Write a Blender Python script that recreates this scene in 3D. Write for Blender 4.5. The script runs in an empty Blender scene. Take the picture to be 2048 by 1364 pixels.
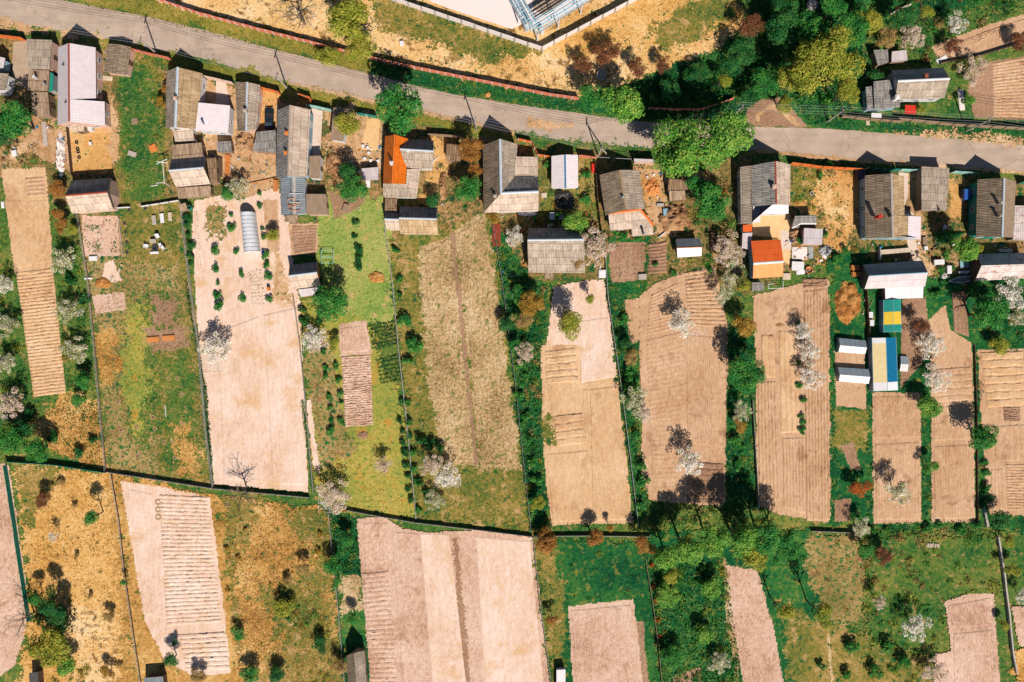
import bpy, bmesh, math, random
import numpy as np
from mathutils import Vector, noise
from mathutils.geometry import tessellate_polygon

random.seed(7)
RNG = np.random.default_rng(11)
SC = bpy.context.scene
COL = SC.collection
H = 160.0                       # drone height above the village, metres

# ------------------------------------------------------------------ camera, sky, sun, exposure
cam_d = bpy.data.cameras.new('camera')
cam = bpy.data.objects.new('camera', cam_d)
COL.objects.link(cam)
cam.location = (0, 0, H)
cam.rotation_euler = (0, 0, 0)
cam_d.sensor_fit = 'HORIZONTAL'
cam_d.angle = 2 * math.atan(102.4 / H)
cam_d.clip_start = 1.0
cam_d.clip_end = 4000.0
SC.camera = cam

SUN_EL = math.radians(45)
SUN_AZ = math.radians(161.5)    # from north, clockwise
w = bpy.data.worlds.new('World')
SC.world = w
w.use_nodes = True
wn = w.node_tree
sky = wn.nodes.new('ShaderNodeTexSky')
sky.sky_type = 'NISHITA'
sky.sun_disc = False
sky.sun_elevation = SUN_EL
sky.sun_rotation = SUN_AZ
sky.air_density = 1.0
sky.dust_density = 0.3
sky.ozone_density = 2.5
bg = wn.nodes['Background']
bg.inputs[1].default_value = 0.05
wn.links.new(sky.outputs[0], bg.inputs[0])

sl = bpy.data.lights.new('sun', 'SUN')
sl.energy = 5.0
sl.angle = math.radians(0.5)
sl.color = (1.0, 0.93, 0.81)
so = bpy.data.objects.new('sun', sl)
COL.objects.link(so)
sd = Vector((math.sin(SUN_AZ) * math.cos(SUN_EL), math.cos(SUN_AZ) * math.cos(SUN_EL), math.sin(SUN_EL)))
so.rotation_euler = sd.to_track_quat('Z', 'Y').to_euler()
so.location = sd * 300

SC.view_settings.view_transform = 'Standard'
SC.view_settings.look = 'None'
SC.view_settings.gamma = 1.0
SC.view_settings.exposure = 0.75

# ------------------------------------------------------------------ small helpers
def G(x, y, z=0.0):
    """a point of the plan (tenths of a metre from the north-west corner), seen from the drone at height z"""
    k = (H - z) / H
    return Vector(((x - 1024) / 10 * k, (682 - y) / 10 * k, z))

EXPO = 2 ** 0.75 * 5.0 * math.sin(SUN_EL) / math.pi
def C(r, g, b, k=1.0):
    """albedo of a surface that looks (r, g, b) in full sun"""
    out = []
    for v, s in zip((r, g, b), (1.0, 0.95, 0.88)):
        v /= 255.0
        l = v / 12.92 if v <= 0.04045 else ((v + 0.055) / 1.055) ** 2.4
        out.append(min(0.85, l / (EXPO * s) * k))
    return (*out, 1.0)

def tag(o, label=None, cat=None, group=None, kind=None):
    if label: o['label'] = label
    if cat: o['category'] = cat
    if group: o['group'] = group
    if kind: o['kind'] = kind
    return o

def empty(name, loc, label, cat, group=None):
    o = bpy.data.objects.new(name, None)
    o.empty_display_size = 0.5
    COL.objects.link(o)
    o.location = loc
    return tag(o, label, cat, group)

class MB:
    """collects faces with uv and slot, then makes one mesh object"""
    def __init__(s):
        s.v = []; s.f = []; s.uv = []; s.m = []
    def face(s, pts, m=0, uv=None):
        i = len(s.v)
        s.v += [tuple(p) for p in pts]
        s.f.append(list(range(i, i + len(pts))))
        s.m.append(m)
        s.uv.append(uv or [(0, 0)] * len(pts))
    def prism(s, top, bot, m=0, uv=None):
        n = len(top)
        s.face(top, m, uv)
        s.face(bot[::-1], m, uv[::-1] if uv else None)
        for i in range(n):
            j = (i + 1) % n
            s.face([top[i], bot[i], bot[j], top[j]], m)
    def box(s, c, d, rz=0.0, m=0):
        c = Vector(c); x, y, z = d[0] / 2, d[1] / 2, d[2] / 2
        ca, sa = math.cos(rz), math.sin(rz)
        def q(a, b, e): return c + Vector((a * ca - b * sa, a * sa + b * ca, e))
        s.prism([q(-x, -y, z), q(x, -y, z), q(x, y, z), q(-x, y, z)], [q(-x, -y, -z), q(x, -y, -z), q(x, y, -z), q(-x, y, -z)], m)
    def tube(s, pts, rad, n=6, m=0, cap=True):
        pts = [Vector(p) for p in pts]
        if not isinstance(rad, (list, tuple)): rad = [rad] * len(pts)
        rings = []
        for i, p in enumerate(pts):
            d = (pts[min(i + 1, len(pts) - 1)] - pts[max(i - 1, 0)])
            d = d.normalized() if d.length > 1e-9 else Vector((0, 0, 1))
            a = d.orthogonal().normalized(); b = d.cross(a)
            rings.append([p + (a * math.cos(2 * math.pi * k / n) + b * math.sin(2 * math.pi * k / n)) * rad[i] for k in range(n)])
        i0 = len(s.v)
        for r in rings: s.v += [tuple(p) for p in r]
        for i in range(len(rings) - 1):
            for k in range(n):
                k2 = (k + 1) % n
                s.f.append([i0 + i * n + k, i0 + i * n + k2, i0 + (i + 1) * n + k2, i0 + (i + 1) * n + k]); s.m.append(m); s.uv.append([(0, 0)] * 4)
        if cap:
            s.f.append([i0 + k for k in range(n)][::-1]); s.m.append(m); s.uv.append([(0, 0)] * n)
            s.f.append([i0 + (len(rings) - 1) * n + k for k in range(n)]); s.m.append(m); s.uv.append([(0, 0)] * n)
    def lathe(s, c, prof, n=14, m=0):
        c = Vector(c); i0 = len(s.v)
        for r, z in prof:
            s.v += [tuple(c + Vector((r * math.cos(2 * math.pi * k / n), r * math.sin(2 * math.pi * k / n), z))) for k in range(n)]
        for i in range(len(prof) - 1):
            for k in range(n):
                k2 = (k + 1) % n
                s.f.append([i0 + i * n + k, i0 + i * n + k2, i0 + (i + 1) * n + k2, i0 + (i + 1) * n + k]); s.m.append(m); s.uv.append([(0, 0)] * 4)
    def build(s, name, mats, parent=None, org=None):
        me = bpy.data.meshes.new(name)
        if org is None:
            org = wloc(parent) if parent else Vector((0, 0, 0))
        me.from_pydata([(a - org[0], b - org[1], c - org[2]) for a, b, c in s.v], [], s.f)
        if not isinstance(mats, (list, tuple)): mats = [mats]
        for m in mats: me.materials.append(m)
        me.polygons.foreach_set('material_index', s.m)
        uvl = me.uv_layers.new(name='UVMap')
        uvl.data.foreach_set('uv', [c for u in s.uv for p in u for c in p])
        me.update()
        o = bpy.data.objects.new(name, me)
        COL.objects.link(o)
        if parent: o.parent = parent
        else: o.location = org
        return o

def wloc(o):
    p = Vector((0, 0, 0))
    while o is not None:
        p = p + o.location; o = o.parent
    return p

def mesh_np(name, V, F, mats, mi=None):
    me = bpy.data.meshes.new(name)
    V = np.asarray(V, dtype=np.float32); F = np.asarray(F, dtype=np.int32)
    k = F.shape[1]
    me.vertices.add(len(V)); me.vertices.foreach_set('co', V.ravel())
    me.loops.add(F.size); me.loops.foreach_set('vertex_index', F.ravel())
    me.polygons.add(len(F))
    me.polygons.foreach_set('loop_start', np.arange(0, F.size, k, dtype=np.int32))
    me.polygons.foreach_set('loop_total', np.full(len(F), k, dtype=np.int32))
    for m in mats: me.materials.append(m)
    if mi is not None: me.polygons.foreach_set('material_index', np.asarray(mi, dtype=np.int32))
    me.update(calc_edges=True)
    me.validate()
    return me

# ------------------------------------------------------------------ materials
class NT:
    def __init__(s, name, rough=0.9, spec=0.2):
        s.mat = bpy.data.materials.new(name); s.mat.use_nodes = True
        s.t = s.mat.node_tree; s.b = s.t.nodes['Principled BSDF']
        s.b.inputs['Roughness'].default_value = rough
        s.b.inputs['Specular IOR Level'].default_value = spec
    def n(s, typ, **kw):
        nd = s.t.nodes.new(typ)
        for k, v in kw.items(): setattr(nd, k, v)
        return nd
    def l(s, a, b): s.t.links.new(a, b)
    def math(s, op, a, b=None, clamp=False):
        nd = s.n('ShaderNodeMath', operation=op); nd.use_clamp = clamp
        for i, v in enumerate((a, b)):
            if v is None: continue
            if isinstance(v, (int, float)): nd.inputs[i].default_value = v
            else: s.l(v, nd.inputs[i])
        return nd.outputs[0]
    def noise(s, vec, scale, detail=3, rough=0.6, dist=0.0):
        nd = s.n('ShaderNodeTexNoise')
        nd.inputs['Scale'].default_value = scale; nd.inputs['Detail'].default_value = detail
        nd.inputs['Roughness'].default_value = rough; nd.inputs['Distortion'].default_value = dist
        s.l(vec, nd.inputs['Vector'])
        return nd.outputs['Fac']
    def ramp(s, fac, stops):
        nd = s.n('ShaderNodeValToRGB')
        e = nd.color_ramp.elements
        while len(e) < len(stops): e.new(0.5)
        for q, (p, c) in zip(e, stops): q.position = p; q.color = c
        s.l(fac, nd.inputs[0])
        return nd.outputs[0]
    def mix(s, fac, a, b, typ='MIX'):
        nd = s.n('ShaderNodeMix', data_type='RGBA', blend_type=typ)
        for sock, v in ((nd.inputs[0], fac), (nd.inputs[6], a), (nd.inputs[7], b)):
            if isinstance(v, (int, float)): sock.default_value = v
            elif isinstance(v, tuple): sock.default_value = v
            else: s.l(v, sock)
        return nd.outputs[2]
    def bump(s, h, strength, dist=0.1):
        nd = s.n('ShaderNodeBump')
        nd.inputs['Strength'].default_value = strength; nd.inputs['Distance'].default_value = dist
        s.l(h, nd.inputs['Height']); s.l(nd.outputs[0], s.b.inputs['Normal'])
    def pos(s): return s.n('ShaderNodeNewGeometry').outputs['Position']
    def step(s, v, lo, hi):
        nd = s.n('ShaderNodeMapRange'); nd.inputs[1].default_value = lo; nd.inputs[2].default_value = hi
        s.l(v, nd.inputs[0]); return nd.outputs[0]

def ground_mat(name, cols, s1=0.10, s2=0.9, s3=5.0, w=(0.34, 0.33, 0.33), lo=0.38, hi=0.62, bump=0.6, specks=(), dist=0.12, tilt=None):
    t = NT(name, 0.95, 0.1)
    p = t.pos()
    if tilt is not None:                      # stretch the grain along one direction (cultivation passes)
        mp = t.n('ShaderNodeMapping'); mp.inputs['Rotation'].default_value = (0, 0, tilt[0]); mp.inputs['Scale'].default_value = (1, tilt[1], 1)
        t.l(p, mp.inputs['Vector']); p2 = mp.outputs[0]
    else: p2 = p
    a = t.noise(p, s1, 3, 0.55); b = t.noise(p2, s2, 4, 0.65, 0.4); c = t.noise(p2, s3, 3, 0.7)
    f = t.math('ADD', t.math('ADD', t.math('MULTIPLY', a, w[0]), t.math('MULTIPLY', b, w[1])), t.math('MULTIPLY', c, w[2]))
    f = t.step(f, lo, hi)
    n = len(cols)
    col = t.ramp(f, [(i / (n - 1), cc) for i, cc in enumerate(cols)])
    for cc, sc, lo_, hi_ in specks:
        m = t.step(t.noise(p, sc, 4, 0.7, 0.3), lo_, hi_)
        col = t.mix(m, col, cc)
    t.l(col, t.b.inputs['Base Color'])
    if bump: t.bump(t.math('ADD', c, t.math('MULTIPLY', b, 1.5)), bump, dist)
    return t.mat

def plain(name, c, rough=0.7, spec=0.3, var=0.12, scale=1.5, bump=0.0, metal=0.0):
    t = NT(name, rough, spec)
    t.b.inputs['Metallic'].default_value = metal
    co = t.n('ShaderNodeTexCoord').outputs['Object']
    f = t.noise(co, scale, 5, 0.65)
    d = tuple(v * (1 - 2.2 * var) for v in c[:3]) + (1.0,); u = tuple(min(1, v * (1 + 1.6 * var)) for v in c[:3]) + (1.0,)
    t.l(t.ramp(t.step(f, 0.3, 0.7), [(0, d), (0.5, c), (1, u)]), t.b.inputs['Base Color'])
    if bump: t.bump(t.noise(co, scale * 6, 4, 0.7), bump, 0.03)
    return t.mat

def roof_mat(name, c1, c2, lam=0.32, stripe=0.3, rows=1.55, cols=1.1, sheet=0.16, stain=None, rough=0.85, bump=0.7, stain_lo=0.52, line=0.55):
    t = NT(name, rough, 0.25)
    uv = t.n('ShaderNodeUVMap'); uv.uv_map = 'UVMap'
    sp = t.n('ShaderNodeSeparateXYZ'); t.l(uv.outputs[0], sp.inputs[0])
    u, v = sp.outputs[0], sp.outputs[1]
    mp = t.n('ShaderNodeMapping'); mp.inputs['Scale'].default_value = (2.2, 0.45, 1); t.l(uv.outputs[0], mp.inputs['Vector'])
    blot = t.noise(mp.outputs[0], 1.0, 6, 0.7)
    col = t.ramp(t.step(blot, 0.32, 0.68), [(0, c2), (1, c1)])
    mp2 = t.n('ShaderNodeMapping'); mp2.inputs['Scale'].default_value = (7, 2.2, 1); t.l(uv.outputs[0], mp2.inputs['Vector'])
    fine = t.noise(mp2.outputs[0], 1.0, 3, 0.6)
    wv = t.math('SINE', t.math('MULTIPLY', u, 2 * math.pi / lam))
    k = t.math('MULTIPLY', t.math('ADD', t.math('MULTIPLY', wv, 0.5), t.math('MULTIPLY', t.math('SUBTRACT', fine, 0.5), 2.4)), stripe)
    # one tone per sheet
    su = t.math('FLOOR', t.math('DIVIDE', u, cols)); sv = t.math('FLOOR', t.math('DIVIDE', v, rows))
    cb = t.n('ShaderNodeCombineXYZ'); t.l(su, cb.inputs[0]); t.l(sv, cb.inputs[1])
    wnz = t.n('ShaderNodeTexWhiteNoise'); wnz.noise_dimensions = '3D'; t.l(cb.outputs[0], wnz.inputs['Vector'])
    tone = t.math('ADD', t.math('ADD', k, 1.0), t.math('MULTIPLY', t.math('SUBTRACT', wnz.outputs['Value'], 0.5), sheet * 2))
    fr = t.math('FRACT', t.math('DIVIDE', v, rows))
    ln = t.math('LESS_THAN', fr, 0.07)
    tone = t.math('SUBTRACT', tone, t.math('MULTIPLY', ln, line * 0.6))
    tone = t.math('MAXIMUM', tone, 0.15)
    cc = t.n('ShaderNodeCombineXYZ')
    for i in range(3): t.l(tone, cc.inputs[i])
    col = t.mix(1.0, col, cc.outputs[0], 'MULTIPLY')
    if stain is not None:
        m = t.step(t.noise(uv.outputs[0], 0.55, 5, 0.7, 0.6), stain_lo, stain_lo + 0.1)
        col = t.mix(m, col, stain)
    t.l(col, t.b.inputs['Base Color'])
    t.bump(t.math('ADD', wv, t.math('MULTIPLY', ln, -1.5)), bump, 0.03)
    return t.mat

def leaf_mat(name, c1, c2, c3=None, transl=0.25, patch=0.35):
    """leaves: hue varies from leaf to leaf and gently from bough to bough"""
    t = NT(name, 0.7, 0.15)
    g = t.n('ShaderNodeNewGeometry')
    r = g.outputs['Random Per Island']
    nz = t.noise(g.outputs['Position'], 0.55, 2, 0.5)
    f = t.math('ADD', t.math('MULTIPLY', r, 1 - patch), t.math('MULTIPLY', t.step(nz, 0.35, 0.65), patch))
    col = t.ramp(f, [(0, c1), (0.55, c2), (1, c3 or c2)])
    t.l(col, t.b.inputs['Base Color'])
    tr = t.n('ShaderNodeBsdfTranslucent'); t.l(col, tr.inputs[0])
    mx = t.n('ShaderNodeMixShader'); mx.inputs[0].default_value = transl
    t.l(t.b.outputs[0], mx.inputs[1]); t.l(tr.outputs[0], mx.inputs[2])
    t.l(mx.outputs[0], t.t.nodes['Material Output'].inputs[0])
    return t.mat

M = {}
# grounds
M['grass'] = ground_mat('grass_mixed', [C(10, 66, 38), C(58, 110, 46), C(126, 134, 56), C(190, 158, 88)], lo=0.37, hi=0.64, bump=1.0, s2=1.3, specks=[(C(186, 146, 88), 0.6, 0.57, 0.66), (C(14, 84, 44), 1.1, 0.58, 0.66)])
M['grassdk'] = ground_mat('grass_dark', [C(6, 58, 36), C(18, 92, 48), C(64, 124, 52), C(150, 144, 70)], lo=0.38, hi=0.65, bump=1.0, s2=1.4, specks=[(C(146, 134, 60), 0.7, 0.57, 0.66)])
M['lawn'] = ground_mat('lawn_bright', [C(80, 124, 50), C(144, 164, 74), C(176, 176, 92), C(224, 190, 120)], lo=0.37, hi=0.63, bump=0.8, s2=1.5, specks=[(C(214, 174, 112), 0.5, 0.56, 0.66)])
M['lawnyel'] = ground_mat('lawn_yellow', [C(100, 130, 52), C(152, 156, 68), C(192, 168, 76), C(222, 186, 110)], lo=0.37, hi=0.63, bump=0.8, s2=1.4, specks=[(C(206, 152, 64), 0.35, 0.55, 0.66), (C(84, 136, 58), 0.8, 0.58, 0.66)])
M['olive'] = ground_mat('grass_olive', [C(44, 82, 38), C(112, 120, 50), C(168, 138, 66), C(208, 166, 106)], lo=0.38, hi=0.62, bump=1.0, s2=1.4, specks=[(C(20, 96, 48), 0.9, 0.56, 0.63), (C(206, 164, 108), 0.4, 0.57, 0.66)])
M['weedy'] = ground_mat('grass_weedy', [C(92, 96, 44), C(158, 130, 72), C(192, 156, 98), C(214, 180, 126)], lo=0.38, hi=0.62, bump=0.9, s2=1.6, specks=[(C(30, 112, 52), 1.3, 0.53, 0.6), (C(150, 96, 66), 0.25, 0.58, 0.7), (C(26, 92, 48), 0.4, 0.57, 0.66)])
M['dry'] = ground_mat('grass_dry', [C(120, 80, 36), C(194, 138, 68), C(226, 170, 96), C(246, 206, 140)], lo=0.38, hi=0.62, bump=1.0, s2=1.4, specks=[(C(90, 106, 44), 0.5, 0.57, 0.66)])
M['straw'] = ground_mat('grass_straw', [C(166, 112, 50), C(220, 158, 80), C(246, 192, 118), C(255, 216, 160)], lo=0.38, hi=0.62, bump=0.8, s2=1.6, specks=[(C(128, 104, 46), 0.7, 0.58, 0.66)])
M['sandy'] = ground_mat('bare_sand', [C(184, 128, 66), C(236, 178, 104), C(252, 208, 146), C(255, 226, 190)], lo=0.38, hi=0.62, bump=0.6, s2=1.6, specks=[(C(150, 104, 50), 0.4, 0.54, 0.63), (C(30, 100, 52), 0.8, 0.63, 0.68)])
M['verge'] = ground_mat('verge_grass', [C(70, 92, 36), C(128, 126, 48), C(170, 148, 66), C(220, 180, 110)], lo=0.36, hi=0.66, bump=0.8)
M['soilpale'] = ground_mat('soil_pale', [C(216, 168, 134), C(240, 198, 168), C(250, 214, 190), C(255, 226, 208)], lo=0.36, hi=0.63, bump=0.4, tilt=(0.08, 0.3), s2=1.4, specks=[(C(232, 184, 136), 0.22, 0.54, 0.7), (C(206, 160, 124), 1.8, 0.66, 0.72)])
M['soilpink'] = ground_mat('soil_pinkish', [C(168, 124, 100), C(216, 170, 140), C(236, 194, 166), C(250, 214, 192)], lo=0.37, hi=0.63, bump=0.7, s2=2.0, tilt=(0.08, 0.5), specks=[(C(190, 142, 112), 0.25, 0.57, 0.7), (C(120, 84, 62), 2.2, 0.67, 0.71)])
M['soiltan'] = ground_mat('soil_tan', [C(160, 114, 80), C(206, 156, 116), C(222, 176, 136), C(236, 194, 156)], lo=0.34, hi=0.63, bump=0.7, s2=1.8, tilt=(0.05, 0.35), specks=[(C(176, 128, 92), 0.2, 0.56, 0.7)])
M['soilgold'] = ground_mat('soil_golden', [C(186, 136, 94), C(220, 170, 122), C(234, 188, 142), C(246, 206, 166)], lo=0.34, hi=0.63, bump=0.6, s2=1.6, tilt=(0.05, 0.4), specks=[(C(196, 146, 104), 0.16, 0.55, 0.72)])
M['soilbrown'] = ground_mat('soil_brown', [C(120, 84, 62), C(166, 124, 94), C(190, 146, 114), C(212, 170, 138)], lo=0.36, hi=0.64, bump=0.8, s2=2.2)
M['soilstub'] = ground_mat('soil_stubble', [C(126, 100, 56), C(190, 152, 102), C(222, 184, 136), C(240, 208, 164)], lo=0.39, hi=0.61, bump=0.9, s2=2.0, s3=4, specks=[(C(120, 126, 60), 0.9, 0.57, 0.64)])
M['dirt'] = ground_mat('dirt_yard', [C(150, 106, 66), C(200, 150, 104), C(228, 182, 136), C(246, 208, 170)], lo=0.36, hi=0.64, bump=0.5, specks=[(C(108, 110, 50), 0.7, 0.58, 0.66)])
M['dirtor'] = ground_mat('dirt_orange', [C(150, 96, 48), C(206, 144, 78), C(232, 176, 108), C(246, 200, 140)], lo=0.36, hi=0.64, bump=0.5, specks=[(C(96, 116, 44), 0.9, 0.6, 0.67)])
M['yardmix'] = ground_mat('yard_mixed', [C(36, 74, 38), C(112, 106, 52), C(180, 136, 84), C(222, 178, 128)], lo=0.39, hi=0.61, bump=1.0, s2=1.2, specks=[(C(22, 92, 46), 0.45, 0.54, 0.62), (C(128, 92, 62), 0.8, 0.6, 0.68)])
M['concrete'] = ground_mat('concrete_slab', [C(206, 172, 146), C(232, 200, 176), C(240, 212, 192), C(246, 222, 206)], lo=0.3, hi=0.7, bump=0.15)
M['concdark'] = ground_mat('concrete_worn', [C(160, 130, 102), C(186, 156, 128), C(200, 170, 144), C(212, 184, 160)], lo=0.32, hi=0.68, bump=0.2)
M['paving'] = ground_mat('paving_yellow', [C(216, 160, 98), C(240, 188, 126), C(248, 204, 148), C(252, 214, 170)], lo=0.32, hi=0.68, bump=0.2)
M['yardwhite'] = ground_mat('yard_concrete', [C(240, 212, 196), C(250, 226, 214), C(252, 232, 222), C(254, 236, 228)], lo=0.3, hi=0.7, bump=0.08)

def asphalt():
    t = NT('asphalt_dusty', 0.9, 0.2)
    p = t.pos()
    mp = t.n('ShaderNodeMapping'); mp.inputs['Rotation'].default_value = (0, 0, math.radians(14)); mp.inputs['Scale'].default_value = (0.05, 0.8, 1)
    t.l(p, mp.inputs['Vector'])
    a = t.noise(mp.outputs[0], 1.0, 4, 0.6); b = t.noise(p, 0.25, 4, 0.6); c = t.noise(p, 6, 3, 0.7)
    f = t.math('ADD', t.math('ADD', t.math('MULTIPLY', a, 0.28), t.math('MULTIPLY', b, 0.47)), t.math('MULTIPLY', c, 0.25))
    col = t.ramp(t.step(f, 0.36, 0.64), [(0, C(172, 148, 128)), (0.5, C(196, 168, 146)), (1, C(216, 188, 164))])
    cr = t.n('ShaderNodeTexVoronoi'); cr.feature = 'DISTANCE_TO_EDGE'; cr.inputs['Scale'].default_value = 0.06
    wob = t.n('ShaderNodeVectorMath'); wob.operation = 'ADD'
    nv = t.n('ShaderNodeTexNoise'); nv.inputs['Scale'].default_value = 0.5; t.l(p, nv.inputs['Vector'])
    sc = t.n('ShaderNodeVectorMath'); sc.operation = 'SCALE'; sc.inputs['Scale'].default_value = 3.0; t.l(nv.outputs['Color'], sc.inputs[0])
    t.l(p, wob.inputs[0]); t.l(sc.outputs[0], wob.inputs[1]); t.l(wob.outputs[0], cr.inputs['Vector'])
    m = t.math('MULTIPLY', t.math('LESS_THAN', cr.outputs['Distance'], 0.0032), 0.35)
    col = t.mix(m, col, C(104, 88, 76))
    t.l(col, t.b.inputs['Base Color']); t.bump(c, 0.2, 0.03)
    return t.mat
M['asphalt'] = asphalt()

# roofs
M['slate'] = roof_mat('roof_fibre_sheet', C(206, 184, 162), C(150, 126, 104), stripe=0.34)
M['slatebr'] = roof_mat('roof_fibre_brown', C(178, 152, 124), C(112, 92, 72), stripe=0.36)
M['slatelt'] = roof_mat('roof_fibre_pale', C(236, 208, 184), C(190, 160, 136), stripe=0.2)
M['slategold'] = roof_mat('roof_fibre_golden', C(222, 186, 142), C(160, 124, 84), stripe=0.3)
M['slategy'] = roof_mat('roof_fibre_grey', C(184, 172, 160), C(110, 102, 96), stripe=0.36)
M['white'] = roof_mat('roof_white_metal', C(250, 232, 230), C(240, 218, 214), lam=0.4, stripe=0.05, sheet=0.03, rows=0.6, line=0.12, rough=0.45, bump=0.3)
M['whitegy'] = roof_mat('roof_pale_metal', C(226, 208, 204), C(206, 186, 182), lam=0.35, stripe=0.1, sheet=0.05, rows=2.2, rough=0.5, bump=0.4, line=0.3)
M['orange'] = roof_mat('roof_orange_metal', C(255, 134, 26), C(232, 104, 24), lam=0.35, stripe=0.16, rows=1.2, sheet=0.1, stain=C(206, 96, 36), stain_lo=0.58, rough=0.5, bump=0.4)
M['orangelt'] = roof_mat('roof_peach_metal', C(250, 166, 92), C(244, 146, 70), lam=0.35, stripe=0.08, rows=1.6, sheet=0.04, rough=0.55, bump=0.3, line=0.2)
M['orangered'] = roof_mat('roof_orange_tile', C(250, 112, 44), C(232, 96, 34), lam=0.3, stripe=0.2, rows=1.3, sheet=0.1, rough=0.55, bump=0.5)
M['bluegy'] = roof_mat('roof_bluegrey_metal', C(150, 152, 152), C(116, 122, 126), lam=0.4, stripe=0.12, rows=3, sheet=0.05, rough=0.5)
M['rust'] = roof_mat('roof_rusty_sheet', C(236, 216, 206), C(206, 182, 170), lam=0.4, stripe=0.12, stain=C(170, 84, 40), stain_lo=0.56, sheet=0.14, rough=0.7)
M['felt'] = roof_mat('roof_felt', C(176, 146, 118), C(146, 118, 94), lam=3.0, stripe=0.06, rows=1.0, sheet=0.04, bump=0.05, line=0.2)
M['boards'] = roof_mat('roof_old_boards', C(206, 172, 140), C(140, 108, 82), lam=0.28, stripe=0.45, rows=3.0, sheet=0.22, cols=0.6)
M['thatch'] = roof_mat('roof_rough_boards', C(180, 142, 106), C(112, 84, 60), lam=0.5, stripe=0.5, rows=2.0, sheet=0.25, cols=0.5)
# walls, trims
M['plwhite'] = plain('plaster_white', C(232, 222, 214), var=0.06)
M['plpink'] = plain('plaster_pink', C(226, 182, 158), var=0.08)
M['wood'] = plain('wood_weathered', C(164, 132, 104), var=0.15, scale=3)
M['wooddk'] = plain('wood_dark', C(104, 76, 56), var=0.18, scale=3)
M['woodor'] = plain('wood_orange', C(226, 132, 62), var=0.12, scale=2)
M['brick'] = plain('brick_red', C(176, 92, 62), var=0.15, scale=4)
M['teal'] = plain('paint_teal', C(20, 138, 116), var=0.08)
M['tealpale'] = plain('paint_pale_teal', C(150, 206, 196), var=0.08)
M['blue'] = plain('paint_blue', C(52, 128, 170), var=0.1)
M['bluelt'] = plain('paint_light_blue', C(150, 184, 196), var=0.08)
M['red'] = plain('paint_red', C(224, 46, 24), var=0.1)
M['salmon'] = plain('fence_salmon', C(226, 126, 96), var=0.12, scale=0.8)
M['pinkpale'] = plain('fence_pale_pink', C(240, 198, 176), var=0.08, scale=0.8)
M['orangep'] = plain('fence_orange', C(240, 120, 50), var=0.1, scale=0.8)
M['whitep'] = plain('paint_white', C(246, 236, 230), var=0.04)
M['conc'] = plain('concrete_grey', C(196, 178, 162), var=0.1, bump=0.2)
M['concw'] = plain('concrete_white_panel', C(244, 226, 216), var=0.05)
M['metal'] = plain('metal_grey', C(170, 168, 164), rough=0.45, var=0.08)
M['metaldk'] = plain('metal_dark', C(84, 80, 78), rough=0.5, var=0.1)
M['steelblue'] = plain('steel_pale_blue', C(160, 200, 214), rough=0.4, var=0.06)
M['ridgeblue'] = plain('ridge_pale_blue', C(200, 206, 212), rough=0.5, var=0.05)
M['ridgered'] = plain('ridge_red', C(166, 70, 44), var=0.1)
M['ridgedk'] = plain('ridge_dark', C(120, 100, 84), var=0.1)
M['bark'] = plain('bark_brown', C(98, 78, 62), var=0.2, scale=4)
M['barkgy'] = plain('bark_grey', C(132, 112, 96), var=0.2, scale=4)
M['black'] = plain('rubber_black', C(38, 36, 36), var=0.1)
M['carblack'] = plain('car_paint_black', C(34, 42, 50), rough=0.25, spec=0.6, var=0.03)
M['hay'] = ground_mat('hay_rotting', [C(110, 66, 30), C(180, 112, 54), C(214, 148, 80), C(238, 184, 112)], lo=0.38, hi=0.62, bump=1.0, s1=0.5, s2=1.8, s3=7)
M['pilebr'] = ground_mat('brush_pile', [C(96, 62, 38), C(160, 112, 72), C(196, 146, 102), C(226, 178, 134)], lo=0.38, hi=0.62, bump=1.0, s1=0.3, s2=2)
M['pit'] = plain('dug_earth', C(186, 146, 104), var=0.2, scale=5)
M['log'] = plain('split_logs', C(222, 138, 72), var=0.2, scale=5)
M['tarpblue'] = plain('tarp_blue', C(42, 92, 170), rough=0.5, var=0.08)
M['yellow'] = plain('panel_yellow', C(248, 200, 60), rough=0.4, var=0.05)
M['cream'] = plain('panel_cream', C(250, 220, 158), rough=0.4, var=0.04)
M['turq'] = plain('panel_turquoise', C(40, 146, 130), rough=0.4, var=0.08)
M['panelblue'] = plain('panel_blue', C(20, 112, 150), rough=0.35, var=0.08)
M['rope'] = plain('rope_pale', C(224, 196, 168))
def glassmat():
    t = NT('window_glass', 0.12, 0.6); t.b.inputs['Base Color'].default_value = (0.02, 0.03, 0.04, 1); return t.mat
M['glass'] = glassmat()
def polymat(name, c, a):
    t = NT(name, 0.3, 0.4)
    co = t.n('ShaderNodeTexCoord').outputs['Object']
    t.l(t.ramp(t.noise(co, 1.2, 4, 0.6), [(0.3, tuple(v * 0.75 for v in c[:3]) + (1,)), (0.7, c)]), t.b.inputs['Base Color'])
    t.b.inputs['Alpha'].default_value = a
    return t.mat
M['poly'] = polymat('greenhouse_film', C(250, 246, 246), 0.93)
M['polyclear'] = polymat('greenhouse_panel', C(190, 200, 206), 0.7)
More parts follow.
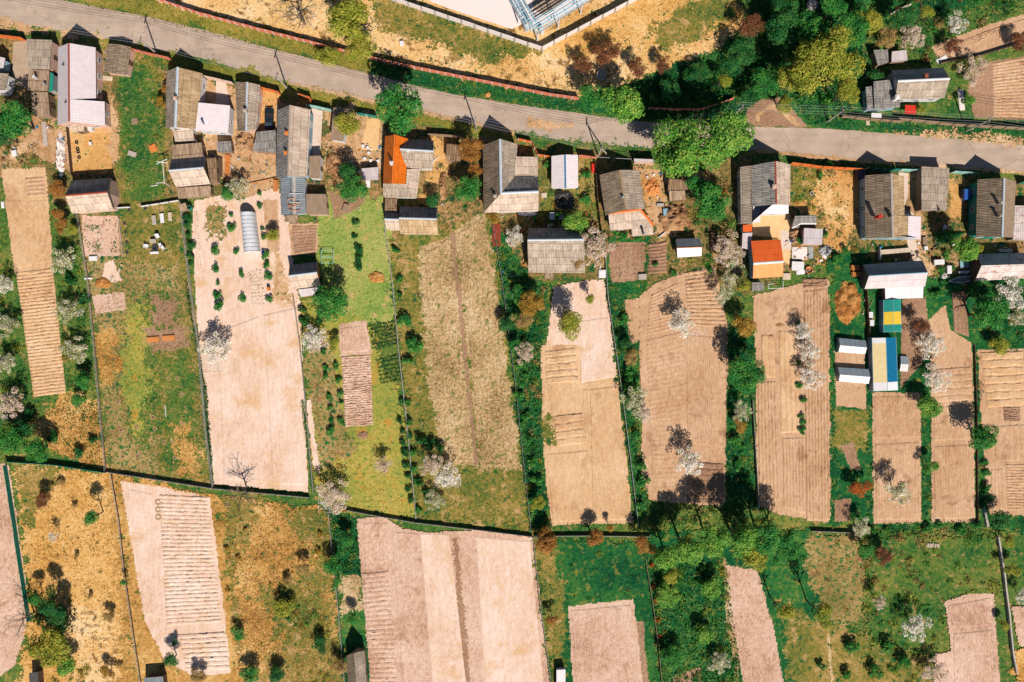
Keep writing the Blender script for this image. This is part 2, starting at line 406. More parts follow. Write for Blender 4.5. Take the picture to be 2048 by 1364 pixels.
# leaves
M['Lgreen'] = leaf_mat('leaves_green', C(36, 112, 40), C(110, 168, 58, 1.15), C(186, 196, 86, 1.25))
M['Ldeep'] = leaf_mat('leaves_deep_green', C(14, 96, 46), C(60, 148, 58), C(136, 182, 74))
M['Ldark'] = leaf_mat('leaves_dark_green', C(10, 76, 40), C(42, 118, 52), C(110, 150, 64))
M['Lyel'] = leaf_mat('leaves_yellow_green', C(92, 124, 38), C(172, 170, 54), C(222, 196, 84))
M['Lgold'] = leaf_mat('leaves_golden', C(140, 104, 38), C(196, 146, 52), C(228, 178, 88))
M['Lorange'] = leaf_mat('leaves_orange_brown', C(140, 86, 34), C(190, 124, 52), C(220, 156, 86))
M['Lrust'] = leaf_mat('leaves_rust', C(160, 74, 22), C(210, 106, 36), C(232, 140, 62))
M['Lred'] = leaf_mat('twigs_red_brown', C(92, 54, 36), C(146, 88, 56), C(190, 124, 80))
M['Lblos'] = leaf_mat('blossom_white', C(224, 204, 184, 1.2), C(244, 228, 212, 1.35), C(253, 242, 232, 1.5), transl=0.35)
M['Lblosg'] = leaf_mat('blossom_green', C(84, 108, 54, 1.1), C(166, 160, 100, 1.25), C(216, 204, 154, 1.4))
M['Lpink'] = leaf_mat('blossom_pinkish', C(190, 160, 134, 1.2), C(228, 200, 178, 1.3), C(244, 222, 206, 1.4), transl=0.35)
M['Ltan'] = leaf_mat('leaves_tan', C(150, 118, 60), C(200, 160, 92), C(226, 190, 130))
M['Tdry'] = leaf_mat('tufts_dry', C(150, 100, 46), C(206, 152, 82), C(242, 198, 130), patch=0.6)
M['Tstraw'] = leaf_mat('tufts_straw', C(196, 142, 70), C(240, 186, 110), C(254, 212, 150), patch=0.6)
M['Tgreen'] = leaf_mat('tufts_green', C(16, 92, 42), C(72, 128, 50), C(150, 154, 68), patch=0.55)
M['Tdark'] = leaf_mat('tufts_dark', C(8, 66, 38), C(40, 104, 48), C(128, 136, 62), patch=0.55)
M['Tlawn'] = leaf_mat('tufts_lawn', C(84, 130, 52), C(150, 168, 76), C(212, 188, 110), patch=0.6)
M['Tolive'] = leaf_mat('tufts_olive', C(70, 100, 40), C(140, 132, 54), C(186, 152, 74), patch=0.6)
M['Tstub'] = leaf_mat('tufts_stubble', C(124, 124, 62), C(196, 164, 112), C(236, 204, 158), patch=0.5)
M['Tmix'] = leaf_mat('tufts_mixed', C(40, 110, 44), C(150, 150, 60), C(220, 184, 96), patch=0.5)
M['Tyel'] = leaf_mat('tufts_flowering', C(150, 130, 30), C(214, 162, 30), C(240, 186, 60))

# ------------------------------------------------------------------ ground
def jag(pts, amp=0.25, step=0.5, seed=0):
    out = []
    n = len(pts)
    for i in range(n):
        a, b = pts[i], pts[(i + 1) % n]
        d = b - a; L = d.length
        k = max(1, int(L / step)); nr = Vector((-d.y, d.x, 0)).normalized() if L > 1e-6 else Vector((0, 0, 0))
        for j in range(k):
            p = a + d * (j / k)
            o = noise.noise((p.x * 0.9 + seed, p.y * 0.9, seed * 0.37)) + 0.5 * noise.noise((p.x * 2.7, p.y * 2.7 + seed, 3.1))
            out.append(p + nr * o * amp)
    return out

LX, LY = np.meshgrid(np.arange(-112, 112, 0.7), np.arange(-76, 76, 0.7))
LP = np.stack([LX.ravel(), LY.ravel()], 1)
LEVEL = np.zeros(len(LP), int)          # how many sheets already lie on each spot
def level_z(px, add=True):
    m = edge_dist(px, LP) > -2.4
    k = LEVEL[m].max() + 1 if m.any() else 1
    if add: LEVEL[m] = k
    return 0.004 * k
SOFT = {}
for k_ in ('grass', 'grassdk', 'lawn', 'lawnyel', 'olive', 'weedy', 'dry', 'straw', 'sandy', 'verge'): SOFT[k_] = 1.7
for k_ in ('dirt', 'dirtor', 'hay', 'yardmix'): SOFT[k_] = 1.6
for k_ in ('soilpale', 'soilpink', 'soiltan', 'soilgold', 'soilbrown'): SOFT[k_] = 0.28
SOFT['soilstub'] = 1.2
def edge_dist(px, P):
    """signed distance (positive inside) from points P to the outline px"""
    poly = np.array([(p.x, p.y) for p in (G(x, y) for x, y in px)])
    d = np.full(len(P), 1e9)
    for i in range(len(poly)):
        a, b = poly[i], poly[(i + 1) % len(poly)]
        ab = b - a; t = np.clip(((P - a) @ ab) / (ab @ ab + 1e-12), 0, 1)
        d = np.minimum(d, np.linalg.norm(P - (a + t[:, None] * ab), axis=1))
    return np.where(inside(px, P), d, -d)

def sheet(name, mat, px, amp=0.25, z=None, step=0.5, soft=None):
    """a piece of ground laid on the ground sheet; px in tenths of a metre. Earth and grass get a ragged border"""
    if z is None:
        z = level_z(px)
    if soft is None: soft = SOFT.get(mat, 0)
    if soft <= 0:
        pts = [G(x, y) for x, y in px]
        if amp > 0: pts = jag(pts, amp, step, seed=len(px) + px[0][0] * 0.01)
        pts = [Vector((p.x, p.y, z)) for p in pts]
        tris = tessellate_polygon([pts])
        me = bpy.data.meshes.new(name)
        me.from_pydata([tuple(p) for p in pts], [], [t if (pts[t[1]] - pts[t[0]]).cross(pts[t[2]] - pts[t[0]]).z > 0 else t[::-1] for t in tris])
        me.materials.append(M[mat]); me.update()
    else:
        cs = 0.25
        W = [G(x, y) for x, y in px]
        i0, i1 = int(max(-118, min(p.x for p in W)) / cs) - 8, int(min(118, max(p.x for p in W)) / cs) + 8
        j0, j1 = int(max(-82, min(p.y for p in W)) / cs) - 8, int(min(82, max(p.y for p in W)) / cs) + 8
        I, J = np.meshgrid(np.arange(i0, i1), np.arange(j0, j1))
        I, J = I.ravel(), J.ravel()
        P = np.stack([(I + .5) * cs, (J + .5) * cs], 1)
        sd = edge_dist(px, P)
        rs = np.random.default_rng(int(abs(px[0][0] * 7 + px[0][1] * 3)) + len(px))
        near = np.abs(sd) < soft * 1.6
        nz = np.zeros(len(P))
        idn = np.nonzero(near)[0]
        s0 = px[0][0] * 0.013
        nz[idn] = [noise.noise((P[i, 0] * 0.5, P[i, 1] * 0.5, s0)) * 1.1 + noise.noise((P[i, 0] * 1.7, P[i, 1] * 1.7, s0 + 4)) * 0.7 for i in idn]
        nz[idn] += rs.normal(size=len(idn)) * 0.22
        keep = (sd + nz * soft * (0.75 if soft > 0.9 else 0.55)) > 0
        I, J = I[keep], J[keep]
        key = lambda i, j: (i - i0 + 2) * 20000 + (j - j0 + 2)
        K = np.stack([key(I, J), key(I + 1, J), key(I + 1, J + 1), key(I, J + 1)], 1)
        u, inv = np.unique(K, return_inverse=True)
        V = np.zeros((len(u), 3)); V[:, 0] = (u // 20000 - 2 + i0) * cs; V[:, 1] = (u % 20000 - 2 + j0) * cs; V[:, 2] = z
        V[:, :2] += np.random.default_rng(5).normal(size=(len(u), 2)) * 0.05
        me = mesh_np(name, V, inv.reshape(-1, 4), [M[mat]])
    o = bpy.data.objects.new(name, me); COL.objects.link(o)
    return tag(o, kind='structure')

def ridges(name, mat, quad, n, h=0.16, axis='h', prof='ridge', wob=0.12, z=None, along=0.3, rough=0.016, per=6):
    """a bed worked into n ridges. quad = NW, NE, SE, SW corners; axis h: ridges run west-east, v: north-south"""
    a, b, c, d = [G(x, y) for x, y in quad]
    if z is None: z = level_z(quad, False) + 0.03
    if axis == 'v': a, b, c, d = d, a, b, c          # ridges run along the a-b side
    L = max((b - a).length, (c - d).length)
    nu = max(2, int(L / along)); nv = n * per
    u = np.linspace(0, 1, nu + 1); v = np.linspace(0, 1, nv + 1)
    U, Vv = np.meshgrid(u, v)
    A, B, Cc, D = [np.array(p) for p in (a, b, c, d)]
    P = (A * (1 - U[..., None]) + B * U[..., None]) * (1 - Vv[..., None]) + (D * (1 - U[..., None]) + Cc * U[..., None]) * Vv[..., None]
    rs = np.random.default_rng(int(abs(a.x * 31 + a.y * 7)) + n)
    def smooth(k):
        s = rs.normal(size=(n + 2, nu + 1))
        for _ in range(k): s = (s + np.roll(s, 1, 1) + np.roll(s, -1, 1)) / 3
        return s
    sh = smooth(3) * wob
    ridx = np.clip((Vv * n).astype(int), 0, n)
    ph = Vv * n + sh[ridx, np.arange(nu + 1)[None, :]] * 0.8
    t = ph - np.floor(ph)
    if prof == 'ridge': hh = 0.5 - 0.5 * np.cos(2 * np.pi * t)
    elif prof == 'furrow': hh = 1 - np.exp(-((np.minimum(t, 1 - t)) / 0.17) ** 2)
    elif prof == 'trench': hh = 1 - np.exp(-((np.minimum(t, 1 - t) * (np.linalg.norm(D - A) / n)) / 0.16) ** 2)
    else: hh = np.clip(1.6 * np.sin(np.pi * t), 0, 1)
    amp = 0.75 + 0.35 * smooth(2)[ridx, np.arange(nu + 1)[None, :]]
    Z = z + h * hh * np.clip(amp, 0.35, 1.4) + rs.normal(size=U.shape) * rough
    edge = np.minimum(np.minimum(U, 1 - U) * L, np.minimum(Vv, 1 - Vv) * np.linalg.norm(D - A))
    Z = np.where(edge < 1e-6, 0.0, Z)
    P[..., 2] = Z
    jx = rs.normal(size=U.shape) * 0.03
    P[..., 0] += jx; P[..., 1] += rs.normal(size=U.shape) * 0.04
    idx = np.arange((nu + 1) * (nv + 1)).reshape(nv + 1, nu + 1)
    F = np.stack([idx[:-1, :-1], idx[1:, :-1], idx[1:, 1:], idx[:-1, 1:]], -1).reshape(-1, 4)
    me = mesh_np(name, P.reshape(-1, 3), F, [M[mat]])
    o = bpy.data.objects.new(name, me); COL.objects.link(o)
    return tag(o, kind='structure')

def inside(px, P):
    poly = np.array([(p.x, p.y) for p in (G(x, y) for x, y in px)])
    x, y = P[:, 0], P[:, 1]; r = np.zeros(len(P), bool)
    j = len(poly) - 1
    for i in range(len(poly)):
        xi, yi = poly[i]; xj, yj = poly[j]
        c = ((yi > y) != (yj > y)) & (x < (xj - xi) * (y - yi) / (yj - yi + 1e-12) + xi)
        r ^= c; j = i
    return r

def leaf_cards(P, N, size, rs):
    """quads centred on P, facing N, with their own turn and size"""
    n = len(P)
    N = N / (np.linalg.norm(N, axis=1, keepdims=True) + 1e-9)
    R = rs.normal(size=(n, 3)); T = np.cross(N, R); T /= (np.linalg.norm(T, axis=1, keepdims=True) + 1e-9)
    B = np.cross(N, T)
    s = size * rs.uniform(0.6, 1.35, size=(n, 1)); e = s * rs.uniform(0.45, 0.9, size=(n, 1))
    V = np.stack([P - T * s * .5, P - B * e * .5 + N * s * .08, P + T * s * .5, P + B * e * .5 + N * s * .08], 1).reshape(-1, 3)
    return V, np.arange(4 * n).reshape(n, 4)

def tufts(name, mat, px, dens, size=0.28, seed=1, clump=0.0, up=0.55, hgt=0.1, excl=()):
    """ground cover nobody could count: one object of small blades and leaves"""
    rs = np.random.default_rng(seed)
    poly = [G(x, y) for x, y in px]
    x0, x1 = min(p.x for p in poly), max(p.x for p in poly); y0, y1 = min(p.y for p in poly), max(p.y for p in poly)
    n = int((x1 - x0) * (y1 - y0) * dens)
    P = np.zeros((n, 3)); P[:, 0] = rs.uniform(x0, x1, n); P[:, 1] = rs.uniform(y0, y1, n)
    P = P[inside(px, P)]
    for e in excl: P = P[~inside(e, P)]
    if clump > 0:
        k = np.array([noise.noise((p[0] * 0.45, p[1] * 0.45, seed * 1.7)) + 0.6 * noise.noise((p[0] * 1.6, p[1] * 1.6, seed)) for p in P]) if len(P) else np.zeros(0)
        P = P[k > (clump - 0.5)]
    if len(P) == 0: return
    P[:, 2] = rs.uniform(0.07, hgt + 0.08, len(P))
    N = rs.normal(size=(len(P), 3)) * 0.6; N[:, 2] = np.abs(N[:, 2]) + up
    V, F = leaf_cards(P, N, size, rs)
    V[:, 2] = np.maximum(V[:, 2], 0.055)
    o = bpy.data.objects.new(name, mesh_np(name, V, F, [M[mat]])); COL.objects.link(o)
    return tag(o, kind='stuff')

def rows(name, mat, lines, gap=0.25, size=0.22, seed=3, n=3, spread=0.12, hgt=0.15):
    """seedlings standing in lines"""
    rs = np.random.default_rng(seed); Ps = []
    for (xa, ya), (xb, yb) in lines:
        a, b = G(xa, ya), G(xb, yb); k = max(2, int((b - a).length / gap))
        for i in range(k):
            p = a + (b - a) * (i / (k - 1))
            for _ in range(n): Ps.append((p.x + rs.normal() * spread, p.y + rs.normal() * spread, rs.uniform(0.1, hgt + 0.1)))
    P = np.array(Ps); N = rs.normal(size=(len(P), 3)) * 0.5; N[:, 2] = np.abs(N[:, 2]) + 0.6
    V, F = leaf_cards(P, N, size, rs); V[:, 2] = np.maximum(V[:, 2], 0.055)
    o = bpy.data.objects.new(name, mesh_np(name, V, F, [M[mat]])); COL.objects.link(o)
    return tag(o, kind='stuff')

def lerp(a, b, t): return (a[0] + (b[0] - a[0]) * t, a[1] + (b[1] - a[1]) * t)
def cross_lines(quad, n):
    a, b, c, d = quad
    return [(lerp(a, d, (i + .5) / n), lerp(b, c, (i + .5) / n)) for i in range(n)]

# one sheet to the horizon
g = MB(); g.face([(-900, -900, 0), (900, -900, 0), (900, 900, 0), (-900, 900, 0)])
tag(g.build('ground', M['grass']), kind='structure')

ROAD_N = [(-60, -26), (60, -14), (120, 0), (300, 34), (400, 58), (550, 99), (650, 124), (740, 148), (830, 172), (925, 192), (1010, 206), (1190, 231), (1280, 243), (1400, 250), (1500, 253), (1640, 257), (1720, 262), (1850, 273), (1950, 281), (2120, 296)]
ROAD_S = [(2120, 356), (2010, 343), (1905, 333), (1775, 325), (1715, 322), (1640, 315), (1560, 305), (1480, 300), (1290, 296), (1140, 283), (1025, 265), (920, 246), (850, 224), (740, 207), (600, 170), (520, 152), (400, 115), (300, 98), (200, 75), (70, 52), (-60, 30)]
# north of the road
sheet('sand_bank', 'sandy', [(280, -40), (760, -40), (1420, -40), (1500, 60), (1420, 110), (1330, 140), (1180, 195), (1150, 200), (1000, 170), (740, 112), (520, 60), (300, 2)], 0.6)
sheet('dry_meadow', 'olive', [(740, -30), (1080, 98), (1050, 118), (960, 128), (870, 90), (790, 70), (740, 40)], 0.9)
sheet('dry_meadow', 'straw', [(1090, 96), (1285, -8), (1440, -30), (1500, 30), (1400, 80), (1250, 95), (1150, 120)], 0.7)
sheet('grass_bank', 'olive', [(1300, 60), (1380, 0), (1450, -20), (1470, 30), (1380, 90), (1320, 100)], 0.9)
sheet('concrete_yard', 'yardwhite', [(820, -40), (850, -2), (900, 18), (1024, 58), (1052, 44), (1085, 52), (1200, -12), (1200, -40)], 0.05)
sheet('verge', 'verge', [(-40, -60), (120, -2), (300, 34), (400, 58), (550, 99), (740, 148), (740, 112), (520, 58), (300, 0), (180, -50)], 0.4)
sheet('verge', 'grassdk', [(740, 148), (830, 172), (1010, 206), (1190, 231), (1280, 243), (1270, 218), (1155, 200), (1000, 172), (820, 136), (740, 114)], 0.4)
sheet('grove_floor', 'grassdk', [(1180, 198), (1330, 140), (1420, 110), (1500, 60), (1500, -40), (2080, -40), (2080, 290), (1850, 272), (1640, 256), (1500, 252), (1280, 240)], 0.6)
sheet('road', 'asphalt', ROAD_N + ROAD_S, 0.12)
sheet('turning_loop', 'soilbrown', [(1500, 252), (1490, 236), (1496, 215), (1520, 200), (1555, 193), (1580, 212), (1615, 255)], 0.25)
sheet('sand_patch', 'dirt', [(1510, 246), (1512, 226), (1545, 206), (1575, 220), (1600, 250), (1590, 251), (1562, 226), (1540, 220), (1520, 232), (1518, 248)], .2, soft=.4)
sheet('sand_patch', 'soilbrown', [(1519, 248), (1520, 232), (1540, 222), (1562, 226), (1578, 249)], 0.25)
sheet('road_shoulder', 'dirt', [(1780, 268), (1850, 273), (2060, 293), (2060, 283), (1960, 266), (1880, 262)], 0.5)
sheet('road_shoulder', 'dirt', [(-40, 30), (60, 50), (215, 76), (215, 84), (60, 64), (-40, 48)], 0.3)
sheet('verge', 'verge', [(190, 76), (400, 116), (600, 171), (850, 226), (1030, 267), (1030, 285), (840, 250), (560, 192), (200, 92)], 0.35)
sheet('verge', 'grass', [(1030, 266), (1140, 283), (1290, 297), (1480, 301), (1480, 325), (1130, 305), (1030, 288)], 0.3)
# yards of the house row
sheet('yard', 'yardmix', [(-60, 60), (200, 92), (560, 192), (840, 250), (1030, 288), (1290, 312), (1700, 330), (2080, 372), (2080, 560), (1860, 590), (1735, 520), (1640, 520), (1480, 590), (1330, 560), (1210, 560), (1060, 560), (985, 440), (780, 480), (640, 450), (560, 380), (370, 400), (150, 430), (-60, 350)], 0.5)
sheet('yard', 'concdark', [(26, 84), (104, 78), (104, 150), (60, 180), (24, 165)], 0.1)
sheet('yard', 'dirt', [(60, 232), (120, 240), (225, 190), (240, 240), (250, 330), (120, 340), (60, 300), (20, 330)], 0.6)
sheet('yard', 'dirtor', [(140, 250), (215, 255), (222, 345), (146, 348)], 0.4)
sheet('yard', 'dirt', [(400, 160), (560, 190), (560, 330), (540, 390), (480, 400), (430, 330), (400, 290)], 0.3)
sheet('drive', 'dirtor', [(524, 178), (556, 185), (552, 262), (512, 262)], 0.1)
sheet('path', 'concrete', [(624, 216), (646, 222), (640, 312), (616, 310)], 0.05)
sheet('path', 'concrete', [(432, 162), (452, 166), (462, 225), (432, 222)], 0.05)
sheet('yard', 'dirt', [(655, 210), (770, 230), (765, 340), (690, 345), (640, 330), (650, 280)], 0.4)
sheet('yard', 'paving', [(735, 236), (760, 240), (756, 300), (722, 300)], 0.2)
sheet('yard', 'dirtor', [(865, 275), (900, 285), (890, 350), (860, 420), (835, 400), (866, 340)], 0.4)
sheet('lawn', 'olive', [(1085, 300), (1180, 312), (1200, 440), (1080, 440)], 0.5)
sheet('yard', 'dirt', [(1272, 330), (1330, 328), (1325, 400), (1350, 470), (1320, 480), (1295, 420)], 0.3)
sheet('sawdust_patch', 'dirtor', [(1286, 360), (1318, 358), (1318, 395), (1290, 398)], 0.3)
sheet('yard', 'dirtor', [(1582, 350), (1720, 345), (1720, 420), (1690, 520), (1640, 520), (1650, 430), (1582, 410)], 0.5)
sheet('sand_patch', 'sandy', [(1630, 365), (1660, 368), (1665, 410), (1690, 415), (1695, 440), (1655, 425), (1632, 400)], 0.6)
sheet('grass_bank', 'olive', [(1582, 330), (1632, 338), (1635, 400), (1582, 402)], 0.3)
sheet('paved_yard', 'paving', [(1505, 445), (1525, 426), (1580, 426), (1582, 470), (1580, 530), (1560, 520), (1556, 476), (1505, 470)], 0.05)
sheet('paved_yard', 'concrete', [(1560, 460), (1582, 462), (1582, 500), (1562, 498)], 0.05)
sheet('yard', 'dirt', [(1810, 350), (1845, 345), (1845, 480), (1870, 560), (1840, 540), (1812, 500)], 0.3)
sheet('path', 'concrete', [(1797, 345), (1816, 346), (1815, 390), (1808, 420), (1826, 425), (1830, 480), (1846, 540), (1858, 560), (1846, 562), (1832, 530), (1815, 490)], 0.05)
sheet('yard', 'dirtor', [(1900, 360), (1925, 400), (1925, 440), (1898, 430)], 0.3)
sheet('grass_bank', 'olive', [(205, 100), (320, 120), (335, 250), (330, 400), (245, 405), (235, 300), (250, 200)], 0.6)
sheet('lawn', 'grass', [(235, 150), (300, 130), (318, 200), (330, 400), (255, 405), (240, 260)], 1.0)

# left garden strip
sheet('grass_bank', 'grass', [(-40, 340), (160, 430), (215, 945), (-40, 905)], 0.3)
sheet('field', 'soilgold', [(3, 338), (92, 334), (100, 440), (108, 545), (30, 552), (20, 470)], 0.3)
ridges('ploughed_bed', 'soilgold', [(31, 545), (107, 536), (133, 786), (67, 794)], 37, 0.13, prof='furrow', per=8)
ridges('ploughed_bed', 'soiltan', [(50, 355), (90, 352), (93, 392), (54, 395)], 5, 0.12)
sheet('meadow', 'dry', [(60, 850), (140, 780), (195, 800), (214, 942), (110, 905)], 0.6)
# garden B
sheet('meadow', 'weedy', [(152, 425), (246, 432), (262, 524), (372, 530), (420, 972), (222, 944), (190, 650)], 0.2)
sheet('lawn', 'olive', [(246, 405), (364, 400), (377, 530), (258, 526), (246, 430)], 0.3)
sheet('vegetable_plot', 'soilpink', [(163, 430), (236, 432), (240, 512), (168, 514)], 0.3)
sheet('meadow', 'olive', [(300, 690), (385, 700), (415, 960), (320, 950), (300, 800)], 0.8)
sheet('soil_patch', 'soilpink', [(184, 592), (250, 584), (252, 620), (192, 628)], 0.3)
sheet('soil_patch', 'soilpale', [(208, 528), (226, 520), (244, 560), (225, 566), (206, 552)], 0.4)
# garden B in bands
sheet('meadow', 'grass', [(270, 590), (330, 560), (345, 640), (320, 720), (300, 900), (262, 880), (250, 700)], .5, soft=3.2)
sheet('meadow', 'lawnyel', [(250, 620), (290, 600), (300, 760), (280, 860), (240, 780)], .5, soft=3.2)
sheet('meadow', 'grass', [(330, 720), (380, 700), (395, 800), (405, 940), (330, 930), (322, 800)], .5, soft=3.2)
sheet('soil_patch', 'soilbrown', [(300, 600), (345, 596), (352, 650), (310, 655)], .5, soft=2.4)
sheet('soil_patch', 'soilbrown', [(290, 655), (375, 660), (380, 690), (300, 705)], .5, soft=2.4)
sheet('meadow', 'dry', [(345, 860), (385, 840), (400, 950), (365, 955)], .5, soft=2.6)
sheet('meadow', 'dry', [(190, 660), (230, 665), (240, 760), (205, 770)], .5, soft=2.4)
sheet('meadow', 'olive', [(352, 535), (378, 535), (402, 760), (380, 700)], .5, soft=2.0)
# garden C
sheet('field', 'soilpale', [(388, 402), (450, 388), (480, 400), (556, 372), (580, 450), (590, 560), (600, 600), (617, 984), (428, 968), (395, 640), (385, 470)], 0.25)
sheet('soil_patch', 'weedy', [(412, 415), (448, 408), (455, 470), (418, 475)], 0.35)
sheet('soil_patch', 'soiltan', [(527, 400), (555, 398), (560, 500), (534, 510)], 0.3)
sheet('soil_patch', 'dirt', [(555, 510), (580, 570), (590, 610), (545, 600)], 0.5)
sheet('vegetable_plot', 'soiltan', [(578, 448), (640, 446), (636, 506), (585, 512)], 0.25)
# garden D
sheet('lawn', 'lawn', [(650, 385), (778, 395), (785, 520), (792, 640), (735, 648), (660, 640), (625, 600), (640, 460)], 0.3)
sheet('yard', 'soilbrown', [(655, 380), (690, 395), (735, 390), (720, 415), (670, 440)], 0.5)
sheet('meadow', 'lawnyel', [(604, 600), (735, 645), (800, 800), (831, 1036), (660, 1018), (628, 970)], 0.3)
sheet('meadow', 'weedy', [(606, 655), (655, 660), (690, 850), (720, 900), (640, 940), (618, 800)], 0.6)
sheet('field', 'soilpink', [(678, 648), (732, 640), (744, 708), (680, 712)], 0.25)
ridges('dug_bed', 'soilpink', [(681, 713), (743, 709), (748, 850), (689, 854)], 30, 0.13, wob=0.35, rough=0.05)
sheet('soil_strip', 'soilpale', [(612, 800), (622, 798), (634, 900), (642, 950), (628, 940)], 0.2)
# garden E
sheet('meadow', 'olive', [(782, 478), (985, 432), (1062, 1062), (833, 1036)], 0.3)
sheet('field', 'soilstub', [(836, 500), (905, 465), (955, 935), (890, 930), (855, 760)], 0.5)
sheet('field', 'soilstub', [(908, 462), (972, 424), (1042, 935), (960, 940)], 0.5)
sheet('soil_strip', 'soilbrown', [(901, 466), (909, 462), (957, 930), (949, 932)], 0.3, soft=0.6)
# garden F
sheet('hedge_floor', 'grassdk', [(985, 440), (1060, 560), (1100, 570), (1080, 700), (1092, 900), (1095, 1050), (1062, 1062)], 0.3)
sheet('field', 'soilpale', [(1106, 576), (1145, 564), (1208, 558), (1236, 760), (1158, 775), (1092, 690), (1100, 640)], 0.3)
sheet('field', 'soilgold', [(1082, 690), (1155, 690), (1236, 755), (1266, 1046), (1102, 1050), (1086, 900)], 0.2)
ridges('cultivated_bed', 'soilpale', [(1160, 640), (1216, 632), (1230, 756), (1162, 768)], 14, 0.06, axis='v', wob=0.06)
ridges('raised_beds', 'soilgold', [(1088, 702), (1153, 694), (1158, 764), (1092, 768)], 5, 0.15, prof='trench', per=14)
ridges('raised_beds', 'soilgold', [(1106, 832), (1166, 824), (1176, 886), (1112, 894)], 4, 0.15, prof='trench', per=14)
sheet('soil_patch', 'olive', [(1078, 836), (1104, 834), (1110, 890), (1088, 892)], 0.2)
# garden G
sheet('grass_bank', 'grassdk', [(1208, 470), (1300, 470), (1285, 600), (1278, 850), (1285, 970), (1300, 1000), (1270, 1050), (1240, 800)], 0.3)
sheet('vegetable_plot', 'soilbrown', [(1218, 486), (1292, 484), (1288, 560), (1222, 566)], 0.25)
ridges('vegetable_bed', 'soilbrown', [(1296, 488), (1334, 482), (1334, 546), (1296, 548)], 9, 0.16, wob=0.2)
sheet('field', 'soiltan', [(1280, 592), (1310, 566), (1350, 552), (1430, 532), (1456, 660), (1450, 1012), (1300, 1000), (1282, 955), (1284, 850), (1276, 640)], 0.2)
ridges('ploughed_bed', 'soiltan', [(1368, 545), (1428, 535), (1456, 656), (1374, 652)], 15, 0.15, prof='furrow', per=8)
ridges('cultivated_bed', 'soiltan', [(1373, 668), (1455, 672), (1452, 898), (1374, 888)], 20, 0.05, axis='v', wob=0.06)
ridges('raised_beds', 'soilbrown', [(1372, 922), (1448, 926), (1448, 1008), (1372, 1008)], 7, 0.16, prof='trench', per=12)
sheet('vegetable_plot', 'soiltan', [(1248, 600), (1278, 596), (1280, 680), (1262, 690)], 0.2)
# garden H
sheet('grass_bank', 'grassdk', [(1455, 660), (1510, 640), (1512, 1010), (1452, 1020)], 0.3)
sheet('field', 'soiltan', [(1505, 592), (1600, 566), (1658, 560), (1662, 1046), (1560, 1030), (1514, 1010), (1510, 700)], 0.2)
ridges('ploughed_bed', 'soiltan', [(1606, 580), (1656, 575), (1660, 1042), (1612, 1042)], 8, 0.2, axis='v', wob=0.08)
ridges('ploughed_bed', 'soiltan', [(1514, 762), (1552, 760), (1560, 1002), (1517, 1004)], 6, 0.2, axis='v', wob=0.08)
ridges('ploughed_bed', 'soiltan', [(1564, 874), (1608, 872), (1610, 1030), (1566, 1016)], 7, 0.13, axis='v', wob=0.12)
ridges('ploughed_bed', 'soilgold', [(1520, 668), (1548, 668), (1552, 756), (1524, 758)], 2, 0.16, axis='v', prof='trench', per=12)
ridges('ploughed_bed', 'soilgold', [(1556, 660), (1592, 660), (1602, 866), (1560, 868)], 4, 0.16, axis='v', wob=0.1)
ridges('dug_strip', 'soilbrown', [(1604, 556), (1656, 557), (1656, 574), (1605, 578)], 3, 0.2, wob=0.5, rough=0.08)
# strip I
sheet('lawn', 'grassdk', [(1642, 500), (1735, 500), (1742, 790), (1738, 1040), (1662, 1046), (1660, 560)], 0.2)
sheet('lawn', 'olive', [(1664, 820), (1736, 822), (1734, 900), (1668, 890)], 0.8)
sheet('soil_patch', 'soiltan', [(1668, 703), (1728, 703), (1732, 818), (1672, 812)], 0.3)
sheet('soil_patch', 'soilbrown', [(1680, 890), (1706, 886), (1722, 940), (1700, 936)], 0.4)
sheet('soil_patch', 'soilbrown', [(1668, 1000), (1700, 998), (1700, 1042), (1670, 1042)], 0.4)
# gardens J K L
sheet('grass_bank', 'grassdk', [(1735, 560), (2080, 540), (2080, 1060), (1740, 1050)], 0.2)
sheet('vegetable_plot', 'soilbrown', [(1803, 598), (1850, 596), (1860, 700), (1800, 780)], 0.4)
sheet('field', 'soiltan', [(1744, 784), (1840, 786), (1842, 1045), (1746, 1047)], 0.15)
sheet('field', 'soiltan', [(1856, 640), (1890, 608), (1900, 660), (1942, 685), (1946, 800), (1950, 1044), (1862, 1044), (1862, 830)], 0.2)
ridges('cultivated_bed', 'soiltan', [(1860, 738), (1944, 732), (1946, 800), (1866, 806)], 5, 0.12, prof='trench', per=10)
ridges('vegetable_bed', 'soilbrown', [(1902, 584), (1930, 580), (1938, 676), (1906, 664)], 4, 0.16, axis='v', wob=0.1)
sheet('field', 'soiltan', [(1954, 700), (2080, 696), (2080, 1032), (1976, 1030), (1962, 840)], 0.2)
ridges('raised_beds', 'soilgold', [(1958, 704), (2047, 702), (2049, 810), (1972, 816)], 7, 0.17, prof='trench', per=14)
ridges('vegetable_bed', 'soilbrown', [(2003, 814), (2041, 814), (2041, 842), (2005, 843)], 8, 0.14, wob=0.3)
ridges('vegetable_bed', 'soiltan', [(2008, 928), (2052, 927), (2052, 1020), (2012, 1020)], 16, 0.12, wob=0.3)
ridges('cultivated_bed', 'soiltan', [(1985, 850), (2050, 846), (2052, 922), (1990, 926)], 5, 0.1, axis='v', prof='trench', per=10)
